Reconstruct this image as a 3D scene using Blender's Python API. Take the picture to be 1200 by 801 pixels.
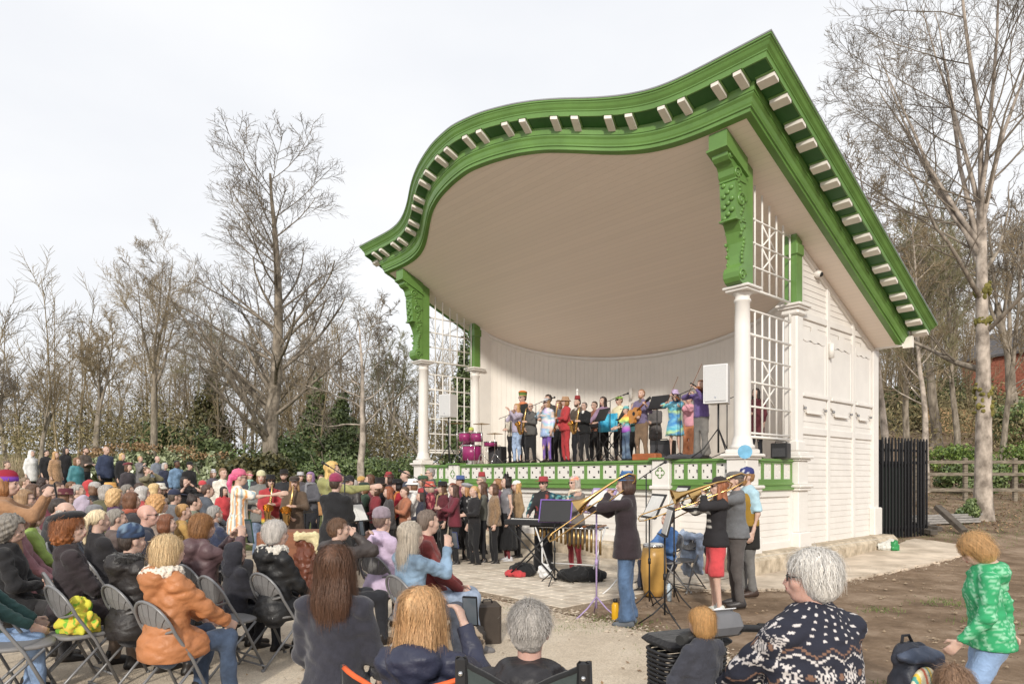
import bpy, bmesh, math, random
import numpy as np
from mathutils import Vector, Matrix

for _o in list(bpy.data.objects):
    bpy.data.objects.remove(_o)
SC = bpy.context.scene
COL = SC.collection
PI = math.pi
# ------------------------------------------------------------------ camera
FPX, HOR, CXP, EYE = 790.0, 559.0, 600.0, 1.7
cam_d = bpy.data.cameras.new('camera')
cam = bpy.data.objects.new('camera', cam_d)
COL.objects.link(cam)
cam.location = (0, 0, EYE)
cam.rotation_euler = (PI / 2, 0, 0)
cam_d.sensor_width = 36.0
cam_d.lens = 36.0 * FPX / 1200.0
cam_d.shift_y = (HOR - 400.5) / 1200.0
cam_d.clip_start = 0.1
cam_d.clip_end = 2000.0
SC.camera = cam
# ------------------------------------------------------------------ sky, bright thin overcast
SUN_EL, SUN_AZ = math.radians(26), math.radians(187)      # azimuth clockwise from +Y, sun behind the viewer
w = bpy.data.worlds.new('World')
SC.world = w
w.use_nodes = True
nt = w.node_tree
nt.nodes.clear()
out = nt.nodes.new('ShaderNodeOutputWorld')
bg = nt.nodes.new('ShaderNodeBackground')
sky = nt.nodes.new('ShaderNodeTexSky')
sky.sky_type = 'NISHITA'
sky.sun_disc = False
sky.sun_elevation = SUN_EL
sky.sun_rotation = SUN_AZ
sky.dust_density = 4.0
sky.air_density = 1.0
tc = nt.nodes.new('ShaderNodeTexCoord')
mp = nt.nodes.new('ShaderNodeMapping')
mp.inputs['Scale'].default_value = (1.0, 1.0, 2.2)
no = nt.nodes.new('ShaderNodeTexNoise')
no.inputs['Scale'].default_value = 1.6
no.inputs['Detail'].default_value = 5.0
no.inputs['Roughness'].default_value = 0.5
cr = nt.nodes.new('ShaderNodeValToRGB')
cr.color_ramp.elements[0].position = 0.33
cr.color_ramp.elements[0].color = (8.1, 8.3, 8.75, 1)
cr.color_ramp.elements[1].position = 0.68
cr.color_ramp.elements[1].color = (9.5, 9.55, 9.65, 1)
mx = nt.nodes.new('ShaderNodeMix')
mx.data_type = 'RGBA'
mx.inputs['Factor'].default_value = 0.93
bg.inputs['Strength'].default_value = 0.099
nt.links.new(tc.outputs['Generated'], mp.inputs['Vector'])
nt.links.new(mp.outputs['Vector'], no.inputs['Vector'])
nt.links.new(no.outputs['Fac'], cr.inputs['Fac'])
nt.links.new(sky.outputs['Color'], mx.inputs['A'])
nt.links.new(cr.outputs['Color'], mx.inputs['B'])
nt.links.new(mx.outputs['Result'], bg.inputs['Color'])
nt.links.new(bg.outputs['Background'], out.inputs['Surface'])
# ------------------------------------------------------------------ hazy sun
sd = bpy.data.lights.new('sun', 'SUN')
sd.energy = 2.7
sd.angle = math.radians(3.5)
sd.color = (1.0, 0.94, 0.84)
sun = bpy.data.objects.new('sun', sd)
COL.objects.link(sun)
sdir = Vector((math.sin(SUN_AZ) * math.cos(SUN_EL), math.cos(SUN_AZ) * math.cos(SUN_EL), math.sin(SUN_EL)))
sun.rotation_euler = sdir.to_track_quat('Z', 'Y').to_euler()
sun.location = (0, -10, 30)
# ------------------------------------------------------------------ exposure
SC.view_settings.view_transform = 'Standard'
SC.view_settings.look = 'None'
SC.view_settings.exposure = 0.18
SC.view_settings.gamma = 1.0
SC.view_settings.use_curve_mapping = False
SC.render.engine = 'CYCLES'
SC.cycles.max_bounces = 10
SC.cycles.diffuse_bounces = 8


# ================================================================== helpers
def tag(o, label=None, cat=None, group=None, kind=None):
    if label: o['label'] = label
    if cat: o['category'] = cat
    if group: o['group'] = group
    if kind: o['kind'] = kind
    return o


def empty(name, loc=(0, 0, 0), rz=0.0):
    o = bpy.data.objects.new(name, None)
    o.empty_display_size = 0.2
    COL.objects.link(o)
    o.location = loc
    o.rotation_euler = (0, 0, rz)
    return o


def link(name, me, mats, parent=None, loc=None, rot=None):
    o = bpy.data.objects.new(name, me)
    COL.objects.link(o)
    if mats is not None:
        if not isinstance(mats, (list, tuple)): mats = [mats]
        if not me.materials:
            for m in mats: me.materials.append(m)
        else:
            for i, m in enumerate(mats):
                o.material_slots[i].link = 'OBJECT'
                o.material_slots[i].material = m
    if parent is not None: o.parent = parent
    if loc is not None: o.location = loc
    if rot is not None: o.rotation_euler = rot
    return o


def copy_tree(o, parent=None):
    c = o.copy()
    COL.objects.link(c)
    c.parent = parent
    for ch in o.children: copy_tree(ch, c)
    return c


def np_mesh(name, V, F, smooth=True, mi=None):
    """mesh from numpy verts and an (n,k) face array (or list of such)"""
    V = np.asarray(V, dtype=np.float32)
    if not isinstance(F, (list, tuple)): F = [F]
    F = [np.asarray(f, dtype=np.int32) for f in F if len(f)]
    me = bpy.data.meshes.new(name)
    me.vertices.add(len(V))
    me.vertices.foreach_set('co', V.ravel())
    loops = np.concatenate([f.ravel() for f in F])
    sizes = np.concatenate([np.full(len(f), f.shape[1], np.int32) for f in F])
    starts = np.concatenate([[0], np.cumsum(sizes)[:-1]]).astype(np.int32)
    me.loops.add(len(loops))
    me.loops.foreach_set('vertex_index', loops)
    me.polygons.add(len(sizes))
    me.polygons.foreach_set('loop_start', starts)
    if mi is not None: me.polygons.foreach_set('material_index', np.asarray(mi, np.int32))
    me.polygons.foreach_set('use_smooth', np.full(len(sizes), bool(smooth)))
    me.update(calc_edges=True)
    return me


class MB:
    """collects simple shapes into one mesh"""
    def __init__(s):
        s.v = []; s.f = []; s.m = []; s.sm = []; s.cur = 0; s.M = None

    def add(s, vs, fs, smooth=False):
        b = len(s.v)
        for p in vs:
            p = Vector(p)
            if s.M is not None: p = s.M @ p
            s.v.append(tuple(p))
        for f in fs:
            s.f.append(tuple(i + b for i in f)); s.m.append(s.cur); s.sm.append(smooth)

    def box(s, x0, x1, y0, y1, z0, z1, bev=0.0):
        if bev <= 0:
            vs = [(x, y, z) for z in (z0, z1) for y in (y0, y1) for x in (x0, x1)]
            s.add(vs, [(0, 2, 3, 1), (4, 5, 7, 6), (0, 1, 5, 4), (2, 6, 7, 3), (0, 4, 6, 2), (1, 3, 7, 5)])
        else:
            b = min(bev, (x1 - x0) * .45, (y1 - y0) * .45, (z1 - z0) * .45)
            vs = []
            for z, i in ((z0, b), (z0 + b, 0), (z1 - b, 0), (z1, b)):
                X0, X1, Y0, Y1 = x0 + i, x1 - i, y0 + i, y1 - i
                vs += [(X0 + b, Y0, z), (X1 - b, Y0, z), (X1, Y0 + b, z), (X1, Y1 - b, z), (X1 - b, Y1, z), (X0 + b, Y1, z), (X0, Y1 - b, z), (X0, Y0 + b, z)]
            fs = [tuple(reversed(range(8))), tuple(range(24, 32))]
            for r in range(3):
                for k in range(8):
                    fs.append((r * 8 + k, r * 8 + (k + 1) % 8, r * 8 + 8 + (k + 1) % 8, r * 8 + 8 + k))
            s.add(vs, fs)

    def loft(s, rings, close=True, cap=True, smooth=True):
        n = len(rings[0]); vs = [p for r in rings for p in r]; fs = []
        for i in range(len(rings) - 1):
            for k in range(n if close else n - 1):
                fs.append((i * n + k, i * n + (k + 1) % n, (i + 1) * n + (k + 1) % n, (i + 1) * n + k))
        s.add(vs, fs, smooth)
        if cap and close:
            b = len(s.v) - len(vs)
            s.f.append(tuple(b + k for k in reversed(range(n)))); s.m.append(s.cur); s.sm.append(False)
            s.f.append(tuple(b + (len(rings) - 1) * n + k for k in range(n))); s.m.append(s.cur); s.sm.append(False)

    def lathe(s, prof, n=16, c=(0, 0), smooth=True, sx=1.0, sy=1.0):
        rings = [[(c[0] + r * sx * math.cos(2 * PI * k / n), c[1] + r * sy * math.sin(2 * PI * k / n), z) for k in range(n)] for r, z in prof]
        s.loft(rings, True, True, smooth)

    def tube(s, pts, r, n=6, cap=True):
        pts = [Vector(p) for p in pts]
        rr = r if isinstance(r, (list, tuple)) else [r] * len(pts)
        rings = []; up = None
        for i, p in enumerate(pts):
            t = (pts[min(i + 1, len(pts) - 1)] - pts[max(i - 1, 0)])
            if t.length < 1e-9: t = Vector((0, 0, 1))
            t.normalize()
            if up is None:
                up = Vector((0, 0, 1)) if abs(t.z) < .9 else Vector((1, 0, 0))
            a = t.cross(up)
            if a.length < 1e-6: a = t.cross(Vector((0, 1, .1)))
            a.normalize(); b = a.cross(t); up = b
            rings.append([p + (a * math.cos(2 * PI * k / n) + b * math.sin(2 * PI * k / n)) * rr[i] for k in range(n)])
        s.loft(rings, True, cap, True)

    def prism(s, poly, axis, a0, a1, smooth=False):
        """extrude 2-D polygon along axis ('x','y','z')"""
        def P(p, a):
            if axis == 'x': return (a, p[0], p[1])
            if axis == 'y': return (p[0], a, p[1])
            return (p[0], p[1], a)
        n = len(poly)
        s.add([P(p, a0) for p in poly] + [P(p, a1) for p in poly],
              [tuple(range(n)), tuple(reversed(range(n, 2 * n)))] + [(k + n, (k + 1) % n + n, (k + 1) % n, k) for k in range(n)], smooth)

    def ball(s, c, r, n=10, m=7):
        r = r if isinstance(r, (list, tuple)) else (r, r, r)
        rings = []
        for i in range(m + 1):
            a = -PI / 2 + PI * i / m
            q = max(math.cos(a), .02)
            rings.append([(c[0] + r[0] * q * math.cos(2 * PI * k / n), c[1] + r[1] * q * math.sin(2 * PI * k / n), c[2] + r[2] * math.sin(a)) for k in range(n)])
        s.loft(rings, True, True, True)

    def mesh(s, name):
        me = bpy.data.meshes.new(name)
        me.from_pydata(s.v, [], s.f)
        me.polygons.foreach_set('material_index', s.m)
        me.polygons.foreach_set('use_smooth', s.sm)
        bm = bmesh.new(); bm.from_mesh(me)
        bmesh.ops.recalc_face_normals(bm, faces=bm.faces)
        bm.to_mesh(me); bm.free()
        return me

    def build(s, name, mats, parent=None, loc=None, rot=None):
        return link(name, s.mesh(name), mats, parent, loc, rot)


# ------------------------------------------------------------------ materials
_mc = {}


def srgb(r, g, b):
    f = lambda c: ((c / 255.0) / 12.92 if c / 255.0 <= .04045 else (((c / 255.0) + .055) / 1.055) ** 2.4)
    return (f(r), f(g), f(b))


def new_mat(name):
    m = bpy.data.materials.new(name)
    m.use_nodes = True
    n = m.node_tree
    b = n.nodes['Principled BSDF']
    return m, n, b


def N(n, typ, **kw):
    x = n.nodes.new(typ)
    for k, v in kw.items():
        if k in x.inputs: x.inputs[k].default_value = v
        else: setattr(x, k, v)
    return x


def mat(name, col, rough=.6, var=.12, vs=6.0, bump=0.0, bs=80.0, metal=0.0, col2=None, stretch=None, coord='Object', spec=.4, sheen=0.0, c2pos=(.35, .65)):
    key = (name, tuple(col), rough, var, vs, bump, bs, metal, col2 and tuple(col2), stretch, coord)
    if key in _mc: return _mc[key]
    m, n, b = new_mat(name)
    t = N(n, 'ShaderNodeTexCoord')
    src = t.outputs[coord]
    if stretch:
        mpn = N(n, 'ShaderNodeMapping'); mpn.inputs['Scale'].default_value = stretch
        n.links.new(src, mpn.inputs['Vector']); src = mpn.outputs['Vector']
    nz = N(n, 'ShaderNodeTexNoise', Scale=vs, Detail=5.0, Roughness=.6)
    n.links.new(src, nz.inputs['Vector'])
    rp = N(n, 'ShaderNodeValToRGB')
    c1 = [max(0, c * (1 - var)) for c in col]
    c2 = [min(1, c * (1 + var)) for c in (col2 or col)]
    rp.color_ramp.elements[0].position = c2pos[0]; rp.color_ramp.elements[0].color = (*c1, 1)
    rp.color_ramp.elements[1].position = c2pos[1]; rp.color_ramp.elements[1].color = (*c2, 1)
    n.links.new(nz.outputs['Fac'], rp.inputs['Fac'])
    n.links.new(rp.outputs['Color'], b.inputs['Base Color'])
    b.inputs['Roughness'].default_value = rough
    b.inputs['Metallic'].default_value = metal
    b.inputs['Specular IOR Level'].default_value = spec
    if sheen:
        b.inputs['Sheen Weight'].default_value = sheen
    if bump:
        nb = N(n, 'ShaderNodeTexNoise', Scale=bs, Detail=4.0, Roughness=.6)
        n.links.new(src, nb.inputs['Vector'])
        bp = N(n, 'ShaderNodeBump', Strength=bump, Distance=.01)
        n.links.new(nb.outputs['Fac'], bp.inputs['Height'])
        n.links.new(bp.outputs['Normal'], b.inputs['Normal'])
    _mc[key] = m
    return m


def at(px, py, d):
    """world point seen at photograph pixel (px,py) at depth d"""
    return Vector(((px - CXP) / FPX * d, d, EYE + (HOR - py) / FPX * d))


def sstep(a, b, x):
    t = np.clip((x - a) / (b - a), 0, 1)
    return t * t * (3 - 2 * t)


def ground_z(x, y):
    x = np.asarray(x, float); y = np.asarray(y, float)
    r = x / np.maximum(y, 1.0)
    z = 1.1 * sstep(15.5, 23.0, y) * sstep(-.30, -.46, r)                     # lawn bank rising behind the crowd
    z = z + 1.6 * sstep(22, 60, y) * sstep(.2, -.2, r)
    rr = sstep(.35, .55, r)
    z = z + rr * (.45 * sstep(13, 21, y) + .5 * sstep(21, 27, y) + 3.9 * sstep(28, 48, y) + 9.0 * sstep(48, 95, y))
    z = z + (1 - rr) * 2.0 * sstep(40, 90, y)
    return z


def gz(x, y): return float(ground_z(x, y))
# ================================================================== BANDSTAND
_d = 12 * 220 / 134.7
RFp = Vector((270 / 790 * 12, 12)); LFp = Vector((-104 / 790 * _d, _d))
BC = (RFp + LFp) / 2
UV = (RFp - LFp).normalized()
HW = (RFp - LFp).length / 2                 # half distance between front columns, 5.06
BROT = math.atan2(UV.y, UV.x)
VV = Vector((-UV.y, UV.x))
SB = 1.91                                   # depth of the open side bay
WR = 5.9                                    # rear end of the side wall
STG = 2.05                                  # stage floor
SL = .44                                    # roof slope


def bw(u, v, z=0.0):
    p = BC + UV * u + VV * v
    return Vector((p.x, p.y, z))


WHITE = srgb(233, 229, 223)
m_white = mat('cream_white_paint', (.755, .725, .685), .45, .04, 2.0, .05, 30)
m_white2 = mat('cream_white_board', (.745, .71, .665), .5, .05, 2.0, .06, 40)
m_ceil_base = (.90, .795, .70)
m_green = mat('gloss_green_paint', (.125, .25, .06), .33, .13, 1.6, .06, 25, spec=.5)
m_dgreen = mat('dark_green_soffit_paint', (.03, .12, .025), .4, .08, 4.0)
m_block = mat('cream_block_paint', (.80, .755, .69), .5, .05, 4.0)
m_lead = mat('roof_lead', (.25, .26, .27), .5, .1, 3.0)
m_shade_lens = mat('shade_and_lens_black', (.02, .02, .02), .9)  # near-black: painted shade behind the frieze openings, and the camera lens
m_stone = mat('sandstone', (.42, .345, .25), .85, .22, 5.0, .35, 60, col2=(.52, .44, .335))
m_mortar = mat('pale_mortar', (.55, .5, .42), .9, .1)
m_stagefl = mat('stage_boards', (.52, .43, .34), .7, .15, 3.0, stretch=(1, 12, 1))


def striped(name, col, axis, period, depth=.6, groove=.75, rough=.5):
    """painted boarding: narrow grooves every period metres along an object axis"""
    m, n, b = new_mat(name)
    t = N(n, 'ShaderNodeTexCoord'); sp = N(n, 'ShaderNodeSeparateXYZ')
    n.links.new(t.outputs['Object'], sp.inputs[0])
    mu = N(n, 'ShaderNodeMath', operation='DIVIDE'); mu.inputs[1].default_value = period
    n.links.new(sp.outputs[axis], mu.inputs[0])
    fr = N(n, 'ShaderNodeMath', operation='FRACT'); n.links.new(mu.outputs[0], fr.inputs[0])
    pp = N(n, 'ShaderNodeMath', operation='PINGPONG'); pp.inputs[1].default_value = .5
    n.links.new(fr.outputs[0], pp.inputs[0])
    mr = N(n, 'ShaderNodeMapRange'); mr.inputs['From Min'].default_value = 0.0; mr.inputs['From Max'].default_value = .09
    n.links.new(pp.outputs[0], mr.inputs['Value'])
    fl = N(n, 'ShaderNodeMath', operation='FLOOR'); n.links.new(mu.outputs[0], fl.inputs[0])
    wn = N(n, 'ShaderNodeTexWhiteNoise', noise_dimensions='1D'); n.links.new(fl.outputs[0], wn.inputs['W'])
    vr = N(n, 'ShaderNodeMapRange'); vr.inputs['To Min'].default_value = .975; vr.inputs['To Max'].default_value = 1.01
    n.links.new(wn.outputs['Value'], vr.inputs['Value'])
    mx = N(n, 'ShaderNodeMix', data_type='RGBA')
    mx.inputs['A'].default_value = (*[c * groove for c in col], 1); mx.inputs['B'].default_value = (*col, 1)
    n.links.new(mr.outputs[0], mx.inputs['Factor'])
    m2 = N(n, 'ShaderNodeVectorMath', operation='SCALE')
    n.links.new(mx.outputs['Result'], m2.inputs[0]); n.links.new(vr.outputs[0], m2.inputs['Scale'])
    n.links.new(m2.outputs[0], b.inputs['Base Color'])
    bp = N(n, 'ShaderNodeBump', Strength=depth, Distance=.008)
    n.links.new(mr.outputs[0], bp.inputs['Height']); n.links.new(bp.outputs['Normal'], b.inputs['Normal'])
    b.inputs['Roughness'].default_value = rough
    return m


m_ceil = striped('ceiling_boarding', m_ceil_base, 'Y', .115, .22, .92)

BS = empty('bandstand', (BC.x, BC.y, 0), BROT)
tag(BS, 'white timber bandstand with serpentine green cornice, open stage and sloping boarded ceiling', 'bandstand')


def bpart(mb, name, m, parent=BS): return mb.build(name, m, parent)


# ---- eave curves -----------------------------------------------------------
OT = [(0, -2.66), (.8, -2.58), (1.2, -2.49), (1.7, -2.36), (2.2, -2.18), (2.63, -1.99), (3.05, -1.77), (3.6, -1.54), (4.0, -1.42), (4.4, -1.35), (4.9, -1.33), (6.32, -1.33)]
IB = [(0, -2.34), (.7, -2.27), (1.37, -2.14), (1.96, -1.95), (2.44, -1.71), (3.05, -1.38), (3.5, -1.18), (3.85, -1.07), (4.3, -.99), (4.8, -.96), (5.72, -.96)]


def smooth_tab(tab):
    xs = np.array([-p[0] for p in tab[:0:-1]] + [p[0] for p in tab]); ys = np.array([p[1] for p in tab[:0:-1]] + [p[1] for p in tab])
    g = np.linspace(xs[0], xs[-1], 241); y = np.interp(g, xs, ys)
    for _ in range(26): y[1:-1] = .25 * y[:-2] + .5 * y[1:-1] + .25 * y[2:]
    return lambda u: float(np.interp(u, g, y))


fo, fi = smooth_tab([(a, b - .045) for a, b in OT]), smooth_tab([(a, b + .05) for a, b in IB])
UO, UI = 6.32, 5.72
VRO, VRI = 6.12, 5.75
ZB0 = 7.22
NF = 96
path = []                                   # (inner, outer) plan pairs running left rear -> front -> right rear
for k in range(11):
    t = 1 - k / 10.0
    path.append(((-UI, fi(UI) + (VRI - fi(UI)) * t), (-UO, fo(UO) + (VRO - fo(UO)) * t)))
for k in range(1, NF):
    s_ = -1 + 2 * k / NF
    path.append(((UI * s_, fi(UI * s_)), (UO * s_, fo(UO * s_))))
for k in range(11):
    t = k / 10.0
    path.append(((UI, fi(UI) + (VRI - fi(UI)) * t), (UO, fo(UO) + (VRO - fo(UO)) * t)))


def cor(i, q, h):
    (a, b), (c, d) = path[i]
    u = a + (c - a) * q; v = b + (d - b) * q
    return (u, v, ZB0 - SL * v + h)


def cornice_strip(name, prof, m, parent, smooth=False, closed=True):
    mb = MB()
    rings = [[cor(i, q, h) for q, h in prof] for i in range(len(path))]
    mb.loft(rings, closed, closed, smooth)
    return mb.build(name, m, parent)


roof = empty('roof'); roof.parent = BS
lower = cornice_strip('lower_fascia', [(0.0, .0), (.0, .055), (.05, .06), (.05, .085), (.075, .11), (.11, .17), (.17, .20), (.17, .225), (.20, .225), (.20, .36), (-.2, .36), (-.2, .0)], m_green, roof)
crown = cornice_strip('crown_moulding', [(.78, .35), (.79, .43), (.82, .44), (.82, .455), (.85, .47), (.88, .485), (.92, .525), (.955, .54), (.955, .555), (1.0, .56), (1.0, .585), (.76, .60), (.74, .60), (.74, .35)], m_green, roof)
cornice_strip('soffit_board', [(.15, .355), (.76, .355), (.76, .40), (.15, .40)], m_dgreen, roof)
cornice_strip('roof_edge', [(.5, .60), (1.012, .588), (1.012, .612), (.5, .64)], m_lead, roof)
# modillion blocks in pairs


def path_len():
    L = [0]
    for i in range(1, len(path)):
        a, b = path[i - 1], path[i]
        pa = Vector(((a[0][0] + a[1][0]) / 2, (a[0][1] + a[1][1]) / 2)); pb = Vector(((b[0][0] + b[1][0]) / 2, (b[0][1] + b[1][1]) / 2))
        L.append(L[-1] + (pb - pa).length)
    return L


PL = path_len()


def modillion(u, v, du, dv, half=.135):
    """block hung under the soffit at plan point (u,v), its length along the unit direction (du,dv)"""
    tu, tv = -dv, du; w_ = .068
    def box(name, m, L0, L1, w, z0, z1, out_):
        vs = []
        for l in (L0, L1):
            for sgn in (-1, 1):
                uu, vv = u + du * l + tu * w * sgn, v + dv * l + tv * w * sgn
                for z in (z0, z1): vs.append((uu, vv, ZB0 - SL * vv + z))
        mb = MB(); mb.add(vs, [(0, 1, 3, 2), (4, 6, 7, 5), (0, 4, 5, 1), (2, 3, 7, 6), (0, 2, 6, 4), (1, 5, 7, 3)]); mb.build(name, m, out_)
    box('modillion_block', m_block, -half, half, w_, .278, .345, roof)
    box('block_cap', m_green, -half - .012, half + .012, w_ + .028, .336, .352, roof)


us = np.linspace(-6.02, 6.02, 400); vm = np.array([.52 * fo(u * 1.0) + .48 * fi(np.clip(u, -UI, UI)) for u in us])
al = np.concatenate([[0], np.cumsum(np.hypot(np.diff(us), np.diff(vm)))])
npair = 12
for k in range(npair):
    for off in (-.2, .2):
        s_ = al[-1] * (k + .5) / npair + off; u = float(np.interp(s_, al, us)); v = float(np.interp(s_, al, vm))
        sl_ = (np.interp(u + .05, us, vm) - np.interp(u - .05, us, vm)) / .1; L_ = math.hypot(1, sl_)
        modillion(u, v, -sl_ / L_, 1 / L_)
for sg in (-1, 1):
    for k in range(8):
        for off in (.12, .53):
            v = fo(UO) + .30 + k * .92 + off
            if v < VRO - .15: modillion(sg * ((UO + UI) / 2 + .02), v, sg, 0, .15)
# ceiling slab and roof top
mb = MB()
top_i = []
cols = []
for k in range(NF + 1):
    s_ = -1 + 2 * k / NF; u = UI * s_; v0 = fi(u)
    rows = []
    for j in range(9):
        v = v0 + (VRI - v0) * j / 8.0
        rows.append((u, v, ZB0 - SL * v + .012))
    cols.append(rows)
mb.loft(cols, False, False, False)
bpart(mb, 'ceiling', m_ceil, roof)
mb = MB()
cols = []
for k in range(NF + 1):
    s_ = -1 + 2 * k / NF; u = UO * s_; v0 = fo(u) + .05
    cols.append([(u, v, ZB0 - SL * v + .63) for v in (v0, VRO)])
mb.loft(cols, False, False, False)
bpart(mb, 'roof_sheet', m_lead, roof)
mb = MB()
mb.box(-UI, UI, VRI - .02, VRI + .03, ZB0 - SL * VRI - .02, ZB0 - SL * VRI + .28)
bpart(mb, 'rear_fascia', m_white, roof)
mb = MB()
# white end piece closing the cornice at the rear
for sg in (-1, 1):
    mb.box(min(sg * UI, sg * (UI + .2)), max(sg * UI, sg * (UI + .2)), VRI + .031, VRI + .12, ZB0 - SL * VRI - .06, ZB0 - SL * VRI + .2)
bpart(mb, 'eave_end', m_block, roof)


def ceil_z(v): return ZB0 - SL * v


# ---- plinth of sandstone blocks ---------------------------------------------
plinth = empty('plinth'); plinth.parent = BS
PO, PT = .42, .36
rnd = random.Random(4)


def stone(u0, u1, v0, v1, side):
    """one block with a splayed top edge; side = outward direction"""
    mb = MB(); c = .10; b = .012
    du, dv = side
    if du:   # runs along v, outward +u/-u
        o, i_ = (u1, u0) if du > 0 else (u0, u1)
        prof = [(i_, 0), (o, 0), (o, PT - c), (o - du * c, PT), (i_, PT)]
        mb.prism(prof, 'y', v0 + .004, v1 - .004)
    else:
        o, i_ = (v0, v1)
        prof = [(i_, -.05), (o, -.05), (o, PT - c), (o + c, PT), (i_, PT)]
        mb.prism(prof, 'x', u0 + .004, u1 - .004)
    return mb.build('stone', m_stone, plinth)


v = -PO
for L in [.62, 1.05, .95, 1.1, .8, 1.0, .9, 1.05]:
    v1 = min(v + L, WR + .3)
    for zc in (0,):
        stone(HW - .1, HW + PO, v, v1, (1, 0))
    v = v1
    if v >= WR + .29: break
u = HW + PO - .55
while u > -HW - PO + .3:
    L = rnd.uniform(.75, 1.1)
    stone(max(u - L, -HW - PO), u, -PO, -.02, (0, -1)); u -= L
mb = MB(); mb.box(HW - .05, HW + PO - .05, -PO + .05, WR + .25, -.1, PT - .03); mb.box(-HW - PO + .05, HW - .06, -PO + .05, -.05, -.1, PT - .03)
mb.build('mortar_bed', m_mortar, plinth)

# ---- stage body ----------------------------------------------------------------
mb = MB(); mb.box(-HW + .02, HW - .02, 0.02, WR - .1, STG - .09, STG)
bpart(mb, 'stage_floor', m_stagefl)
mb = MB(); mb.box(-HW, HW, .05, .12, PT - .05, STG - .092); mb.box(HW - .02, HW + .04, .1, SB, PT - .05, STG - .092); mb.box(-HW - .04, -HW + .02, .1, SB, PT - .05, STG - .092)
bpart(mb, 'stage_wall', m_white)

# lapped siding boards shared mesh --------------------------------------------


def board_run(parent, axis, a0, a1, face, out, z0, z1, step=.125, m=None, name='board', topfn=None):
    """horizontal lapped boards on plane 'face'; axis 'u' or 'v' is the run direction, out=+-1 outward"""
    z = z0
    while z < z1 - .02:
        zt = min(z + step, z1)
        mb = MB()
        prof = [(0, z), (.016, z), (.006, zt - .002), (0, zt - .002)]
        if axis == 'v':
            e0, e1 = a0, a1
            if topfn: e1 = min(a1, topfn(zt))
            if e1 - e0 > .05: mb.prism([(face + out * p[0], p[1]) for p in prof], 'y', e0, e1)
        else:
            mb.prism([(face + out * p[0], p[1]) for p in prof], 'x', a0, a1)
        if mb.v: mb.build(name, m or m_white2, parent)
        z = zt


# ---- piers under the columns, with frieze between ---------------------------------


def pier(u, v, w=.40, d=.40, name='pier'):
    mb = MB()
    mb.box(u - w / 2 - .05, u + w / 2 + .05, v - d / 2 - .05, v + d / 2 + .05, PT - .02, PT + .28, .02)
    mb.box(u - w / 2, u + w / 2, v - d / 2, v + d / 2, PT + .281, 1.44, .012)
    mb.box(u - w / 2 - .05, u + w / 2 + .05, v - d / 2 - .05, v + d / 2 + .05, 1.441, 1.50, .015)
    mb.box(u - w / 2 - .085, u + w / 2 + .085, v - d / 2 - .085, v + d / 2 + .085, 1.501, 1.56, .015)
    mb.box(u - w / 2, u + w / 2, v - d / 2, v + d / 2, 1.561, 2.02, .012)
    mb.box(u - w / 2 - .04, u + w / 2 + .04, v - d / 2 - .04, v + d / 2 + .04, 2.021, 2.06, .01)
    mb.box(u - w / 2 - .09, u + w / 2 + .09, v - d / 2 - .09, v + d / 2 + .09, 2.061, 2.12, .018)
    return bpart(mb, name, m_white)


for sg in (-1, 1):
    pier(sg * HW, 0.0); pier(sg * HW, SB)
FV = -.06                                     # face plane of the frieze
for sg in (-1, 1):
    mb = MB()
    mb.box(sg * 3.4 - .2, sg * 3.4 + .2, -.16, .1, PT - .02, 2.04, .012)
    mb.box(sg * 3.4 - .24, sg * 3.4 + .24, -.2, .1, 1.47, 1.54, .012)
    pl = bpart(mb, 'frieze_pier', m_white)
    mb = MB(); mb.box(sg * 3.4 - .25, sg * 3.4 + .25, -.22, .12, 2.041, 2.085, .01)
    mb.build('cap_rail', m_green, pl)
    mb = MB()                                  # carved four-lobed emblem
    for a in range(4):
        cx_, cz_ = sg * 3.4 + .055 * math.cos(a * PI / 2), 1.79 + .055 * math.sin(a * PI / 2)
        pts = [(cx_ + .05 * math.cos(a * PI / 2 + t), -.166, cz_ + .05 * math.sin(a * PI / 2 + t)) for t in np.linspace(-2.2, 2.2, 12)]
        mb.tube(pts, .009, 5)
    mb.build('quatrefoil', m_green, pl)

PZ0, PZ1 = 1.66, 1.97


def panel_mesh(w):
    """pierced white panel: real openings"""
    mb = MB()
    xs = [0, .10, .22, .40, .60, .78, .90, 1.0]; zs = [0, .10, .20, .40, .60, .80, .90, 1.0]
    hole = {(1, 3), (5, 3), (3, 1), (3, 5)}
    V = {}
    h = PZ1 - PZ0
    for i in range(7):
        for j in range(7):
            if (i, j) in hole: continue
            mb.box(xs[i] * w, xs[i + 1] * w, 0, .018, zs[j] * h, zs[j + 1] * h)
    # small diagonal studs that give the openings their petal shape
    for i, j in hole:
        cx_ = (xs[i] + xs[i + 1]) / 2 * w; cz_ = (zs[j] + zs[j + 1]) / 2 * h
    mb.lathe([(.02, 0), (.03, .004)], 8, (w / 2, 0))
    me = mb.mesh('frieze_panel')
    return me


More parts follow.
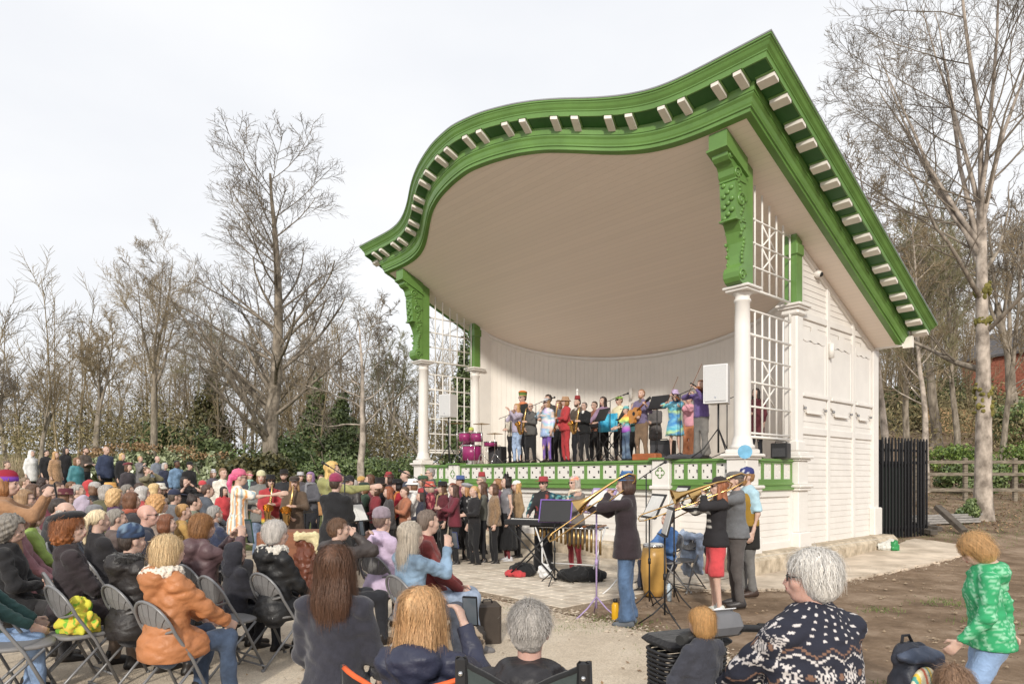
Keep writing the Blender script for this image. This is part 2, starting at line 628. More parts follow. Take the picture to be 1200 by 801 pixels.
def frieze_u(u0, u1, n, parent):
    mb = MB()
    mb.box(u0, u1, FV - .05, .06, 1.995, 2.046, .008)
    mb.box(u0, u1, FV - .02, .04, 1.962, 1.994)
    mb.box(u0, u1, FV - .02, .04, 1.60, 1.668)
    mb.box(u0, u1, FV - .055, .04, 1.545, 1.599, .01)
    mb.box(u0, u1, FV - .035, .04, 1.50, 1.544)
    mb.box(u0, u1, FV - .075, .04, 1.455, 1.499, .012)
    fr = mb.build('frieze_frame', m_green, parent)
    p = (u1 - u0) / n
    me = panel_mesh(p - .07)
    for k in range(n + 1):
        x = u0 + k * p
        mq = MB(); mq.box(max(u0, x - .035), min(u1, x + .035), FV - .02, .03, 1.669, 1.961)
        mq.build('frieze_stile', m_green, fr)
    for k in range(n):
        link('frieze_panel', me, m_white, fr, (u0 + k * p + .035, FV + .006, PZ0))
    mq = MB(); mq.box(u0, u1, .041, .045, 1.62, 1.99); mq.build('shade_sheet', m_shade_lens, fr)  # flat near-black sheet, paints in the shade seen through the panel openings
    return fr


frieze_u(-HW + .22, -3.62, 4, BS)
frieze_u(-3.18, 3.18, 14, BS)
frieze_u(3.62, HW - .22, 4, BS)
mbx = {}
for sg in (-1, 1):                                # side frieze
    e = empty('side_frieze'); e.parent = BS
    e.location = (sg * HW, SB / 2, 0); e.rotation_euler = (0, 0, sg * PI / 2)
    frieze_u(-SB / 2 + .21, SB / 2 - .21, 4, e)
# panelled white wall below the frieze
for u0, u1 in ((-HW + .22, -3.62), (-3.18, -1.1), (-1.0, 1.0), (1.1, 3.18), (3.62, HW - .22)):
    mb = MB(); mb.box(u0, u0 + .1, -.03, .05, PT, 1.454); mb.box(u1 - .1, u1, -.03, .05, PT, 1.454); mb.box(u0 + .1, u1 - .1, -.03, .05, 1.34, 1.454); mb.box(u0 + .1, u1 - .1, -.03, .05, PT, PT + .12)
    f_ = bpart(mb, 'panel_frame', m_white)
    board_run(f_, 'u', u0 + .101, u1 - .101, .049, -1, PT + .12, 1.34)
for sg in (-1, 1):
    mb = MB(); x0, x1 = (HW + .0401, HW + .09) if sg > 0 else (-HW - .09, -HW - .0401)
    mb.box(x0, x1, .21, .31, PT, 1.454); mb.box(x0, x1, SB - .31, SB - .21, PT, 1.454); mb.box(x0, x1, .31, SB - .31, 1.34, 1.454); mb.box(x0, x1, .31, SB - .31, PT, PT + .12)
    f_ = bpart(mb, 'panel_frame', m_white)
    board_run(f_, 'v', .311, SB - .311, sg * (HW + .0401), sg, PT + .12, 1.34)

# ---- columns ----------------------------------------------------------------------


def column(u, v, square=False):
    mb = MB()
    mb.box(u - .22, u + .22, v - .22, v + .22, 2.121, 2.20, .015)
    if not square:
        mb.lathe([(.215, 2.20), (.215, 2.26), (.18, 2.29), (.17, 2.38), (.15, 2.42), (.147, 2.44), (.145, 3.2), (.135, 4.4), (.128, 4.80), (.15, 4.82), (.15, 4.85), (.13, 4.86), (.13, 4.92), (.165, 4.95), (.175, 4.975)], 20, (u, v))
    else:
        mb.box(u - .14, u + .14, v - .14, v + .14, 2.201, 4.86, .03)
        mb.box(u - .17, u + .17, v - .17, v + .17, 2.201, 2.42, .03)
        mb.box(u - .18, u + .18, v - .18, v + .18, 4.861, 4.974, .03)
    c = bpart(mb, 'column', m_white)
    mb = MB(); mb.box(u - .22, u + .22, v - .22, v + .22, 4.976, 5.02, .012); mb.box(u - .255, u + .255, v - .255, v + .255, 5.021, 5.075, .014)
    mb.build('capital', m_white, c)
    return c


for sg in (-1, 1):
    column(sg * HW, 0); column(sg * HW, SB, sg > 0)
    # green posts above the capitals
    for v in (0, SB):
        mb = MB(); h = .12 if v else .13
        z1a, z1b = ceil_z(v - h), ceil_z(v + h)
        vs = [(sg * HW + x, v + y, z) for y, zt in ((-h, z1a), (h, z1b)) for x in (-h, h) for z in (5.076, zt)]
        mb.add(vs, [(0, 1, 3, 2), (4, 6, 7, 5), (0, 4, 5, 1), (2, 3, 7, 6), (0, 2, 6, 4), (1, 5, 7, 3)])
        if v:
            mb.box(sg * HW - .15, sg * HW + .15, v - .15, v + .15, ceil_z(v) - .35, ceil_z(v) - .12, .02)
        bpart(mb, 'post', m_green)


def bracket(u):
    w = .15
    t = ceil_z(0)
    def S(v, z): return (v, z)
    pr = [(-.125, 5.08), (-.26, 5.08), (-.33, 5.11), (-.375, 5.18), (-.385, 5.27), (-.35, 5.35), (-.29, 5.38), (-.25, 5.44), (-.235, 5.60), (-.25, 5.80), (-.30, 5.98), (-.37, 6.10), (-.40, 6.14), (-.45, 6.15), (-.455, 6.22), (-.47, 6.40), (-.49, 6.60), (-.50, 6.78), (-.47, 6.82), (-.53, 6.90), (-.55, 7.0), (-.60, 7.07), (-.68, 7.10), (-.735, 7.16), (-.74, 7.23), (-.70, 7.28), (-.125, 7.02)]
    br = MB(); br.prism(pr, 'x', u - w, u + w)
    o = bpart(br, 'bracket', m_green)
    mb = MB()                                   # top block following the roof slope
    poly = [(-.80, 7.29), (-.125, 6.99), (-.125, ceil_z(-.125)), (-.80, ceil_z(-.80))]
    mb.prism(poly, 'x', u - .175, u + .175)
    poly = [(-.84, 7.265), (-.125, 6.945), (-.125, 6.985), (-.84, 7.305)]
    mb.prism(poly, 'x', u - .2, u + .2)
    mb.build('bracket_block', m_green, o)
    def scroll(cv, cz, r, turns=1.6, th=.022, flip=1):
        for sx in (-1, 1):
            mq = MB(); pts = []
            for k in range(26):
                a = k / 25 * turns * 2 * PI; rr = r * (1 - .8 * k / 25)
                pts.append((u + sx * (w + .004), cv + flip * rr * math.cos(a), cz + rr * math.sin(a)))
            mq.tube(pts, th, 6); mq.ball((u + sx * (w + .004), cv, cz), (.025, r * .28, r * .28), 8, 5)
            mq.build('scroll', m_green, o)
    scroll(-.265, 5.22, .105); scroll(-.30, 6.50, .15, 1.2, .028); scroll(-.42, 6.94, .11, 1.4); scroll(-.63, 7.18, .07, 1.2, .02)
    # acanthus leaves on front face and sides
    mq = MB(); rg = random.Random(int(u * 10))
    for k in range(0):
        z = 5.5 + k * .08
        mq.ball((u + (-.06 if k % 2 else .06), -.245 - max(0, z - 5.75) * .26, z), (.07, .03, .06), 8, 5)
    for k in range(10):
        z = 6.2 + k * .062
        mq.ball((u + (-.075, 0, .075)[k % 3], -.475 - k * .003, z), (.05, .028, .045), 8, 5)
    mq.build('acanthus_carving', m_green, o)
    for sx in (-1, 1):
        mq = MB()
        for k in range(22):
            z = 5.45 + k * .068
            dep = .10 + .14 * max(0, (z - 5.9)) / 1.1
            mq.ball((u + sx * w, -.18 - dep * rg.random() * 1.2, z), (.022, .045, .038), 7, 4)
        tag(mq.build('acanthus_carving', m_green, o), kind='stuff')
    mq = MB()
    for z in (6.15, 6.83):
        mq = MB(); mq.box(u - w - .02, u + w + .02, -.50, -.15, z - .018, z + .018, .008); mq.build('bracket_band', m_green, o)


bracket(HW); bracket(-HW)

# ---- trellis in the side bays --------------------------------------------------------
m_trel = mat('trellis_paint', (.80, .775, .735), .45, .02)


def trellis(sg):
    e = empty('trellis'); e.parent = BS
    u = sg * HW
    def bar(p, q, th=.016):
        th *= 1.55
        mb = MB(); p, q = Vector(p), Vector(q); mb.tube([p, q], th, 4)
        mb.build('trellis_bar', m_trel, e)
    a, b = .16, SB - .15
    n = 6
    vsx = [a + (b - a) * k / n for k in range(n + 1)]
    z0, z1 = 2.43, 4.72
    for k, v in enumerate(vsx): bar((u, v, z0), (u, v, z1), .014)
    zr = [2.43, 2.50, 2.98, 3.42, 3.86, 4.28, 4.72]
    for z in zr: bar((u + .012 * sg, a, z), (u + .012 * sg, b, z), .018 if z in (2.43, 4.28) else .013)
    if sg > 0:
        for c0, c1 in ((2, 4),):
            for za, zb in ((2.98, 3.42), (3.42, 3.86)):
                bar((u - .012, vsx[c0], za), (u - .012, vsx[c1], zb), .012); bar((u - .012, vsx[c1], za), (u - .012, vsx[c0], zb), .012)
    zt = 5.10
    for v in vsx: bar((u, v, zt), (u, v, ceil_z(v) - .02), .014)
    bar((u + .012 * sg, a, zt), (u + .012 * sg, b, zt), .02)
    for z in (5.52, 5.95, 6.38):
        ve = min(b, (ZB0 - z) / SL)
        bar((u + .012 * sg, a, z), (u + .012 * sg, ve, z), .013)
    if sg > 0:
        for za, zb in ((5.52, 5.95), (5.95, 6.38)):
            bar((u - .012, vsx[2], za), (u - .012, vsx[4], zb), .012); bar((u - .012, vsx[4], za), (u - .012, vsx[2], zb), .012)
    for k in (0, n): bar((u, vsx[k], 4.72), (u, vsx[k], 5.08), .02)


trellis(1); trellis(-1)

# ---- side walls -------------------------------------------------------------------------


def side_wall(sg):
    e = empty('side_wall'); e.parent = BS
    f = HW + .02
    X = lambda a, b: (sg * a, sg * b) if sg > 0 else (sg * b, sg * a)
    mb = MB()                                                    # core
    vs = []
    for x in X(HW - .12, f):
        vs += [(x, SB + .1, PT - .02), (x, WR, PT - .02), (x, WR, ceil_z(WR) + .05), (x, SB + .1, ceil_z(SB + .1) + .05)]
    mb.add(vs, [(0, 1, 2, 3), (7, 6, 5, 4), (0, 4, 5, 1), (1, 5, 6, 2), (2, 6, 7, 3), (3, 7, 4, 0)])
    mb.build('wall_core', m_white, e)
    def strip(v0, v1, z0, z1, t=.05, nm='stile', bev=.008):
        q = MB(); a, b = X(f + .001, f + t); q.box(a, b, v0, v1, z0, z1, bev); return q.build(nm, m_white, e)
    if sg < 0:
        return e
    vA, vB = SB + .2, WR
    st = [SB + .2, 3.28, 4.55, WR - .28]
    for v in st[1:3]: strip(v, v + .13, PT, min(ceil_z(v + .13) - .05, 9), .05)
    strip(WR - .28, WR + .02, PT, ceil_z(WR) + .02, .08, 'corner_board'); strip(WR - .36, WR + .08, PT, 1.0, .14, 'corner_plinth', .02)
    q = MB(); q.box(HW - .12, HW + .06, WR + .001, WR + .12, PT, ceil_z(WR)); q.build('wall_end', m_white, e)
    bays = [(SB + .2, 3.28), (3.41, 4.55), (4.68, WR - .28)]
    for a, b in bays:
        strip(a, b, 2.56, 2.70, .045, 'mid_rail'); strip(a, b, 4.86, 5.0, .045, 'top_rail') if ceil_z(b) > 4.9 else strip(a, min(b, (ZB0 - 4.98) / SL), 4.86, 4.98, .045, 'top_rail')
        board_run(e, 'v', a, b, f, 1, PT, 2.56)
        board_run(e, 'v', a, b, f, 1, 2.70, 2.93)
        # shutter: plain leaf, shaped apron above and below
        strip(a + .10, b - .10, 3.38, 4.44, .03, 'shutter_leaf', .01)
        strip(a + .02, b - .02, 3.30, 3.375, .085, 'shutter_sill', .015)
        strip(a + .02, a + .1, 3.38, 4.6, .04, 'shutter_stile', .01); strip(b - .1, b - .02, 3.38, 4.6, .04, 'shutter_stile', .01)
        q = MB(); L = b - a
        poly = [(a + .06, 3.29), (b - .06, 3.29), (b - .06, 3.16), (b - .14, 3.12), (b - .2, 3.12), (b - .26, 3.0), (a + .26, 3.0), (a + .2, 3.12), (a + .14, 3.12), (a + .06, 3.16)]
        q.prism([(p[0], p[1]) for p in poly], 'x', f + .001, f + .04)
        q.build('apron', m_white, e)
        q = MB(); q.box(f + .041, f + .075, a + .24, b - .24, 2.975, 3.01, .006); q.build('apron_lip', m_white, e)
        q = MB()
        for vv in (a + .12, b - .12): q.tube([(f + .04, vv, 3.08), (f + .085, vv, 3.08)], .028, 8)
        q.build('shutter_bolt', mat('grey_iron', (.3, .3, .31), .5, .05, metal=.6), e)
        q = MB(); n_ = 14; pts = []
        for k in range(n_ + 1):
            t = k / n_; pts.append((a + .04 + (L - .08) * t, 4.44 - .06 * abs(math.sin(t * PI * 3)) ** .7 + .04))
        poly = pts + [(b - .04, 4.64), (a + L * .62, 4.64), (a + L * .6, 4.74), (a + L * .4, 4.74), (a + L * .38, 4.64), (a + .04, 4.64)]
        q.prism(poly, 'x', f + .031, f + .043); q.build('scalloped_head', m_white, e)
        board_run(e, 'v', a, b, f, 1, 4.62, 4.86, .12)
        board_run(e, 'v', a, b, f, 1, 5.0, 7.0, .12, topfn=lambda z: (ZB0 - z) / SL - .08)
    # raking board under the soffit
    q = MB(); vs = []
    for x in (f + .001, f + .06):
        vs += [(x, SB + .13, ceil_z(SB + .13) - .14), (x, WR - .1, ceil_z(WR - .1) - .12), (x, WR - .1, ceil_z(WR - .1)), (x, SB + .13, ceil_z(SB + .13))]
    q.add(vs, [(0, 1, 2, 3), (7, 6, 5, 4), (0, 4, 5, 1), (1, 5, 6, 2), (2, 6, 7, 3), (3, 7, 4, 0)])
    q.build('raking_board', m_white, e)
    # white downlight tube and dome camera
    q = MB(); q.tube([(f + .1, 3.34, 4.2), (f + .1, 3.34, 4.5)], .055, 12); q.tube([(f, 3.34, 4.35), (f + .06, 3.34, 4.35)], .03, 6); q.build('wall_light', m_white, e)
    q = MB(); q.ball((f + .07, 2.78, 5.85), (.09, .09, .08)); q.box(f, f + .06, 2.72, 2.84, 5.8, 5.95); cmr = q.build('dome_camera', m_white, e)
    q = MB(); q.ball((f + .12, 2.78, 5.83), (.06, .05, .05)); q.build('lens_dome', m_shade_lens, cmr)
    return e


side_wall(1); side_wall(-1)

# ---- curved back wall of vertical boards ---------------------------------------------------
m_bw = mat('back_wall_board', (.775, .735, .68), .5, .025, 2.0)
bwall = empty('back_wall'); bwall.parent = BS
NBW = 84
RXB, RYB = HW - .02, 2.70


def bwp(a, off=0.0):
    return ((RXB + off) * math.cos(a), SB + .02 + (RYB + off) * math.sin(a))


ag = np.linspace(0, PI, 600); pa = np.array([bwp(a) for a in ag]); ln = np.concatenate([[0], np.cumsum(np.linalg.norm(np.diff(pa, axis=0), axis=1))])
ang = np.interp(np.linspace(0, ln[-1], NBW + 1), ln, ag)
for k in range(NBW):
    a0, a1 = ang[k], ang[k + 1]
    g = (a1 - a0) * .014
    mb = MB(); vs = []
    for a in (a0 + g, a1 - g):
        for off in (0, .03):
            x, y = bwp(a, off)
            vs += [(x, y, STG - .05), (x, y, ceil_z(y) + .01)]
    mb.add(vs, [(0, 1, 3, 2), (4, 6, 7, 5), (0, 4, 5, 1), (2, 3, 7, 6), (0, 2, 6, 4), (1, 5, 7, 3)])
    mb.build('wall_board', m_bw, bwall)
mb = MB(); rings = []
for k in range(0, NBW + 1):
    x, y = bwp(ang[k], .031); x2, y2 = bwp(ang[k], .09)
    rings.append([(x, y, STG - .06), (x2, y2, STG - .06), (x2, y2, ceil_z(y2) + .1), (x, y, ceil_z(y) + .1)])
mb.loft(rings, True, True, False); mb.build('wall_backing', m_white, bwall)
mb = MB(); rings = []
for k in range(0, NBW + 1):
    x, y = bwp(ang[k], -.001); x2, y2 = bwp(ang[k], -.05); zc = ceil_z(y)
    rings.append([(x, y, zc - .10), (x2, y2, zc - .06), (x2, y2, zc + .005), (x, y, zc + .005)])
mb.loft(rings, True, True, False); mb.build('cove_moulding', m_white, bwall)
# rear of the building so that nothing shows through
mb = MB(); mb.box(-HW, HW, WR - .05, WR + .05, 0, ceil_z(WR)); bpart(mb, 'rear_wall', m_white)
for px, py in ((590, 462), (768, 455)):           # small wall lamps
    pass
for a in (math.radians(150), math.radians(102)):
    x, y = bwp(a, -.002); nx, ny = -math.cos(a), -math.sin(a)
    mb = MB(); mb.tube([(x, y, 4.05), (x + nx * .1, y + ny * .1, 4.05)], .03, 8); mb.tube([(x + nx * .1, y + ny * .1, 3.98), (x + nx * .1, y + ny * .1, 4.28)], .05, 10)
    mb.build('wall_lamp', m_white, bwall)
# ================================================================== GROUND
m_gr, _n, _b = new_mat('earth_and_turf')
t_ = N(_n, 'ShaderNodeTexCoord')
def _noise(scale, detail=6, rough=.6):
    x = N(_n, 'ShaderNodeTexNoise', Scale=scale, Detail=detail, Roughness=rough); _n.links.new(t_.outputs['Object'], x.inputs['Vector']); return x
def _ramp(src, stops):
    r = N(_n, 'ShaderNodeValToRGB'); e = r.color_ramp.elements
    e[0].position, e[0].color = stops[0][0], (*stops[0][1], 1); e[1].position, e[1].color = stops[-1][0], (*stops[-1][1], 1)
    for p, c in stops[1:-1]:
        q = e.new(p); q.color = (*c, 1)
    _n.links.new(src, r.inputs['Fac']); return r
earth = _ramp(_noise(1.3, 9, .7).outputs['Fac'], [(.3, (.11, .074, .048)), (.5, (.235, .165, .11)), (.72, (.42, .32, .235))])
turf = _ramp(_noise(3.0, 8, .75).outputs['Fac'], [(.3, (.06, .075, .025)), (.5, (.11, .13, .045)), (.7, (.20, .17, .085))])
va = N(_n, 'ShaderNodeVertexColor'); va.layer_name = 'zone'
sx_ = N(_n, 'ShaderNodeSeparateColor'); _n.links.new(va.outputs['Color'], sx_.inputs['Color'])
nm = _noise(2.2, 8, .7)
ad = N(_n, 'ShaderNodeMath', operation='ADD'); _n.links.new(sx_.outputs['Red'], ad.inputs[0]); _n.links.new(nm.outputs['Fac'], ad.inputs[1])
th = N(_n, 'ShaderNodeMapRange'); th.inputs['From Min'].default_value = .92; th.inputs['From Max'].default_value = 1.06; _n.links.new(ad.outputs[0], th.inputs['Value'])
mxg = N(_n, 'ShaderNodeMix', data_type='RGBA'); _n.links.new(th.outputs[0], mxg.inputs['Factor']); _n.links.new(earth.outputs['Color'], mxg.inputs['A']); _n.links.new(turf.outputs['Color'], mxg.inputs['B'])
_n.links.new(mxg.outputs['Result'], _b.inputs['Base Color'])
_b.inputs['Roughness'].default_value = .95; _b.inputs['Specular IOR Level'].default_value = .15
bpn = N(_n, 'ShaderNodeBump', Strength=.8, Distance=.04); _n.links.new(_noise(9, 8, .75).outputs['Fac'], bpn.inputs['Height']); _n.links.new(bpn.outputs['Normal'], _b.inputs['Normal'])


def grid_sheet(name, xs, ys, zf, m, zone=None):
    X, Y = np.meshgrid(xs, ys); Z = zf(X, Y)
    V = np.stack([X, Y, Z], -1).reshape(-1, 3); nx = len(xs); ny = len(ys)
    i = np.arange(nx - 1)[None, :] + nx * np.arange(ny - 1)[:, None]
    F = np.stack([i, i + 1, i + nx + 1, i + nx], -1).reshape(-1, 4)
    me = np_mesh(name, V, F)
    if zone is not None:
        ca = me.color_attributes.new('zone', 'FLOAT_COLOR', 'POINT')
        zz = zone(V[:, 0], V[:, 1]); c = np.stack([zz, zz, zz, np.ones_like(zz)], -1).astype(np.float32)
        ca.data.foreach_set('color', c.ravel())
    return link(name, me, m)


def vnoise(x, y, s, seed=0):
    r = np.random.RandomState(seed); o = 0
    for k in range(7):
        a = r.rand() * 6.28; f = s * (1 + .6 * r.rand()) * (1.35 ** k) / 2; o = o + np.sin((x * np.cos(a) + y * np.sin(a)) * f + r.rand() * 6.28) / (1 + .4 * k)
    return o / 3.0


def g_zone(x, y):
    r = x / np.maximum(y, 1)
    far = sstep(17, 24, y) * (1 - .6 * sstep(.3, .45, r))
    left = sstep(-.15, -.35, r) * sstep(12, 16, y)
    patch = .42 * np.exp(-((x - 1.0) ** 2 + (y - 7.6) ** 2) / .6) + .38 * np.exp(-((x - 3.1) ** 2 + (y - 5.3) ** 2) / .12) + .4 * np.exp(-((x - 10.5) ** 2 + (y - 17) ** 2) / 4)
    return np.clip(np.maximum(np.maximum(far, left), patch) * .62 + .12, 0, 1)


def g_z(x, y):
    near = sstep(22, 14, y) * sstep(0.4, 1.6, x - (-.4)) * sstep(2, 3, y)
    return ground_z(x, y) + near * (.016 * vnoise(x, y, 9, 3) + .012 * vnoise(x, y, 28, 5)) - .012


xs = np.concatenate([np.linspace(-400, -60, 18)[:-1], np.linspace(-60, -16, 26)[:-1], np.linspace(-16, -1, 26)[:-1], np.linspace(-1, 9, 90)[:-1], np.linspace(9, 60, 44)[:-1], np.linspace(60, 400, 18)])
ys = np.concatenate([np.linspace(-60, 1, 16)[:-1], np.linspace(1, 14, 115)[:-1], np.linspace(14, 60, 60)[:-1], np.linspace(60, 120, 30)[:-1], np.linspace(120, 800, 20)])
tag(grid_sheet('ground', xs, ys, g_z, m_gr, g_zone), kind='structure')

# ---- pale rolled-gravel path and audience area
m_grav, _n, _b = new_mat('pale_gravel')
t_ = N(_n, 'ShaderNodeTexCoord')
gcol = _ramp(_noise(1.1, 9, .7).outputs['Fac'], [(.3, (.47, .385, .29)), (.52, (.61, .515, .40)), (.72, (.70, .61, .49))])
vo = N(_n, 'ShaderNodeTexVoronoi', Scale=70.0); _n.links.new(t_.outputs['Object'], vo.inputs['Vector'])
vr_ = N(_n, 'ShaderNodeMapRange'); vr_.inputs['To Min'].default_value = .78; vr_.inputs['To Max'].default_value = 1.12; _n.links.new(vo.outputs['Color'], vr_.inputs['Value'])
ms = N(_n, 'ShaderNodeVectorMath', operation='SCALE'); _n.links.new(gcol.outputs['Color'], ms.inputs[0]); _n.links.new(vr_.outputs[0], ms.inputs['Scale'])
_n.links.new(ms.outputs[0], _b.inputs['Base Color']); _b.inputs['Roughness'].default_value = .95; _b.inputs['Specular IOR Level'].default_value = .15
bpn = N(_n, 'ShaderNodeBump', Strength=.6, Distance=.012); _n.links.new(vo.outputs['Distance'], bpn.inputs['Height']); _n.links.new(bpn.outputs['Normal'], _b.inputs['Normal'])


def poly_sheet(name, pts, z, m, jag=.05, seed=1, thick=.03):
    """flat sheet with a slightly broken edge, pts in plan"""
    rg = random.Random(seed); P = []
    n = len(pts)
    for i in range(n):
        a, b = Vector(pts[i]), Vector(pts[(i + 1) % n]); k = max(1, int((b - a).length / .12))
        k = min(k, 120)
        for j in range(k):
            p = a.lerp(b, j / k); P.append((p.x + rg.gauss(0, jag), p.y + rg.gauss(0, jag)))
    bm = bmesh.new(); vs = [bm.verts.new((x, y, z + gz(x, y))) for x, y in P]
    f = bm.faces.new(vs); bmesh.ops.triangulate(bm, faces=[f])
    ret = bmesh.ops.extrude_face_region(bm, geom=list(bm.faces)); 
    for v in [g for g in ret['geom'] if isinstance(g, bmesh.types.BMVert)]: v.co.z -= thick
    bmesh.ops.recalc_face_normals(bm, faces=bm.faces)
    me = bpy.data.meshes.new(name); bm.to_mesh(me); bm.free()
    return tag(link(name, me, m), kind='structure')


G = lambda px, py: (at(px, py, FPX * EYE / (py - HOR)).x, FPX * EYE / (py - HOR))
# boundary with the mud runs from the paving corner to lower right
poly_sheet('gravel_path', [(-14, .5), (2.6, .5), G(960, 801), G(860, 775), G(790, 752), G(720, 733), G(665, 722), G(620, 712), G(560, 700), (-.9, 10.2), (-2.2, 13.6), (-5, 15.5), (-12, 15.5)], .022, m_grav, .03, 3, .08)
# concrete apron along the side of the stand
m_conc = mat('worn_concrete', (.55, .455, .35), .9, .16, 1.6, .25, 40, col2=(.66, .56, .45))
ap = [bw(HW + PO + .0, WR + 1.4), bw(HW + PO + 1.5, WR + 1.2), bw(HW + PO + 1.35, 3.0), bw(HW + PO + 1.2, 0.2), bw(HW + PO + 1.0, -1.2), bw(HW + PO + .2, -2.2), bw(HW - .2, -2.4), bw(HW - .3, -.3), bw(HW + PO - .1, -.2)]
poly_sheet('concrete_apron', [(p.x, p.y) for p in ap], .03, m_conc, .022, 5, .08)
# block paving in front of the stage
m_pav = [mat('paver_a', (.55, .48, .39), .9, .14, 9, .2, 60), mat('paver_b', (.62, .545, .45), .9, .14, 9, .2, 60), mat('paver_c', (.48, .41, .33), .9, .14, 9, .2, 60)]
m_joint = mat('paving_bed', (.30, .245, .185), .95, .2, 20, .3, 60)
PZ = .055
pav = empty('paving', (BC.x, BC.y, 0), BROT); tag(pav, kind='structure')
mb = MB(); mb.box(-9, 5.36, -4.88, -PO + .02, -.05, PZ - .012); mb.build('paving_bed', m_joint, pav)
mb = MB(); mb.box(0, .196, 0, .196, PZ - .05, PZ, .01); pme = mb.mesh('paver'); pme.materials.append(m_pav[0])
rg = random.Random(7); cells = []
for i in range(60):
    for j in range(22):
        u, v = 5.16 - i * .2, -4.88 + j * .2
        p = bw(u, v)
        cells.append((p.length, u, v))
cells.sort()
for k, (d, u, v) in enumerate(cells[:300]):
    o = bpy.data.objects.new('paver', pme); COL.objects.link(o); o.parent = pav
    o.location = (u + .002, v + .002, rg.uniform(-.004, .004)); o.rotation_euler = (rg.gauss(0, .008), rg.gauss(0, .008), 0)
    o.material_slots[0].link = 'OBJECT'; o.material_slots[0].material = rg.choice(m_pav)
mb = MB()
for k, (d, u, v) in enumerate(cells[300:]): 
    mb.M = Matrix.Translation((u + .002, v + .002, rg.uniform(-.004, .002))); mb.cur = rg.randrange(3); mb.box(0, .196, 0, .196, PZ - .05, PZ)
mb.M = None
tag(mb.build('far_pavers', m_pav, pav), kind='stuff')
# ================================================================== TREES AND PLANTS
def tubes(P, R, k):
    """P (B,n,3) polylines, R (B,n) radii -> verts, quads"""
    B, n, _ = P.shape
    T = np.empty_like(P); T[:, 1:-1] = P[:, 2:] - P[:, :-2] if n > 2 else 0; T[:, 0] = P[:, 1] - P[:, 0]; T[:, -1] = P[:, -1] - P[:, -2]
    T /= np.linalg.norm(T, axis=2, keepdims=True) + 1e-9
    ref = np.zeros((B, 1, 3)); m = T[:, 0, :]; ax = np.argmin(np.abs(m), axis=1); ref[np.arange(B), 0, ax] = 1
    A = np.cross(T, np.broadcast_to(ref, T.shape)); A /= np.linalg.norm(A, axis=2, keepdims=True) + 1e-9
    Bn = np.cross(T, A)
    th = np.arange(k) * 2 * PI / k
    V = P[:, :, None, :] + R[:, :, None, None] * (A[:, :, None, :] * np.cos(th)[None, None, :, None] + Bn[:, :, None, :] * np.sin(th)[None, None, :, None])
    V = V.reshape(-1, 3)
    b = np.arange(B)[:, None, None] * (n * k); i = np.arange(n - 1)[None, :, None] * k; j = np.arange(k)[None, None, :]; j2 = (j + 1) % k
    F = np.stack([b + i + j, b + i + j2, b + i + k + j2, b + i + k + j], -1).reshape(-1, 4)
    return V, F


def grow(rs, start, d0, L, r0, n, wob, up, rend=.35):
    """step polylines: start (B,3), d0 (B,3) unit, L (B,), r0 (B,)"""
    B = len(start); P = np.empty((B, n, 3)); P[:, 0] = start; d = d0.copy(); st = (L / (n - 1))[:, None]
    for i in range(1, n):
        d = d + rs.normal(0, wob, (B, 3)); d[:, 2] += up
        d /= np.linalg.norm(d, axis=1, keepdims=True)
        P[:, i] = P[:, i - 1] + d * st
    t = np.linspace(0, 1, n)[None, :]
    R = r0[:, None] * (1 - (1 - rend) * t)
    return P, R


def spawn(rs, P, R, L, cnt, t0, ang, lr, rr, n, wob, up, tpow=1.0, lprof=.6, rmin=.01, rend=.35):
    B, m, _ = P.shape
    t = t0 + (1 - t0) * ((np.arange(cnt)[None, :] + rs.rand(B, cnt)) / cnt) ** tpow
    f = t * (m - 1); i = np.clip(f.astype(int), 0, m - 2); fr = (f - i)[..., None]
    bi = np.arange(B)[:, None]
    S = P[bi, i] * (1 - fr) + P[bi, i + 1] * fr
    T = P[bi, i + 1] - P[bi, i]; T /= np.linalg.norm(T, axis=2, keepdims=True) + 1e-9
    r = R[bi, i] * (1 - fr[..., 0]) + R[bi, i + 1] * fr[..., 0]
    q = rs.normal(0, 1, T.shape); q -= (q * T).sum(-1, keepdims=True) * T; q /= np.linalg.norm(q, axis=2, keepdims=True) + 1e-9
    a = np.radians(ang[0] + (ang[1] - ang[0]) * rs.rand(B, cnt))[..., None]
    D = T * np.cos(a) + q * np.sin(a)
    LL = L[:, None] * lr * (1 - lprof * t) * rs.uniform(.65, 1.2, (B, cnt))
    r0 = np.maximum(np.minimum(r * .75, r * rr * rs.uniform(.8, 1.15, (B, cnt))), rmin)
    P2, R2 = grow(rs, S.reshape(-1, 3), D.reshape(-1, 3), LL.ravel(), r0.ravel(), n, wob, up, rend)
    return P2, R2, LL.ravel()


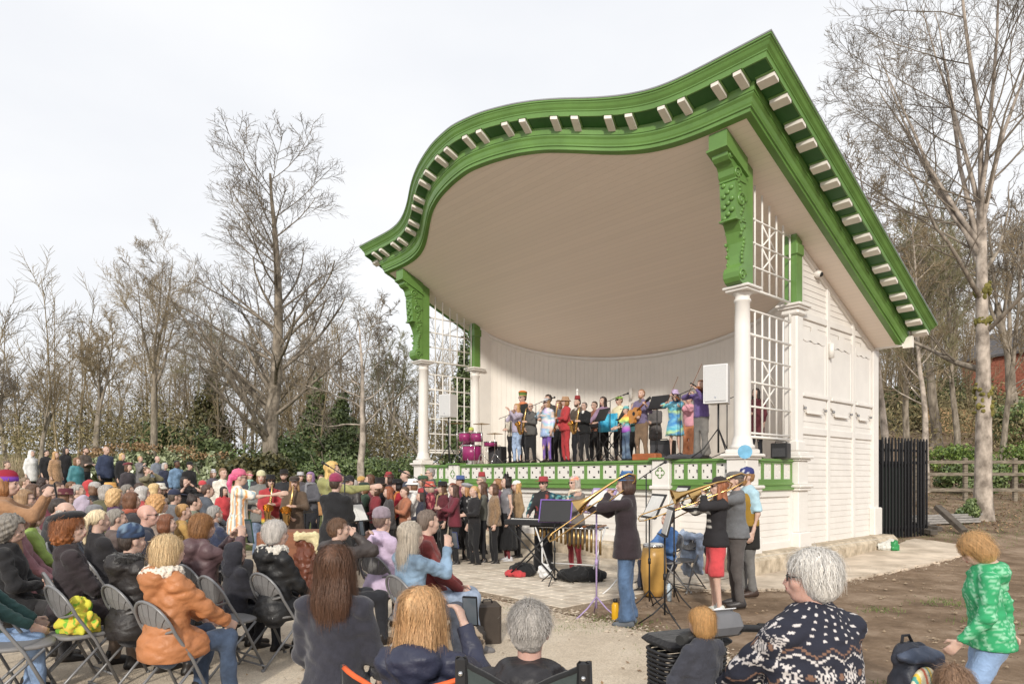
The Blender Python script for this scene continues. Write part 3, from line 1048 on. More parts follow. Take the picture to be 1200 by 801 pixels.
def make_tree_mesh(name, seed, H, r, limbs=24, sub=8, sub2=7, tw=5, t0=.25, ang1=(45, 75), lr1=.42, up1=.07, lean=(0, 0), trunk_wob=.03, fork=0, twr=.011, wob=.14, ft=.6):
    rs = np.random.RandomState(seed)
    d0 = np.array([[lean[0], lean[1], 1.0]]); d0 /= np.linalg.norm(d0)
    P0, R0 = grow(rs, np.zeros((1, 3)), d0, np.array([H * (.55 if fork else .96)]), np.array([r]), 16, trunk_wob, .02, .5 if fork else .12)
    R0[0, 0] *= 1.3; R0[0, 1] *= 1.08
    VF = [tubes(P0, R0, 10)]
    if fork:
        Pf, Rf, Lf = spawn(rs, P0, R0, np.array([H]), fork, ft, (12, 34), .62, .62, 14, .05, .05, lprof=.25, rend=.15)
        VF.append(tubes(Pf, Rf, 7))
        P1, R1, L1 = spawn(rs, Pf, Rf, Lf, max(7, limbs // fork + 2), .06, ang1, lr1 * 1.55, .42, 9, wob * .7, up1)
    else:
        P1, R1, L1 = spawn(rs, P0, R0, np.array([H]), limbs, t0, ang1, lr1, .36, 10, wob * .6, up1, lprof=.62)
    VF.append(tubes(P1, R1, 6))
    P2, R2, L2 = spawn(rs, P1, R1, L1, sub, .2, (28, 58), .56, .42, 7, wob, .05, lprof=.45, rmin=twr * 1.7)
    VF.append(tubes(P2, R2, 4))
    P3, R3, L3 = spawn(rs, P2, R2, L2, sub2, .2, (26, 55), .6, .55, 4, wob, .04, lprof=.4, rmin=twr * 1.2)
    VF.append(tubes(P3, R3, 3))
    if tw:
        P4, R4, L4 = spawn(rs, P3, R3, L3, tw, .25, (25, 55), .6, .7, 2, wob, .03, lprof=.3, rmin=twr)
        VF.append(tubes(P4, R4, 3))
    def join(VF, nm):
        V = []; F = []; o = 0
        for v, f in VF: V.append(v); F.append(f + o); o += len(v)
        return np_mesh(nm, np.concatenate(V), np.concatenate(F))
    nt_ = 2 if not fork else 2
    return join(VF[:nt_], name + '_trunk'), join(VF[nt_:], name + '_crown')


m_bark = mat('grey_brown_bark', (.165, .135, .102), .95, .3, 3.0, .6, 18, col2=(.265, .225, .18), stretch=(2, 2, .6))
m_bark2 = mat('pale_bark', (.26, .215, .175), .95, .35, 2.2, .7, 14, col2=(.42, .36, .305), stretch=(1.5, 1.5, 1.0))
m_twig = mat('bare_twigs', (.135, .11, .085), .95, .3, .4, col2=(.22, .185, .145))
m_wood = mat('far_twigs', (.18, .138, .085), .95, .3, .2, col2=(.29, .23, .145))
m_twig2 = mat('ochre_twigs', (.20, .15, .09), .95, .3, .3, col2=(.31, .245, .155))
m_twig3 = mat('greenish_twigs', (.13, .12, .065), .95, .3, .3, col2=(.21, .195, .105))
m_moss = mat('moss', (.10, .10, .02), .95, .3, 12, .6, 50, col2=(.21, .18, .05))

PR = {}
PR['tall'] = make_tree_mesh('tall', 12, 17.5, .34, 42, 8, 7, 4, .17, (34, 60), .36, .045, twr=.0075, wob=.09)
PR['wide'] = make_tree_mesh('wide', 5, 15.0, .27, 26, 9, 7, 4, .15, (40, 75), .42, .05, (.06, 0), .05, fork=5, twr=.008, wob=.11)
PR['bush'] = make_tree_mesh('bush', 23, 10.0, .22, 22, 8, 6, 3, .12, (25, 60), .50, .06, (0, 0), .05, fork=4, twr=.010, wob=.10)
PR['slim'] = make_tree_mesh('slim', 31, 14.0, .17, 24, 7, 6, 3, .3, (30, 60), .28, .07, (.02, .02), .04, twr=.010, wob=.10)
PR['crook'] = make_tree_mesh('crook', 44, 9.0, .19, 13, 7, 7, 4, .42, (45, 80), .48, .03, (.02, 0), .09, twr=.009, wob=.26)


TOPZ = {}
for _k, (_a, _b2) in PR.items():
    _zz = []
    for _m in (_a, _b2):
        _v = np.empty(len(_m.vertices) * 3, np.float32); _m.vertices.foreach_get('co', _v); _zz.append(float(_v[2::3].max()))
    TOPZ[_k] = max(_zz)


def tree(kind, px, d, top, label, name='bare_tree', bark=None, twig=None, rz=0.0, group='bare trees of the park', sxy=None, base=None, zoff=-.1):
    x = (px - CXP) / FPX * d
    g = gz(x, d) if base is None else base
    zt = EYE + (HOR - top) / FPX * d
    Hn = TOPZ[kind]
    s = (zt - g) / Hn
    e = empty(name, (x, d, g + zoff), rz); e.scale = (sxy or s, sxy or s, s)
    tag(e, label, 'tree', group)
    a = link('trunk', PR[kind][0], bark or m_bark, e); b = link('crown', PR[kind][1], twig or m_twig, e)
    return e


tree('tall', 318, 31, 146, 'tallest bare tree with a straight trunk beside the dark yew', rz=.6, sxy=1.2)
tree('wide', 178, 36, 240, 'broad bare tree with spreading limbs behind the laurel bank', rz=2.1, twig=m_twig2)
tree('bush', 45, 36, 402, 'bushy bare tree behind the pampas clump', rz=1.0, twig=m_twig2)
tree('bush', 112, 42, 348, 'many-stemmed tawny bare tree beside the broad one', rz=2.0, twig=m_twig2)
tree('wide', 250, 50, 330, 'distant bare tree between the broad tree and the tallest tree', rz=4.0, twig=m_twig3)
tree('crook', 418, 27, 330, 'crooked bare tree with twisting limbs beside the green post', rz=3.6, bark=m_bark2)
tree('slim', 372, 48, 335, 'slim pale bare tree behind the dark yew', rz=1.2, twig=m_twig2)
tree('slim', 296, 54, 360, 'thin bare tree deep in the wood behind the tallest trunk', rz=2.6, twig=m_twig2)
tree('bush', 450, 44, 380, 'low bare tree behind the white trellis', rz=.4, twig=m_twig3)
tree('bush', 8, 44, 408, 'spreading bare tree at the end of the pampas clump', rz=4.4, twig=m_twig)
tree('slim', 215, 58, 395, 'thin ochre bare tree above the laurel bank', rz=5.2, twig=m_twig2)
tree('bush', 345, 58, 400, 'hazy bare tree behind the conifers', rz=3.2, twig=m_twig2)

# big pale tree on the right, moss on its trunk
PR['right'] = make_tree_mesh('right', 63, 17.0, .245, 24, 8, 6, 4, .25, (28, 58), .42, .03, (.0, 0), .007, fork=8, twr=.0055, wob=.09, ft=.8)


def right_tree():
    d = 20.0; x = (1152 - CXP) / FPX * d; g = gz(x, d)
    e = empty('bare_tree', (x, d, g - .1), 1.4)
    tag(e, 'large pale-barked bare tree with moss on its trunk beside the post-and-rail fence', 'tree', 'bare trees of the park')
    link('trunk', PR['right'][0], m_bark2, e); link('crown', PR['right'][1], m_twig, e)
    rg = random.Random(3)
    for z, r_, q in ((3.4, .22, .8), (3.9, .21, 1.0), (6.0, .17, .6), (6.9, .17, .8)):
        mb = MB()
        for k in range(26):
            a = rg.random() * 6.28
            mb.ball((r_ * .95 * math.cos(a), r_ * .95 * math.sin(a), z + rg.gauss(0, .14 * q)), (rg.uniform(.05, .11), rg.uniform(.05, .11), rg.uniform(.04, .12)), 7, 5)
        tag(mb.build('moss_clump', m_moss, e), kind='stuff')
    # lower side limbs
    rs = np.random.RandomState(8)
    S = np.array([[0, 0, 4.55], [0, 0, 5.6], [0, 0, 6.6], [0, 0, 7.4]], float); D = np.array([[.75, .35, .5], [-.75, -.35, .55], [-.7, .5, .5], [.6, -.6, .6]], float); D /= np.linalg.norm(D, axis=1, keepdims=True)
    P1, R1 = grow(rs, S, D, np.array([4.2, 4.6, 5.0, 4.0]), np.array([.10, .075, .075, .07]), 10, .09, .03, .15)
    P2, R2, L2 = spawn(rs, P1, R1, np.array([4.2, 4.6, 5., 4.]), 9, .2, (30, 60), .42, .5, 6, .15, .05, rmin=.012)
    P3, R3, L3 = spawn(rs, P2, R2, L2, 7, .2, (30, 60), .45, .6, 4, .15, .04, rmin=.008)
    for i in range(4):
        v, f = tubes(P1[i:i + 1], R1[i:i + 1], 7); link('limb', np_mesh('limb', v, f), m_bark, e)
    v, f = tubes(P2, R2, 4); v3, f3 = tubes(P3, R3, 3)
    tag(link('limb_twigs', np_mesh('limb_twigs', np.concatenate([v, v3]), np.concatenate([f, f3 + len(v)])), m_twig, e), kind='stuff')


right_tree()
RT = [('slim', 1040, 27, 150, 'pale crooked trunk right behind the black railing', m_bark2), ('slim', 1062, 33, 200, 'bare tree behind the black railing', m_bark), ('bush', 1098, 40, 235, 'forked bare tree standing before the tan board fence', m_bark),
      ('slim', 1085, 30, 215, 'leaning bare tree between railing and mossy tree', m_bark2), ('slim', 1122, 36, 210, 'slender bare tree close beside the mossy trunk', m_bark), ('bush', 1192, 42, 190, 'bare tree below the brick house', m_bark),
      ('wide', 1120, 62, 200, 'broad bare tree high on the wooded bank', m_bark), ('wide', 1215, 70, 215, 'bare tree above the roof of the brick house', m_bark), ('bush', 1055, 55, 240, 'bushy bare tree deep behind the railing', m_bark), ('slim', 1175, 33, 230, 'thin bare tree behind the post-and-rail fence', m_bark)]
for i, (k, px, d, top, lab, bk) in enumerate(RT):
    tree(k, px, d, top, lab, bark=bk, twig=(m_twig2, m_twig3, m_twig)[i % 3], rz=i * 1.7, group='bare trees on the wooded bank')

# ---- far wood, one mass
rs = np.random.RandomState(77); VF = []


def wood_mass(n, x0, x1, y0, y1, h0, h1, dens=1.0):
    out_v = []; out_f = []; o = 0
    for k in range(n):
        y = rs.uniform(y0, y1); x = rs.uniform(x0, x1) / FPX * y; h = rs.uniform(h0, h1); g = gz(x, y)
        P0, R0 = grow(rs, np.array([[x, y, g]]), np.array([[rs.normal(0, .05), rs.normal(0, .05), 1.0]]), np.array([h]), np.array([.085]), 7, .05, .02, .2)
        P1, R1, L1 = spawn(rs, P0, R0, np.array([h]), 18, .06, (22, 55), .42, .45, 5, .12, .06, rmin=.02)
        P2, R2, L2 = spawn(rs, P1, R1, L1, 11, .1, (20, 55), .6, .6, 2, .15, .05, rmin=.018)
        for P, R, kk in ((P0, R0, 5), (P1, R1, 3), (P2, R2, 3)):
            v, f = tubes(P, R, kk); out_v.append(v); out_f.append(f + o); o += len(v)
    return np.concatenate(out_v), np.concatenate(out_f)


v, f = wood_mass(105, -640, -60, 44, 80, 6, 13)
tag(link('far_wood', np_mesh('far_wood', v, f), m_wood), 'brown mass of bare woodland behind the crowd', 'woodland', kind='stuff')
v, f = wood_mass(42, 400, 540, 42, 95, 7, 14); v_, f_ = wood_mass(16, 540, 660, 72, 98, 6, 11); f = np.concatenate([f, f_ + len(v)]); v = np.concatenate([v, v_])
tag(link('far_wood', np_mesh('far_wood', v, f), m_wood), 'brown mass of bare woodland on the bank behind the stand', 'woodland', kind='stuff')


# ---- leafy things: many small leaves in clumps
def leaf_mat(name, c1, c2, rough=.6):
    m, n, b = new_mat(name)
    g = N(n, 'ShaderNodeNewGeometry'); r = N(n, 'ShaderNodeValToRGB')
    r.color_ramp.elements[0].color = (*c1, 1); r.color_ramp.elements[1].color = (*c2, 1)
    n.links.new(g.outputs['Random Per Island'], r.inputs['Fac'])
    n.links.new(r.outputs['Color'], b.inputs['Base Color']); b.inputs['Roughness'].default_value = rough
    b.inputs['Subsurface Weight'].default_value = 0.0
    return m


m_yew = leaf_mat('yew_needles', (.035, .04, .012), (.12, .105, .035))
m_laurel = leaf_mat('laurel_leaves', (.15, .18, .085), (.38, .42, .25), .35)
m_laurel2 = leaf_mat('bronze_new_leaves', (.20, .11, .05), (.36, .24, .12), .5)
m_conif = leaf_mat('conifer_sprays', (.04, .06, .02), (.15, .19, .07))
m_ever = leaf_mat('evergreen_leaves', (.05, .085, .025), (.21, .27, .10), .5)
m_lush = leaf_mat('fresh_green_leaves', (.05, .10, .015), (.20, .27, .06), .5)
m_dry = leaf_mat('dry_grass_blades', (.33, .25, .15), (.58, .48, .33), .8)
m_brk = leaf_mat('dead_leaves', (.14, .08, .04), (.40, .26, .14), .9)


def leaf_cloud(rs, C, R, n, size, flat=.0, asp=.55):
    """C (k,3) clump centres, R (k,3) radii; leaves sit mostly near clump surfaces"""
    k = len(C); w_ = (R.prod(1)) ** .67; idx = rs.choice(k, n, p=w_ / w_.sum())
    d = rs.normal(0, 1, (n, 3)); d /= np.linalg.norm(d, axis=1, keepdims=True)
    p = C[idx] + d * R[idx] * (rs.uniform(.45, 1.08, (n, 1)))
    nrm = d + rs.normal(0, .6, (n, 3)); nrm[:, 2] += flat; nrm /= np.linalg.norm(nrm, axis=1, keepdims=True)
    a = np.cross(nrm, rs.normal(0, 1, (n, 3))); a /= np.linalg.norm(a, axis=1, keepdims=True); b = np.cross(nrm, a)
    s = size * rs.uniform(.6, 1.4, (n, 1))
    V = np.stack([p - a * s, p + b * s * asp, p + a * s, p - b * s * asp], 1).reshape(-1, 3)
    F = np.arange(4 * n).reshape(n, 4)
    return V, F


def bush(name, label, cat, px, d, w, h, n, size, m, seed, clumps=14, dep=None, group=None, shape='dome', stem=True, base=None):
    rs = np.random.RandomState(seed); x = (px - CXP) / FPX * d; g = gz(x, d) if base is None else base
    e = empty(name, (x, d, g)); tag(e, label, cat, group)
    dep = dep or w * .6
    C = []; R = []
    for k in range(clumps):
        if shape == 'cone':
            t = (k + rs.rand()) / clumps; rr = (1 - t) ** .8; a = rs.rand() * 6.28
            C.append([math.cos(a) * rr * w * .27, math.sin(a) * rr * dep * .27, h * (.06 + .92 * t)]); R.append([w * .26 * rr + .12 * w * .3, dep * .26 * rr + .1, h * .09])
        else:
            a = rs.rand() * 6.28; q = math.sqrt(rs.rand()); t = rs.rand()
            C.append([math.cos(a) * q * w * .40, math.sin(a) * q * dep * .4, h * (.2 + .62 * t * (1 - .55 * q * q))]); R.append([w * rs.uniform(.10, .18), dep * rs.uniform(.12, .2), h * rs.uniform(.13, .22)])
    v, f = leaf_cloud(rs, np.array(C), np.array(R), n, size)
    link('foliage', np_mesh('foliage', v, f, False), m, e)
    if stem:
        P, Rr = grow(rs, np.zeros((5, 3)), np.array([[rs.normal(0, .35), rs.normal(0, .3), 1.] for _ in range(5)]), np.full(5, h * .75), np.full(5, max(.03, h * .014)), 6, .08, .05)
        v, f = tubes(P, Rr, 6); link('trunk', np_mesh('trunk', v, f), m_bark, e)
    return e


bush('yew_bush', 'dark round yew behind the conductor', 'shrub', 298, 25, 3.9, 2.4, 6500, .085, m_yew, 1, 26, 3.0)
for i, (px, w_, h, lab) in enumerate(((118, 2.6, 1.75, 'laurel shrub at the pampas end of the bank'), (160, 2.9, 2.0, 'laurel shrub in the middle of the bank'), (205, 2.9, 1.9, 'laurel shrub with pale leaves on the bank'), (244, 2.4, 1.65, 'laurel shrub next to the dark yew'))):
    e = bush('laurel_shrub', lab, 'shrub', px, 25.5, w_, h, 3600, .08, m_laurel, 20 + i, 18, 2.2, 'laurel bank')
    rs_ = np.random.RandomState(50 + i)
    C = np.array([[rs_.uniform(-.35, .35) * w_, rs_.uniform(-.6, .4), h * rs_.uniform(.78, .9)] for _ in range(9)]); v, f = leaf_cloud(rs_, C, np.tile([[.3, .3, .16]], (9, 1)), 330, .055)
    tag(link('bronze_shoots', np_mesh('bronze_shoots', v, f, False), m_laurel2, e), kind='stuff')
# dense brown and green undergrowth of the far wood
rs = np.random.RandomState(31)
m_under = leaf_mat('undergrowth', (.12, .10, .045), (.30, .25, .13), .9)


def undergrowth(x0, x1, y0, y1, n, hmax, label):
    C = []; R = []
    for k in range(n):
        y = rs.uniform(y0, y1); x = rs.uniform(x0, x1) / FPX * y; h = rs.uniform(.5, 1) * hmax
        C.append([x, y, gz(x, y) + h * .45]); R.append([rs.uniform(1.2, 2.6), rs.uniform(1, 1.6), h * .55])
    v, f = leaf_cloud(rs, np.array(C), np.array(R), n * 300, .13, asp=.3)
    tag(link('undergrowth', np_mesh('undergrowth', v, f, False), m_under), label, 'undergrowth', kind='stuff')


undergrowth(-640, -70, 40, 62, 105, 6.0, 'brown undergrowth of the wood behind the crowd')
undergrowth(430, 600, 38, 60, 40, 4.0, 'brown undergrowth on the bank behind the stand')
bush('conifer', 'dark conifer behind the crooked tree', 'tree', 402, 40, 4.4, 6.0, 9000, .11, m_conif, 3, 40, 4.0, 'conifers in the park', 'cone')
bush('conifer', 'tall slim conifer left of the low bare tree', 'tree', 372, 46, 4.0, 7.4, 8000, .12, m_conif, 4, 40, 4.0, 'conifers in the park', 'cone')
bush('evergreen_shrub', 'mid-green evergreen shrub behind the yew', 'shrub', 330, 38, 6.0, 4.2, 5000, .12, m_ever, 41, 26, 3.4)
bush('evergreen_shrub', 'olive-green evergreen shrub behind the laurels', 'shrub', 205, 42, 7.0, 3.6, 4500, .13, m_conif, 42, 26, 3.4)
bush('conifer', 'dark conifer below the broad bare tree', 'tree', 246, 46, 4.5, 6.5, 7000, .12, m_yew, 5, 40, 4.0, 'conifers in the park', 'cone')
bush('conifer', 'tall conifer seen through the white trellis', 'tree', 545, 34, 3.0, 8.6, 8000, .11, m_conif, 6, 44, 3.0, 'conifers in the park', 'cone')
bush('evergreen_shrub', 'large green evergreen shrub beneath the crooked tree', 'shrub', 388, 34, 5.0, 3.6, 9000, .09, m_ever, 7, 26, 3.4)
bush('evergreen_shrub', 'evergreen shrub behind the white column', 'shrub', 458, 36, 5.5, 2.9, 8000, .09, m_ever, 8, 26, 3.4)
bush('evergreen_shrub', 'low dark shrub behind the drum kit trellis', 'shrub', 528, 30, 4.6, 1.7, 5000, .08, m_conif, 9, 20, 2.4)
for i, (px, d, w_, h, m_, lab) in enumerate(((1140, 29, 3.4, 1.9, m_ever, 'green shrub behind the mossy trunk'), (1112, 34, 4.6, 1.9, m_lush, 'fresh green shrub below the tan board fence'), (1190, 31, 4.4, 2.3, m_lush, 'rounded fresh green shrub beyond the post-and-rail fence'), (1205, 40, 6, 3.2, m_ever, 'evergreen thicket under the brick house'), (1080, 50, 7, 6.0, m_conif, 'dark evergreen among the bank trees'), (1130, 56, 6, 6.5, m_conif, 'dark evergreen behind the mossy tree'), (1175, 52, 7, 3.4, m_ever, 'evergreen thicket beside the brick house'))):
    bush('evergreen_shrub', lab, 'shrub', px, d, w_, h, 3800, .075 if d < 40 else .12, m_, 60 + i, 20, w_ * .7, 'shrubs on the bank')
bush('ground_plant', 'small leafy plant at the foot of the mossy tree', 'plant', 1137, 19.6, .9, .75, 1500, .05, m_ever, 90, 10, .7)


def tuft(name, label, px, d, n, h, spread, m, seed):
    rs = np.random.RandomState(seed); x = (px - CXP) / FPX * d; g = gz(x, d)
    a = rs.rand(n) * 6.28; q = rs.rand(n) * spread
    S = np.stack([np.cos(a) * q * .5, np.sin(a) * q * .5, np.zeros(n)], 1); D = np.stack([np.cos(a) * .25, np.sin(a) * .25, np.ones(n)], 1) + rs.normal(0, .12, (n, 3)); D /= np.linalg.norm(D, axis=1, keepdims=True)
    P, R = grow(rs, S, D, h * rs.uniform(.6, 1.1, n), np.full(n, .012), 5, .08, -.05, .2)
    v, f = tubes(P, R, 3); o = link(name, np_mesh(name, v, f), m); o.location = (x, d, g); tag(o, label, 'plant'); return o


tuft('pampas_grass', 'dry pampas grass clump at the end of the laurel bank', 14, 26, 420, 1.5, 1.6, m_dry, 1)
# grass blades on the bank and among the mud (uncountable)
rs = np.random.RandomState(9)


def blades(name, pts, h, m):
    n = len(pts); S = np.array(pts); D = rs.normal(0, .45, (n, 3)); D[:, 2] = 1; D /= np.linalg.norm(D, axis=1, keepdims=True)
    P, R = grow(rs, S, D, h * rs.uniform(.5, 1.2, n), np.full(n, .0045), 3, .2, -.05, .1); v, f = tubes(P, R, 3)
    return tag(link(name, np_mesh(name, v, f), m), 'short green grass', 'grass', kind='stuff')


pts = []
for cx_, cy_, sp, k in ((1.05, 7.75, .3, 380), (.55, 7.6, .25, 200), (-.05, 8.6, .22, 160), (3.2, 5.3, .18, 200), (1.6, 6.5, .25, 130), (5.6, 7.9, .22, 90), (5.9, 9.1, .25, 130), (11.5, 17.5, 1.2, 600), (8.9, 16.3, .5, 250), (2.35, 6.0, .2, 120), (4.7, 8.6, .15, 60)):
    for _ in range(k):
        x, y = rs.normal(cx_, sp), rs.normal(cy_, sp * .8); pts.append((x, y, gz(x, y) - .005))
blades('grass_tufts', pts, .055, m_lush)
pts = []
for _ in range(3500):
    y = rs.uniform(17, 34); x = rs.uniform(.52, .95) * y
    pts.append((x, y, gz(x, y) - .02))
blades('bank_grass', pts, .13, m_ever)
# leaf litter on the right-hand bank
n = 7000; y = rs.uniform(17.5, 36, n); x = rs.uniform(.5, .9, n) * y; z = ground_z(x, y) + .02
a = rs.normal(0, 1, (n, 3)); a[:, 2] *= .3; a /= np.linalg.norm(a, axis=1, keepdims=True); b = np.cross(a, [0, 0, 1.0]); p = np.stack([x, y, z], 1); s_ = .05
v = np.stack([p - a * s_, p + b * s_ * .6, p + a * s_, p - b * s_ * .6], 1).reshape(-1, 3)
tag(link('leaf_litter', np_mesh('leaf_litter', v, np.arange(4 * n).reshape(n, 4), False), m_brk), 'brown fallen leaves on the bank', 'leaves', kind='stuff')
# clods and pebbles on the mud
mbk = MB(); rg = random.Random(12)
base_v = []
n = 1100; V = []; F = []
octa = np.array([[1, 0, 0], [0, 1, 0], [-1, 0, 0], [0, -1, 0], [0, 0, 1], [0, 0, -1]], float); of = np.array([[0, 1, 4], [1, 2, 4], [2, 3, 4], [3, 0, 4], [1, 0, 5], [2, 1, 5], [3, 2, 5], [0, 3, 5]])
for k in range(n):
    y = rs.uniform(3.6, 13); x = rs.uniform(.0, .78) * y
    if x < (8.6 - y) * .9 + .4: continue
    s = abs(rs.normal(0, .011)) + .004
    if (Vector((x, y)) - BC).dot(VV) > -2.4 and (Vector((x, y)) - BC).dot(UV) < HW + PO + 1.3: continue
    V.append(octa * np.array([s * 1.3, s, s * .7]) * rs.uniform(.7, 1.3, (6, 1)) + [x, y, s * .2]); F.append(of + 6 * (len(V) - 1))
m_clod = mat('earth_clods', (.19, .14, .095), .95, .3, 20, col2=(.30, .23, .16))
tag(link('earth_clods', np_mesh('earth_clods', np.concatenate(V), np.concatenate(F), False), m_clod), 'loose clods of brown earth', 'earth', kind='stuff')

# grit straying over the edges of path and apron, and a few blown leaves
rs = np.random.RandomState(15); V = []; F = []; Lp = []
edge = [G(960, 801), G(860, 775), G(790, 752), G(720, 733), G(665, 722), G(620, 712), G(560, 700)]
ape = [(p.x, p.y) for p in ap[1:7]]
for poly, k, sd_ in ((edge, 1500, .16), (ape, 1300, .14)):
    for _ in range(k):
        i = rs.randint(len(poly) - 1); t = rs.rand(); x = poly[i][0] * (1 - t) + poly[i + 1][0] * t + rs.normal(0, sd_); y = poly[i][1] * (1 - t) + poly[i + 1][1] * t + rs.normal(0, sd_)
        s = abs(rs.normal(0, .008)) + .004; V.append(octa * np.array([s * 1.3, s, s * .6]) * rs.uniform(.6, 1.3, (6, 1)) + [x, y, gz(x, y) + .024]); F.append(of + 6 * (len(V) - 1))
m_grit = leaf_mat('mixed_grit', (.20, .145, .10), (.62, .53, .42), .95)
tag(link('grit', np_mesh('grit', np.concatenate(V), np.concatenate(F), False), m_grit), 'loose grit along the edges of the path', 'grit', kind='stuff')
n = 420; y = rs.uniform(3.4, 13, n); x = rs.uniform(-.45, .75, n) * y; z = ground_z(x, y) + .034
a = rs.normal(0, 1, (n, 3)); a[:, 2] *= .25; a /= np.linalg.norm(a, axis=1, keepdims=True); b = np.cross(a, [0, 0, 1.0]); p = np.stack([x, y, z], 1); s_ = rs.uniform(.012, .028, (n, 1))
v = np.stack([p - a * s_, p + b * s_ * .6, p + a * s_, p - b * s_ * .6], 1).reshape(-1, 3)
tag(link('blown_leaves', np_mesh('blown_leaves', v, np.arange(4 * n).reshape(n, 4), False), m_brk), 'small brown leaves blown over path and earth', 'leaves', kind='stuff')

# ---- fences, house, timber ------------------------------------------------------
m_black = mat('black_metal', (.018, .018, .02), .45, .1, metal=.2)
m_wood_ = mat('weathered_rail', (.15, .125, .095), .9, .25, 4, .3, 40, col2=(.23, .195, .15), stretch=(1, 1, 6))
m_tan = mat('tan_fence_board', (.40, .26, .14), .85, .2, 4)
e = empty('railing', bw(HW - .2, WR + .35)); tag(e, 'tall black metal security railing behind the stand', 'railing')
a_ = at(1034, 632, 16.3); b_ = at(1086, 632, 17.2)
e.location = (a_.x, a_.y, gz(a_.x, a_.y) - .05); dv = Vector((b_.x - a_.x, b_.y - a_.y)); L = dv.length; e.rotation_euler = (0, 0, math.atan2(dv.y, dv.x))
for k in range(15):
    x = k * L / 14; mb = MB(); mb.box(x - .022, x + .022, -.015, .015, .1, 2.5); mb.prism([(x - .022, 2.5), (x + .022, 2.5), (x, 2.56)], 'y', -.015, .015); mb.build('pale', m_black, e)
for z in (.35, 1.95, 2.25): mb = MB(); mb.box(-.02, L + .02, .016, .05, z - .03, z + .03); mb.build('rail', m_black, e)
for x in (0, L * .66, L): mb = MB(); mb.box(x - .05, x + .05, .06, .16, -.1, 2.5); mb.build('post', m_black, e)
mb = MB(); mb.box(-1.2, L * .62, .17, .2, .02, 1.95); mb.build('backing_sheet', mat('black_sheet', (.012, .02, .016), .6), e)
# second side of the enclosure running back
for k in range(16):
    y = .2 + k * .12; mb = MB(); mb.box(L - .02, L + .02, y - .02, y + .02, .1, 2.5); mb.build('pale', m_black, e)

fx0, fx1, fd = 1062, 1290, 25.0
e = empty('rail_fence', (at(fx0, 559, fd).x, fd, 0)); tag(e, 'weathered post-and-rail fence across the foot of the bank', 'fence')
L = at(fx1, 559, fd).x - at(fx0, 559, fd).x
g0 = gz(e.location.x + 2, fd)
for z in (.42, 1.0, 1.45): mb = MB(); mb.M = Matrix.Translation((0, 0, g0)); mb.box(0, L, -.03, .03, z - .06, z + .06); mb.build('rail', m_wood_, e)
for k in range(5): x = .4 + k * 1.85; mb = MB(); mb.box(x - .07, x + .07, .031, .15, g0 - .3, g0 + 1.6, .01); mb.build('post', m_wood_, e)
e = empty('board_fence', (at(1085, 559, 46).x, 46, 0)); tag(e, 'tan close-boarded fence up on the bank', 'fence')
for k in range(64):
    x = k * .165; y = k * .10; g = gz(e.location.x + x, 46 + y)
    mb = MB(); mb.box(x, x + .155, y, y + .025, g - .2, g + 1.75 + .02 * (k % 3)); mb.build('board', m_tan, e)
m_brick = mat('red_brick', (.28, .085, .055), .9, .2, 8, .2, 60, col2=(.38, .14, .09))
m_slate = mat('slate', (.11, .105, .11), .7, .15, 5)
m_win = mat('window_glass', (.05, .06, .07), .15)
hx = at(1196, 559, 60); hz = EYE + (HOR - 462) / FPX * 60
e = empty('brick_house', (hx.x, 60, hz)); e.rotation_euler = (0, 0, .35); tag(e, 'red brick house with a slate roof up behind the trees', 'house')
mb = MB(); mb.box(-3.2, 4, -3, 3, -3, 3.3); mb.prism([(-3.2, 3.3), (4, 3.3), (.4, 5.6)], 'y', -3, 3); mb.build('wall', m_brick, e)
mb = MB(); mb.prism([(-3.5, 3.1), (.4, 5.7), (4.3, 3.1), (4.3, 3.3), (.4, 5.95), (-3.5, 3.3)], 'y', -3.3, 3.3); rf = mb.build('roof', m_slate, e)
mb = MB(); mb.box(1.4, 2.1, -.5, .5, 4.4, 7.0); mb.build('chimney', m_brick, rf)
for x in (-2, 1.6):
    mb = MB(); mb.box(x - .55, x + .55, -3.04, -2.98, .8, 2.2); wdw = mb.build('window', m_white, e)
    mb = MB(); mb.box(x - .47, x + .47, -3.06, -3.041, .88, 2.12); mb.build('pane', m_win, wdw)
mb = MB(); mb.box(-1.5, .4, -3.4, -3.001, -1.5, .3); mb.build('porch', m_white, e)
# stack of grey timbers by the tree
rg = random.Random(5); m_tim = mat('grey_timber', (.22, .205, .19), .85, .2, 5, .2, 40, col2=(.32, .30, .28), stretch=(1, 6, 6))
tl = [(1062, 612, 1148, 609), (1066, 616, 1146, 612), (1070, 608, 1140, 605), (1075, 604, 1150, 607), (1068, 620, 1120, 615), (1085, 617, 1147, 615), (1060, 606, 1120, 604)]
for i, (x0, y0, x1, y1) in enumerate(tl):
    d0 = 18.6 + .12 * i; p, q = at(x0, y0, d0), at(x1, y1, d0 + .6)
    p.z = gz(p.x, p.y) + .06 + .055 * (i % 4); q.z = gz(q.x, q.y) + .06 + .055 * (i % 4)
    L = (q - p).length; mb = MB(); mb.box(0, L, -.055, .055, -.028, .028, .006)
    o = mb.build('timber_plank', m_tim, None, p); o.rotation_euler = (0, -math.asin((q.z - p.z) / L), math.atan2(q.y - p.y, q.x - p.x)); tag(o, 'grey plank in the low timber stack by the mossy tree', 'plank', 'stacked planks')
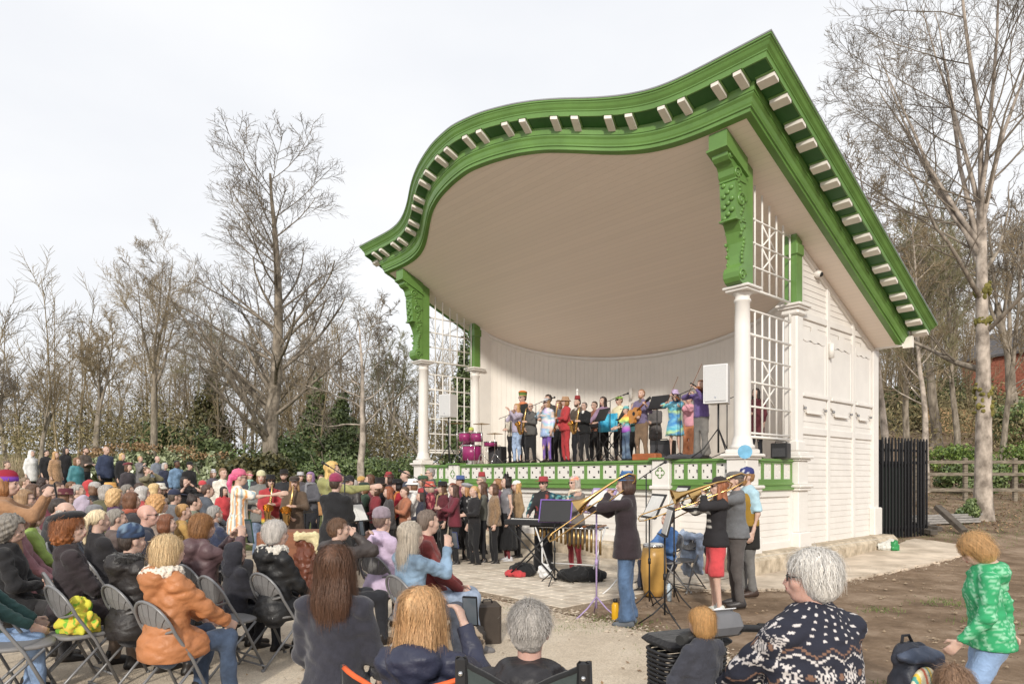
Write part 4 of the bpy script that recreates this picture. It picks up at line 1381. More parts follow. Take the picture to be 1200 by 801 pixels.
for i, (x0, x1, z0, z1) in enumerate(((1098, 1130, .62, .08), (1062, 1102, .2, .16), (1068, 1095, .1, .1))):
    p, q = at(x0, 559, 18.0 - .15 * i), at(x1, 559, 17.2 - .15 * i); p.z = gz(p.x, p.y) + z0; q.z = gz(q.x, q.y) + z1; L = (q - p).length
    mb = MB(); mb.box(0, L, -.10, .10, -.06, .06, .012); o = mb.build('timber_beam', mat('dark_sleeper', (.10, .085, .07), .9, .25, 6, .3, 40), None, p)
    o.rotation_euler = (0, -math.asin((q.z - p.z) / L), math.atan2(q.y - p.y, q.x - p.x))
    tag(o, ('dark beam propped on the timber stack', 'dark beam lying behind the propped beam', 'short dark beam on the ground by the railing')[i], 'beam')
# ================================================================== PEOPLE ENGINE
# implicit surfaces: smooth unions of tapered limbs, meshed with surface nets
def A3(*p): return np.array(p, float)


def cone(a, b, ra, rb, flat=1.0, fr=None, ends=False): return ('c', np.asarray(a, float), np.asarray(b, float), ra, rb, flat, fr, ends)


def ell(c, r, R=None): return ('e', np.asarray(c, float), np.asarray(r, float), R)


def pval(pr, X):
    """distance of points X (...,3) to primitive"""
    if pr[0] == 'c':
        _, a, b, ra, rb, flat, fr, ends = pr
        ba = b - a; L2 = ba @ ba + 1e-12
        pa = X - a; t = (pa @ ba) / L2; tc_ = np.clip(t, 0, 1)
        q = pa - tc_[..., None] * ba
        r = ra + (rb - ra) * tc_
        if flat != 1.0:
            qf = q @ fr; q2 = (q * q).sum(-1) - qf * qf + (qf / flat) ** 2
            d = (np.sqrt(np.maximum(q2, 0)) - r) * (flat if flat < 1 else 1.0) ** .5
        else:
            d = np.sqrt((q * q).sum(-1)) - r
        if ends:
            L = math.sqrt(L2)
            d = np.maximum(d, (t - 1) * L)
            if ra > .1: d = np.maximum(d, -t * L)
        return d
    _, c, r, R = pr
    p = X - c
    if R is not None: p = p @ R
    k0 = np.sqrt(((p / r) ** 2).sum(-1)); k1 = np.sqrt(((p / (r * r)) ** 2).sum(-1)) + 1e-9
    return k0 * (k0 - 1) / k1


def pbox(pr, m):
    if pr[0] == 'c':
        r = max(pr[3], pr[4]) * max(1.0, pr[5]) + m
        return np.minimum(pr[1], pr[2]) - r, np.maximum(pr[1], pr[2]) + r
    r = pr[2].max() + m
    return pr[1] - r, pr[1] + r


def smin(a, b, k):
    h = np.maximum(k - np.abs(a - b), 0) / k
    return np.minimum(a, b) - h * h * k * .25


class Folds:
    """smooth wandering folds"""
    def __init__(s, seed, scale, amp, sq=(1, 1, 1)):
        r = np.random.RandomState(seed); n = 9
        s.k = r.normal(0, 1, (n, 3)); s.k /= np.linalg.norm(s.k, axis=1, keepdims=True); s.k *= (scale * r.uniform(.55, 1.9, (n, 1))) * np.array(sq); s.p = r.rand(n) * 6.28; s.a = amp / 2.4
    def __call__(s, X):
        o = 0
        for i in range(len(s.p)): o = o + (1.27 - 2 * np.abs(np.sin(.5 * (X @ s.k[i]) + s.p[i] + .9 * np.sin(X @ s.k[(i + 1) % len(s.p)] * .5))))
        return s.a * o


def net(prims, cell, k=.03, folds=None, cuts=(), extra=None, kfn=None):
    """mesh of the smooth union; cuts = [(n,c)] keep n.x<=c"""
    m = k + 2.5 * cell + (.02 if folds is not None else 0)
    lo = np.min([pbox(p, m)[0] for p in prims], 0); hi = np.max([pbox(p, m)[1] for p in prims], 0)
    n = np.ceil((hi - lo) / cell).astype(int) + 2
    ax = [lo[i] + cell * np.arange(n[i]) for i in range(3)]
    Fd = np.full(tuple(n), .5)
    for p in prims:
        a, b = pbox(p, m); i0 = np.maximum(((a - lo) / cell).astype(int), 0); i1 = np.minimum(np.ceil((b - lo) / cell).astype(int) + 1, n)
        sl = tuple(slice(i0[j], i1[j]) for j in range(3))
        X = np.stack(np.meshgrid(ax[0][sl[0]], ax[1][sl[1]], ax[2][sl[2]], indexing='ij'), -1)
        Fd[sl] = smin(Fd[sl], pval(p, X), k)
    if folds is not None or extra is not None or cuts:
        near = np.abs(Fd) < (.05 + 3 * cell)
        idx = np.nonzero(near); X = np.stack([ax[j][idx[j]] for j in range(3)], -1); val = Fd[near]
        if folds is not None: val = val + folds(X)
        if extra is not None: val = extra(X, val)
        for nn, c in cuts: val = np.maximum(val, X @ np.asarray(nn, float) - c)
        Fd[near] = val
        if cuts:
            far = (~near) & (Fd < 0); ii = np.nonzero(far)
            if len(ii[0]):
                X = np.stack([ax[j][ii[j]] for j in range(3)], -1); val = Fd[far]
                for nn, c in cuts: val = np.maximum(val, X @ np.asarray(nn, float) - c)
                Fd[far] = val
    return surfnet(Fd, lo, cell)


_off = np.array([(i, j, l) for i in (0, 1) for j in (0, 1) for l in (0, 1)])
_edges = [(a, b) for a in range(8) for b in range(a + 1, 8) if np.abs(_off[a] - _off[b]).sum() == 1]


def surfnet(F, org, cell):
    ins = F < 0
    n = F.shape
    s = np.zeros((n[0] - 1, n[1] - 1, n[2] - 1), np.int8)
    for o in _off: s += ins[o[0]:n[0] - 1 + o[0], o[1]:n[1] - 1 + o[1], o[2]:n[2] - 1 + o[2]]
    act = (s > 0) & (s < 8)
    ci = np.stack(np.nonzero(act), -1)
    idx = np.full(s.shape, -1, np.int64); idx[act] = np.arange(len(ci))
    vals = [F[ci[:, 0] + o[0], ci[:, 1] + o[1], ci[:, 2] + o[2]] for o in _off]
    P = np.zeros((len(ci), 3)); C = np.zeros(len(ci))
    for a, b in _edges:
        fa, fb = vals[a], vals[b]; cr_ = (fa < 0) != (fb < 0)
        den = fa - fb; t = np.where(cr_, fa / np.where(np.abs(den) < 1e-12, 1, den), 0)
        P += cr_[:, None] * (_off[a] + t[:, None] * (_off[b] - _off[a])); C += cr_
    V = org + cell * (ci + P / np.maximum(C, 1)[:, None])
    Fs = []
    for axn in range(3):
        b, c = (axn + 1) % 3, (axn + 2) % 3
        sl0 = [slice(None)] * 3; sl1 = [slice(None)] * 3
        sl0[axn] = slice(0, n[axn] - 1); sl1[axn] = slice(1, n[axn])
        for q in (b, c): sl0[q] = slice(1, n[q] - 1); sl1[q] = slice(1, n[q] - 1)
        i0, i1 = ins[tuple(sl0)], ins[tuple(sl1)]
        w_ = np.stack(np.nonzero(i0 != i1), -1)
        if not len(w_): continue
        flip = i0[w_[:, 0], w_[:, 1], w_[:, 2]]
        base = w_.copy(); base[:, b] += 1; base[:, c] += 1
        def cid(db, dc):
            g = base.copy(); g[:, b] -= db; g[:, c] -= dc; return idx[g[:, 0], g[:, 1], g[:, 2]]
        q = np.stack([cid(1, 1), cid(0, 1), cid(0, 0), cid(1, 0)], -1)
        q[~flip] = q[~flip][:, ::-1]
        Fs.append(q)
    Fq = np.concatenate(Fs) if Fs else np.zeros((0, 4), int)
    Fq = Fq[(Fq >= 0).all(1)]
    return V, Fq


def rotm(yaw=0, pitch=0, roll=0):
    cy, sy = math.cos(yaw), math.sin(yaw); cp, sp = math.cos(pitch), math.sin(pitch); cr_, sr = math.cos(roll), math.sin(roll)
    Rz = np.array([[cy, -sy, 0], [sy, cy, 0], [0, 0, 1]]); Rx = np.array([[1, 0, 0], [0, cp, -sp], [0, sp, cp]]); Ry = np.array([[cr_, 0, sr], [0, 1, 0], [-sr, 0, cr_]])
    return Rz @ Rx @ Ry


def ik(s, w, la, lb, hint):
    d = w - s; L = np.linalg.norm(d)
    if L > (la + lb) * .985: d *= (la + lb) * .985 / L; w = s + d; L = np.linalg.norm(d)
    u = d / L; x = (la * la - lb * lb + L * L) / (2 * L); h = math.sqrt(max(la * la - x * x, 1e-6))
    p = hint - (hint @ u) * u; p /= np.linalg.norm(p) + 1e-9
    return s + u * x + p * h, w


# ---- material caches -------------------------------------------------------------
_fab = {}


def crease(m, scale, amt):
    n = m.node_tree; b = n.nodes['Principled BSDF']; t = N(n, 'ShaderNodeTexCoord')
    z = N(n, 'ShaderNodeTexNoise', Scale=scale, Detail=2.5, Roughness=.5, Distortion=1.3); n.links.new(t.outputs['Object'], z.inputs['Vector'])
    bp = N(n, 'ShaderNodeBump', Strength=amt, Distance=.03); n.links.new(z.outputs['Fac'], bp.inputs['Height'])
    old = b.inputs['Normal'].links
    if old: n.links.new(old[0].from_socket, bp.inputs['Normal'])
    n.links.new(bp.outputs['Normal'], b.inputs['Normal'])
    return m


def fabric(col, kind='cloth'):
    """cloth material, colour in sRGB 0-255"""
    key = (tuple(col), kind)
    if key in _fab: return _fab[key]
    c = srgb(*col); _g = sum(c) / 3; c = tuple(.78 * q + .22 * _g for q in c)
    if kind == 'knit': m = mat('knitted_wool', c, .95, .16, 25, .5, 140, sheen=.25)
    elif kind == 'shiny': m = crease(mat('nylon_shell', c, .5, .12, 6, .25, 35, spec=.4), 16, .2)
    elif kind == 'denim': m = crease(mat('denim', c, .9, .25, 7, .3, 220, col2=[min(1, x * 1.25) for x in c], sheen=.1), 15, .28)
    elif kind == 'leather': m = mat('leather', c, .42, .15, 9, .2, 60)
    elif kind == 'satin': m = mat('satin', c, .25, .15, 8, .1, 30)
    elif kind == 'fleece': m = mat('fleece', c, 1.0, .25, 30, .9, 90, sheen=.4)
    else: m = crease(mat('woven_cloth', c, .9, .14, 9, .25, 120, sheen=.12), 15, .3)
    _fab[key] = m
    return m


def skin(i):
    c = [(.56, .375, .30), (.62, .43, .355), (.50, .315, .24), (.30, .165, .105), (.12, .062, .04), (.58, .35, .285)][i]
    key = ('skin', i)
    if key not in _fab:
        m = mat('skin', c, .5, .08, 14, .1, 150, spec=.4)
        b = m.node_tree.nodes['Principled BSDF']; b.inputs['Subsurface Weight'].default_value = .12; b.inputs['Subsurface Radius'].default_value = (.02, .008, .004); b.inputs['Subsurface Scale'].default_value = .5
        _fab[key] = m
    return _fab[key]


def hairmat(col):
    key = ('hair', tuple(col))
    if key not in _fab:
        c = srgb(*col)
        _fab[key] = mat('hair', [x * .72 for x in c], .5, .16, 30, .6, 55, col2=[min(1, x * 1.12) for x in c], stretch=(3, 3, .35), spec=.5)
    return _fab[key]


def _attr_mat(name, rough=.9, bump=.3, bs=150):
    m, n, b = new_mat(name)
    v = N(n, 'ShaderNodeVertexColor'); v.layer_name = 'pat'; n.links.new(v.outputs['Color'], b.inputs['Base Color']); b.inputs['Roughness'].default_value = rough
    t = N(n, 'ShaderNodeTexCoord'); z = N(n, 'ShaderNodeTexNoise', Scale=bs, Detail=3.0); n.links.new(t.outputs['Object'], z.inputs['Vector'])
    bp = N(n, 'ShaderNodeBump', Strength=bump, Distance=.008); n.links.new(z.outputs['Fac'], bp.inputs['Height']); n.links.new(bp.outputs['Normal'], b.inputs['Normal'])
    return m


m_pat = _attr_mat('patterned_cloth')
m_patsat = _attr_mat('patterned_satin', .35, .1)
m_eye = mat('eye', (.03, .025, .02), .2, .05)
m_lip = mat('lips', (.42, .15, .13), .45, .05)
m_glass = mat('dark_lens', (.012, .012, .014), .12, .02)
m_frame = mat('spectacle_frame', (.03, .03, .03), .3, .02)


def paint(me, fn):
    V = np.empty(len(me.vertices) * 3, np.float32); me.vertices.foreach_get('co', V); V = V.reshape(-1, 3)
    c = fn(V); c = np.concatenate([c, np.ones((len(c), 1))], 1).astype(np.float32)
    a = me.color_attributes.new('pat', 'FLOAT_COLOR', 'POINT'); a.data.foreach_set('color', c.ravel())


def lin(cols): return np.array([srgb(*c) for c in cols])


def pat_stripes(cols, period, axis='ang'):
    L = lin(cols)
    def f(V):
        q = V[:, 0] if axis == 'x' else (V[:, 2] if axis == 'z' else np.arctan2(V[:, 0], V[:, 1]) * .16)
        return L[(np.floor(q / period).astype(int)) % len(L)]
    return f


def pat_dye(cols, scale=6, seed=0):
    L = lin(cols)
    def f(V):
        q = vnoise(V[:, 0] * 1.0 + V[:, 2] * .7, V[:, 1] + V[:, 2], scale, seed) * .9 + V[:, 2] * scale * .35
        q = (q % 1.0) * len(L); i = q.astype(int) % len(L); t = (q - np.floor(q))[:, None]
        return L[i] * (1 - t) + L[(i + 1) % len(L)] * t
    return f


def pat_bands(stops):
    """stops: list of (z from top, colour)"""
    z = np.array([s[0] for s in stops]); L = lin([s[1] for s in stops])
    return lambda V: np.stack([np.interp(V[:, 2], z, L[:, j]) for j in range(3)], 1)


def pat_spots(base, cols, scale=30, seed=1, thr=.25):
    B_ = lin([base])[0]; L = lin(cols)
    def f(V):
        q = vnoise(V[:, 0] + .3 * V[:, 2], V[:, 2] - .5 * V[:, 1], scale, seed); r = vnoise(V[:, 1] + V[:, 0], V[:, 2] * .8 + V[:, 0], scale * .7, seed + 5)
        i = ((r * 2 + 5) * 1.3).astype(int) % len(L)
        return np.where((q > thr)[:, None], L[i], B_[None])
    return f


# ---- skeleton ------------------------------------------------------------------------
ARM = {  # wrist target relative to shoulder (x outward), elbow hint (x outward)
    'down': ((.07, .05, -.52), (.3, -1, 0)), 'lap': ((-.07, .33, -.40), (.8, -.5, -.4)), 'phone': ((-.07, .36, .10), (.5, 0, -1)),
    'camera': ((-.10, .17, .17), (.8, .2, -.8)), 'clap': ((-.14, .29, -.13), (.8, -.2, -.6)), 'saxl': ((-.14, .26, -.22), (.8, -.2, -.6)), 'saxr': ((-.09, .22, -.42), (.8, -.6, -.2)),
    'trl': ((-.11, .22, .10), (.9, .2, -.6)), 'trr': ((-.14, .48, -.06), (.6, .1, -.9)), 'viol': ((-.02, .42, .10), (.3, .2, -1)), 'viob': ((-.10, .34, .02), (.9, .1, -.3)),
    'guil': ((.16, .32, -.10), (.4, 0, -1)), 'guir': ((-.12, .22, -.33), (.9, -.5, 0)), 'keys': ((-.02, .40, -.34), (.6, -.4, -.5)), 'pocket': ((.07, .10, -.47), (.9, -.6, 0)),
    'fold': ((-.24, .20, -.24), (.7, .1, -.6)), 'point': ((.10, .54, -.02), (.3, 0, -1)), 'out': ((.50, .16, .02), (0, -.3, -1)), 'mouth': ((-.15, .20, .06), (.7, .1, -.9)), 'hip': ((.04, .06, -.40), (1, -.3, 0)),
    'knee': ((.0, .42, -.36), (.7, -.3, -.4)), 'chin': ((-.14, .20, -.02), (.4, .1, -1)), 'up': ((.06, .25, .42), (.6, 0, -.6)), 'hold': ((-.12, .26, -.28), (.8, -.3, -.5)), 'paper': ((-.06, .36, -.16), (.7, -.2, -.7)), 'swing': ((.05, -.16, -.48), (.4, -1, 0)), 'fwd': ((.02, .26, -.44), (.4, -1, 0)),
}


def skeleton(pose, arms, lean=0.0, twist=0.0, legspread=.10, build=1.0):
    J = {}
    sit = pose in ('sit', 'low', 'kneel', 'ground')
    if pose == 'sit':
        pz, py = .53, -.02
        leg = [((sx * .13, .40, .51), (sx * .13, .38 + .05 * sx, .09)) for sx in (-1, 1)]
    elif pose == 'low':
        pz, py = .36, -.02
        leg = [((sx * .15, .36, .52), (sx * .16, .62, .09)) for sx in (-1, 1)]
    elif pose == 'kneel':
        pz, py = .44, -.12
        leg = [((sx * .12, .20, .08), (sx * .10, -.22, .08)) for sx in (-1, 1)]
    elif pose == 'ground':
        pz, py = .13, -.02
        leg = [((sx * .16, .42, .30), (sx * .12, .75, .08)) for sx in (-1, 1)]
    elif pose == 'walk':
        pz, py = .93, 0
        leg = [((-.09, .17, .51), (-.09, .02, .12)), ((.09, .12, .50), (.09, .26, .09))]
    else:
        pz, py = .95, 0
        leg = [((sx * (legspread), .02, .50), (sx * (legspread + .02), -.02 + .05 * (sx if pose == 'step' else 0), .09)) for sx in (-1, 1)]
    pel = A3(0, py, pz); J['pel'] = pel
    R = rotm(twist, 0, 0) @ rotm(0, -lean, 0)
    J['R'] = R
    tp = lambda x, y, z: pel + R @ A3(x, y, z - .95)
    J['waist'] = tp(0, .01, 1.09); J['chest'] = tp(0, .015, 1.29); J['neck'] = tp(0, -.015, 1.47); J['head'] = tp(0, .02, 1.635); J['tp'] = tp
    J['hip'] = [pel + A3(sx * .085, 0, -.03) for sx in (-1, 1)]
    J['knee'] = [np.array(l[0], float) for l in leg]; J['ank'] = [np.array(l[1], float) for l in leg]
    J['sh'] = [tp(sx * .158 * build ** .5, -.01, 1.405) for sx in (-1, 1)]
    J['elb'] = [None, None]; J['wr'] = [None, None]
    for i, sx in enumerate((-1, 1)):
        a = arms[i]
        w_, h = ARM[a] if isinstance(a, str) else (a, (.6, -.3, -.7))
        w_ = J['sh'][i] + R @ (np.array(w_, float) * A3(sx, 1, 1)); h = R @ (np.array(h, float) * A3(sx, 1, 1))
        J['elb'][i], J['wr'][i] = ik(J['sh'][i], w_, .285, .255, h)
    return J, sit


def hand_prims(w, e, R, sx, curl=.5, spread=1.0):
    z = (w - e) / np.linalg.norm(w - e)
    pn = R @ A3(-sx, .2, -.2); pn = pn - (pn @ z) * z; pn /= np.linalg.norm(pn) + 1e-9        # palm faces inward
    x = np.cross(z, pn)
    P = lambda a, b, c: w + x * a + pn * b + z * c
    pr = [cone(P(0, 0, -.06), P(0, 0, .005), .026, .025), cone(P(0, 0, .015), P(0, .002, .075), .034, .038, .42, pn)]
    for k, (off, L) in enumerate(((-.028, .066), (-.0095, .076), (.0095, .072), (.028, .056))):
        c1 = curl * .7; c2 = curl * 1.8
        p0 = P(off, 0, .085); d1 = z * math.cos(c1) + pn * math.sin(c1); d2 = z * math.cos(c2) + pn * math.sin(c2)
        p1 = p0 + d1 * L * .5; p2 = p1 + d2 * L * .55
        pr += [cone(p0, p1, .0102, .0096), cone(p1, p2, .0096, .0085)]
    th = np.sign(sx) * 1.0
    ts = P(-.030 * 1, .006, .025); t1 = P(-.058, .022, .055); t2 = P(-.055, .036, .085)
    pr += [cone(ts, t1, .014, .0115), cone(t1, t2, .0115, .009)]
    return pr


HEADP = [ell((0, -.012, .032), (.076, .096, .086)), ell((0, .028, -.035), (.060, .066, .084)), ell((0, .046, -.088), (.042, .042, .032)), cone((0, .094, .008), (0, .110, -.030), .0075, .0135),
         cone((-.034, .080, .022), (.034, .080, .022), .014, .014), ell((-.040, .066, -.028), (.022, .022, .022)), ell((.040, .066, -.028), (.022, .022, .022)),
         ell((-.0765, -.008, -.012), (.010, .021, .033)), ell((.0765, -.008, -.012), (.010, .021, .033)), ell((0, .093, -.066), (.025, .012, .0075)), ell((0, .092, -.054), (.022, .010, .006)), cone((0, -.03, -.20), (0, -.015, -.05), .054, .05)]


def xf(V, R, o, s=1.0): return (np.asarray(V) * s) @ R.T + o


def join_vf(parts):
    V = []; F = []; M_ = []; o = 0
    for v, f, mi in parts:
        V.append(v); F.append(f + o); M_.append(np.full(len(f), mi, int)); o += len(v)
    return np.concatenate(V), np.concatenate(F), np.concatenate(M_)


def ball_vf(c, r, n=8, m=6):
    mb = MB(); mb.ball(c, r, n, m)
    V = np.array(mb.v); F = [f for f in mb.f if len(f) == 4]
    return V, np.array(F)


def hair_prims(style):
    cap = ell((0, -.014, .034), (.086, .106, .092))
    if style in ('short', 'crop'): return [cap, ell((0, -.045, -.02), (.072, .07, .07))]
    if style == 'bald': return [ell((0, -.032, -.005), (.083, .083, .052))]
    if style == 'bob': return [cap, ell((0, -.02, .045), (.092, .112, .088)), ell((0, -.038, -.055), (.100, .092, .105))]
    if style == 'fluffy': return [ell((0, -.02, .045), (.104, .116, .098)), ell((0, -.045, -.03), (.100, .085, .085))]
    if style == 'long': return [cap, ell((0, -.02, .045), (.091, .11, .088)), cone((0, -.045, -.02), (0, -.08, -.20), .092, .092, .62, A3(0, 1, 0)), cone((0, -.08, -.20), (0, -.095, -.31), .092, .07, .5, A3(0, 1, 0)), cone((-.07, .005, -.02), (-.085, .01, -.16), .032, .03), cone((.07, .005, -.02), (.085, .01, -.16), .032, .03)]
    if style == 'mid': return [cap, ell((0, -.02, .045), (.091, .11, .088)), cone((0, -.045, -.02), (0, -.07, -.17), .095, .10, .66, A3(0, 1, 0)), cone((-.07, .005, -.02), (-.085, .01, -.15), .034, .03), cone((.07, .005, -.02), (.085, .01, -.15), .034, .03)]
    if style == 'pony': return [cap, ell((0, -.115, .02), (.03, .035, .03)), cone((0, -.125, .02), (0, -.155, -.10), .032, .038), cone((0, -.155, -.10), (0, -.14, -.24), .038, .012)]
    if style == 'bun': return [cap, ell((0, -.06, .115), (.045, .045, .04))]
    if style == 'curly': return [ell((0, -.03, .03), (.12, .125, .115)), ell((0, -.06, -.06), (.125, .10, .11))]
    return [cap]


def hair_extra(style, seed):
    rs = np.random.RandomState(seed); ph = rs.rand(6) * 6.28
    cut = {'short': (.052, .045), 'crop': (.05, .05), 'bald': (.03, .02), 'bob': (.062, .055), 'fluffy': (.07, .055), 'long': (.066, .055), 'mid': (.066, .055), 'pony': (.05, .055), 'bun': (.05, .055), 'curly': (.075, .06)}.get(style, (.05, .05))
    def f(X, d):
        th = np.arctan2(X[:, 0], -X[:, 1] - .02)
        if style == 'curly': d = d + .010 * (np.sin(X[:, 0] * 95 + ph[0]) * np.sin(X[:, 1] * 90 + ph[1]) * np.sin(X[:, 2] * 85 + ph[2])) * 1.6
        else: d = d + .0028 * np.sin(th * 23 + X[:, 2] * 14 + ph[0]) + .0022 * np.sin(th * 41 - X[:, 2] * 20 + ph[1]) + .003 * np.sin(X[:, 2] * 25 + th * 5 + ph[2])
        # face opening
        face = np.minimum(X[:, 1] - cut[0] * .55, cut[1] + .02 - X[:, 2]) 
        face = np.minimum(face, .078 - np.abs(X[:, 0])) if style not in ('short', 'crop', 'bald') else face
        d = np.maximum(d, face)
        if style in ('short', 'crop', 'pony', 'bun'):
            d = np.maximum(d, np.minimum(X[:, 1] + .035, .01 - X[:, 2])); d = np.maximum(d, -.085 - X[:, 2]) if style not in ('pony',) else d
        if style == 'bald': d = np.maximum(d, X[:, 2] - .045); d = np.maximum(d, X[:, 1] - .02)
        return d
    return f


def strands(style, seed, n, steps, width=.0026, length=None):
    """thin ribbons lying on the outside of the hair volume, in head space"""
    rs = np.random.RandomState(seed); pr = hair_prims(style); ex = hair_extra(style, seed)
    def D(X):
        o = pval(pr[0], X)
        for p in pr[1:]: o = smin(o, pval(p, X), .03)
        return o
    def G_(X):
        e = .004; g = np.stack([D(X + e * v) - D(X - e * v) for v in np.eye(3)], -1); return g / (np.linalg.norm(g, axis=1, keepdims=True) + 1e-9)
    L = length or {'short': .05, 'crop': .03, 'bald': .03, 'bob': .20, 'fluffy': .10, 'long': .42, 'mid': .30, 'curly': .12}.get(style, .1)
    d = rs.normal(0, 1, (n, 3)); d[:, 2] = np.abs(d[:, 2]) * 1.0 - .15; d[:, 1] -= .35
    if style in ('long', 'bob', 'mid'): d[:, 2] = np.abs(d[:, 2]) + .25
    d /= np.linalg.norm(d, axis=1, keepdims=True)
    X = A3(0, -.014, .034) + d * .11
    for _ in range(3): X -= G_(X) * D(X)[:, None]
    ok = ~((X[:, 1] > .035) & (X[:, 2] < .06)); 
    if style == 'bald': ok &= (X[:, 2] < .04) & (X[:, 1] < .01)
    X = X[ok]; n = len(X); P = [X]; st = L * rs.uniform(.7, 1.1, n) / steps
    wander = rs.normal(0, .16, (n, 3)); lift = np.abs(rs.normal(0, .006, n)) + .001; n_fly = rs.rand(n) < .06; lift[n_fly] += rs.uniform(.006, .022, n_fly.sum())
    for i in range(steps):
        g = G_(X); dn = A3(0, -.12, -1.0) + wander
        if style in ('long', 'bob', 'mid'): dn = dn + np.where(X[:, 2:3] > .08, 1, 0) * np.stack([np.sign(X[:, 0]) * .9, -np.ones(n) * .3, np.zeros(n)], 1)
        if style in ('fluffy', 'short', 'curly'): dn = dn + rs.normal(0, .4, (n, 3)) * .6
        t = dn - (dn * g).sum(1, keepdims=True) * g; t /= np.linalg.norm(t, axis=1, keepdims=True) + 1e-9
        X = X + t * st[:, None]; X = X - G_(X) * (D(X) - lift * (1 + i * .15))[:, None]
        P.append(X)
    P = np.stack(P, 1); g = np.stack([G_(P[:, i]) for i in range(P.shape[1])], 1)
    T = np.gradient(P, axis=1); B_ = np.cross(T, g); B_ /= np.linalg.norm(B_, axis=2, keepdims=True) + 1e-9
    wd = width * np.linspace(1, .25, P.shape[1])[None, :, None] * rs.uniform(.6, 1.3, (n, 1, 1))
    V = np.stack([P - B_ * wd * .5, P + B_ * wd * .5], 2).reshape(-1, 3); m = P.shape[1]
    b = np.arange(n)[:, None] * (2 * m); i = np.arange(m - 1)[None, :] * 2
    F = np.stack([b + i, b + i + 1, b + i + 3, b + i + 2], -1).reshape(-1, 4)
    return V, F


# ---- hats (head space) ------------------------------------------------------------------
def hat_mesh(kind):
    mb = MB(); c = (0, -.012)
    def L(prof, n=20, sx=.92, sy=1.12): mb.lathe(prof, n, c, True, sx, sy)
    if kind == 'beanie': L([(.097, .03), (.102, .035), (.103, .065), (.100, .07), (.100, .09), (.088, .125), (.06, .15), (.02, .162), (.004, .163)])
    elif kind == 'cap':
        L([(.094, .045), (.097, .05), (.096, .08), (.085, .118), (.055, .142), (.012, .15), (.006, .156)])
        rings = [[(-.075 * (1 - .25 * t * t), .085 + .10 * t, .05 - .018 * t), (-.03, .088 + .115 * t, .062 - .016 * t), (.03, .088 + .115 * t, .062 - .016 * t), (.075 * (1 - .25 * t * t), .085 + .10 * t, .05 - .018 * t), (.03, .088 + .115 * t, .054 - .016 * t), (-.03, .088 + .115 * t, .054 - .016 * t)] for t in (0, .4, .8, 1)]
        mb.loft(rings)
    elif kind == 'flat':
        L([(.098, .04), (.102, .05), (.112, .075), (.108, .105), (.075, .13), (.01, .138)], 20, .95, 1.15)
        rings = [[(-.08, .08 + .08 * t, .055 - .02 * t), (0, .09 + .09 * t, .064 - .02 * t), (.08, .08 + .08 * t, .055 - .02 * t), (0, .09 + .09 * t, .05 - .02 * t)] for t in (0, .5, 1)]; mb.loft(rings)
    elif kind == 'brim': L([(.175, .048), (.18, .052), (.105, .058), (.100, .07), (.097, .13), (.085, .145), (.01, .148)])
    elif kind == 'bucket': L([(.145, .012), (.148, .015), (.104, .062), (.098, .07), (.09, .13), (.078, .14), (.01, .143)])
    elif kind == 'top': L([(.155, .055), (.158, .06), (.104, .064), (.098, .075), (.102, .17), (.11, .225), (.106, .232), (.01, .233)])
    elif kind == 'fez': L([(.086, .09), (.088, .095), (.074, .19), (.07, .195), (.005, .196)], 18, 1, 1)
    elif kind == 'beret':
        mb.M = Matrix.Translation((-.02, -.02, .0)) @ Matrix.Rotation(.18, 4, 'X'); L([(.092, .05), (.096, .06), (.135, .085), (.14, .105), (.115, .135), (.05, .15), (.008, .152), (.005, .165)], 22, 1, 1.1); mb.M = None
    elif kind == 'visor':
        L([(.097, .045), (.101, .05), (.101, .085), (.097, .09)], 20)
        rings = [[(-.08, .085 + .10 * t, .055 - .02 * t), (0, .09 + .12 * t, .066 - .02 * t), (.08, .085 + .10 * t, .055 - .02 * t), (0, .09 + .12 * t, .052 - .02 * t)] for t in (0, .5, 1)]; mb.loft(rings)
    elif kind == 'hood': pass
    elif kind == 'crown':
        n = 20
        rings = [[(.096 * math.cos(2 * PI * k / n), -.012 + .108 * math.sin(2 * PI * k / n), z if z < .1 else (.135 if k % 4 == 0 else .10)) for k in range(n)] for z in (.05, .09, .12)]; mb.loft(rings, True, False)
        rings = [[(.09 * math.cos(2 * PI * k / n) * s, -.012 + .10 * math.sin(2 * PI * k / n) * s, z) for k in range(n)] for s, z in ((1, .05), (.98, .09), (.6, .125), (.1, .135))]; mb.loft(rings)
    elif kind == 'tall': L([(.098, .045), (.102, .05), (.104, .09), (.112, .14), (.105, .17), (.06, .19), (.01, .192)])
    elif kind == 'turban':
        for k in range(5): mb.lathe([(.08 - .006 * k, .035 + .024 * k), (.108 - .010 * k, .048 + .024 * k), (.08 - .008 * k, .066 + .024 * k)], 20, c, True, .95, 1.1)
    return mb


# ---- garments ---------------------------------------------------------------------------
def torso_prims(J, add, wide=1.0, top=True):
    R = J['R']; fy = R @ A3(0, 1, 0)
    w_ = wide
    pr = [cone(J['pel'] + A3(0, 0, -.02), J['waist'], (.158 + add) * w_, (.140 + add) * w_, .74, fy), cone(J['waist'], J['chest'], (.140 + add) * w_, (.150 + add) * w_, .72, fy), cone(J['chest'], J['tp'](0, -.01, 1.385), (.150 + add) * w_, (.115 + add), .68, fy)]
    if top: pr += [cone(J['sh'][0], J['tp'](0, -.012, 1.43), .040 + add * .6, .058 + add * .5), cone(J['sh'][1], J['tp'](0, -.012, 1.43), .040 + add * .6, .058 + add * .5)]
    return pr


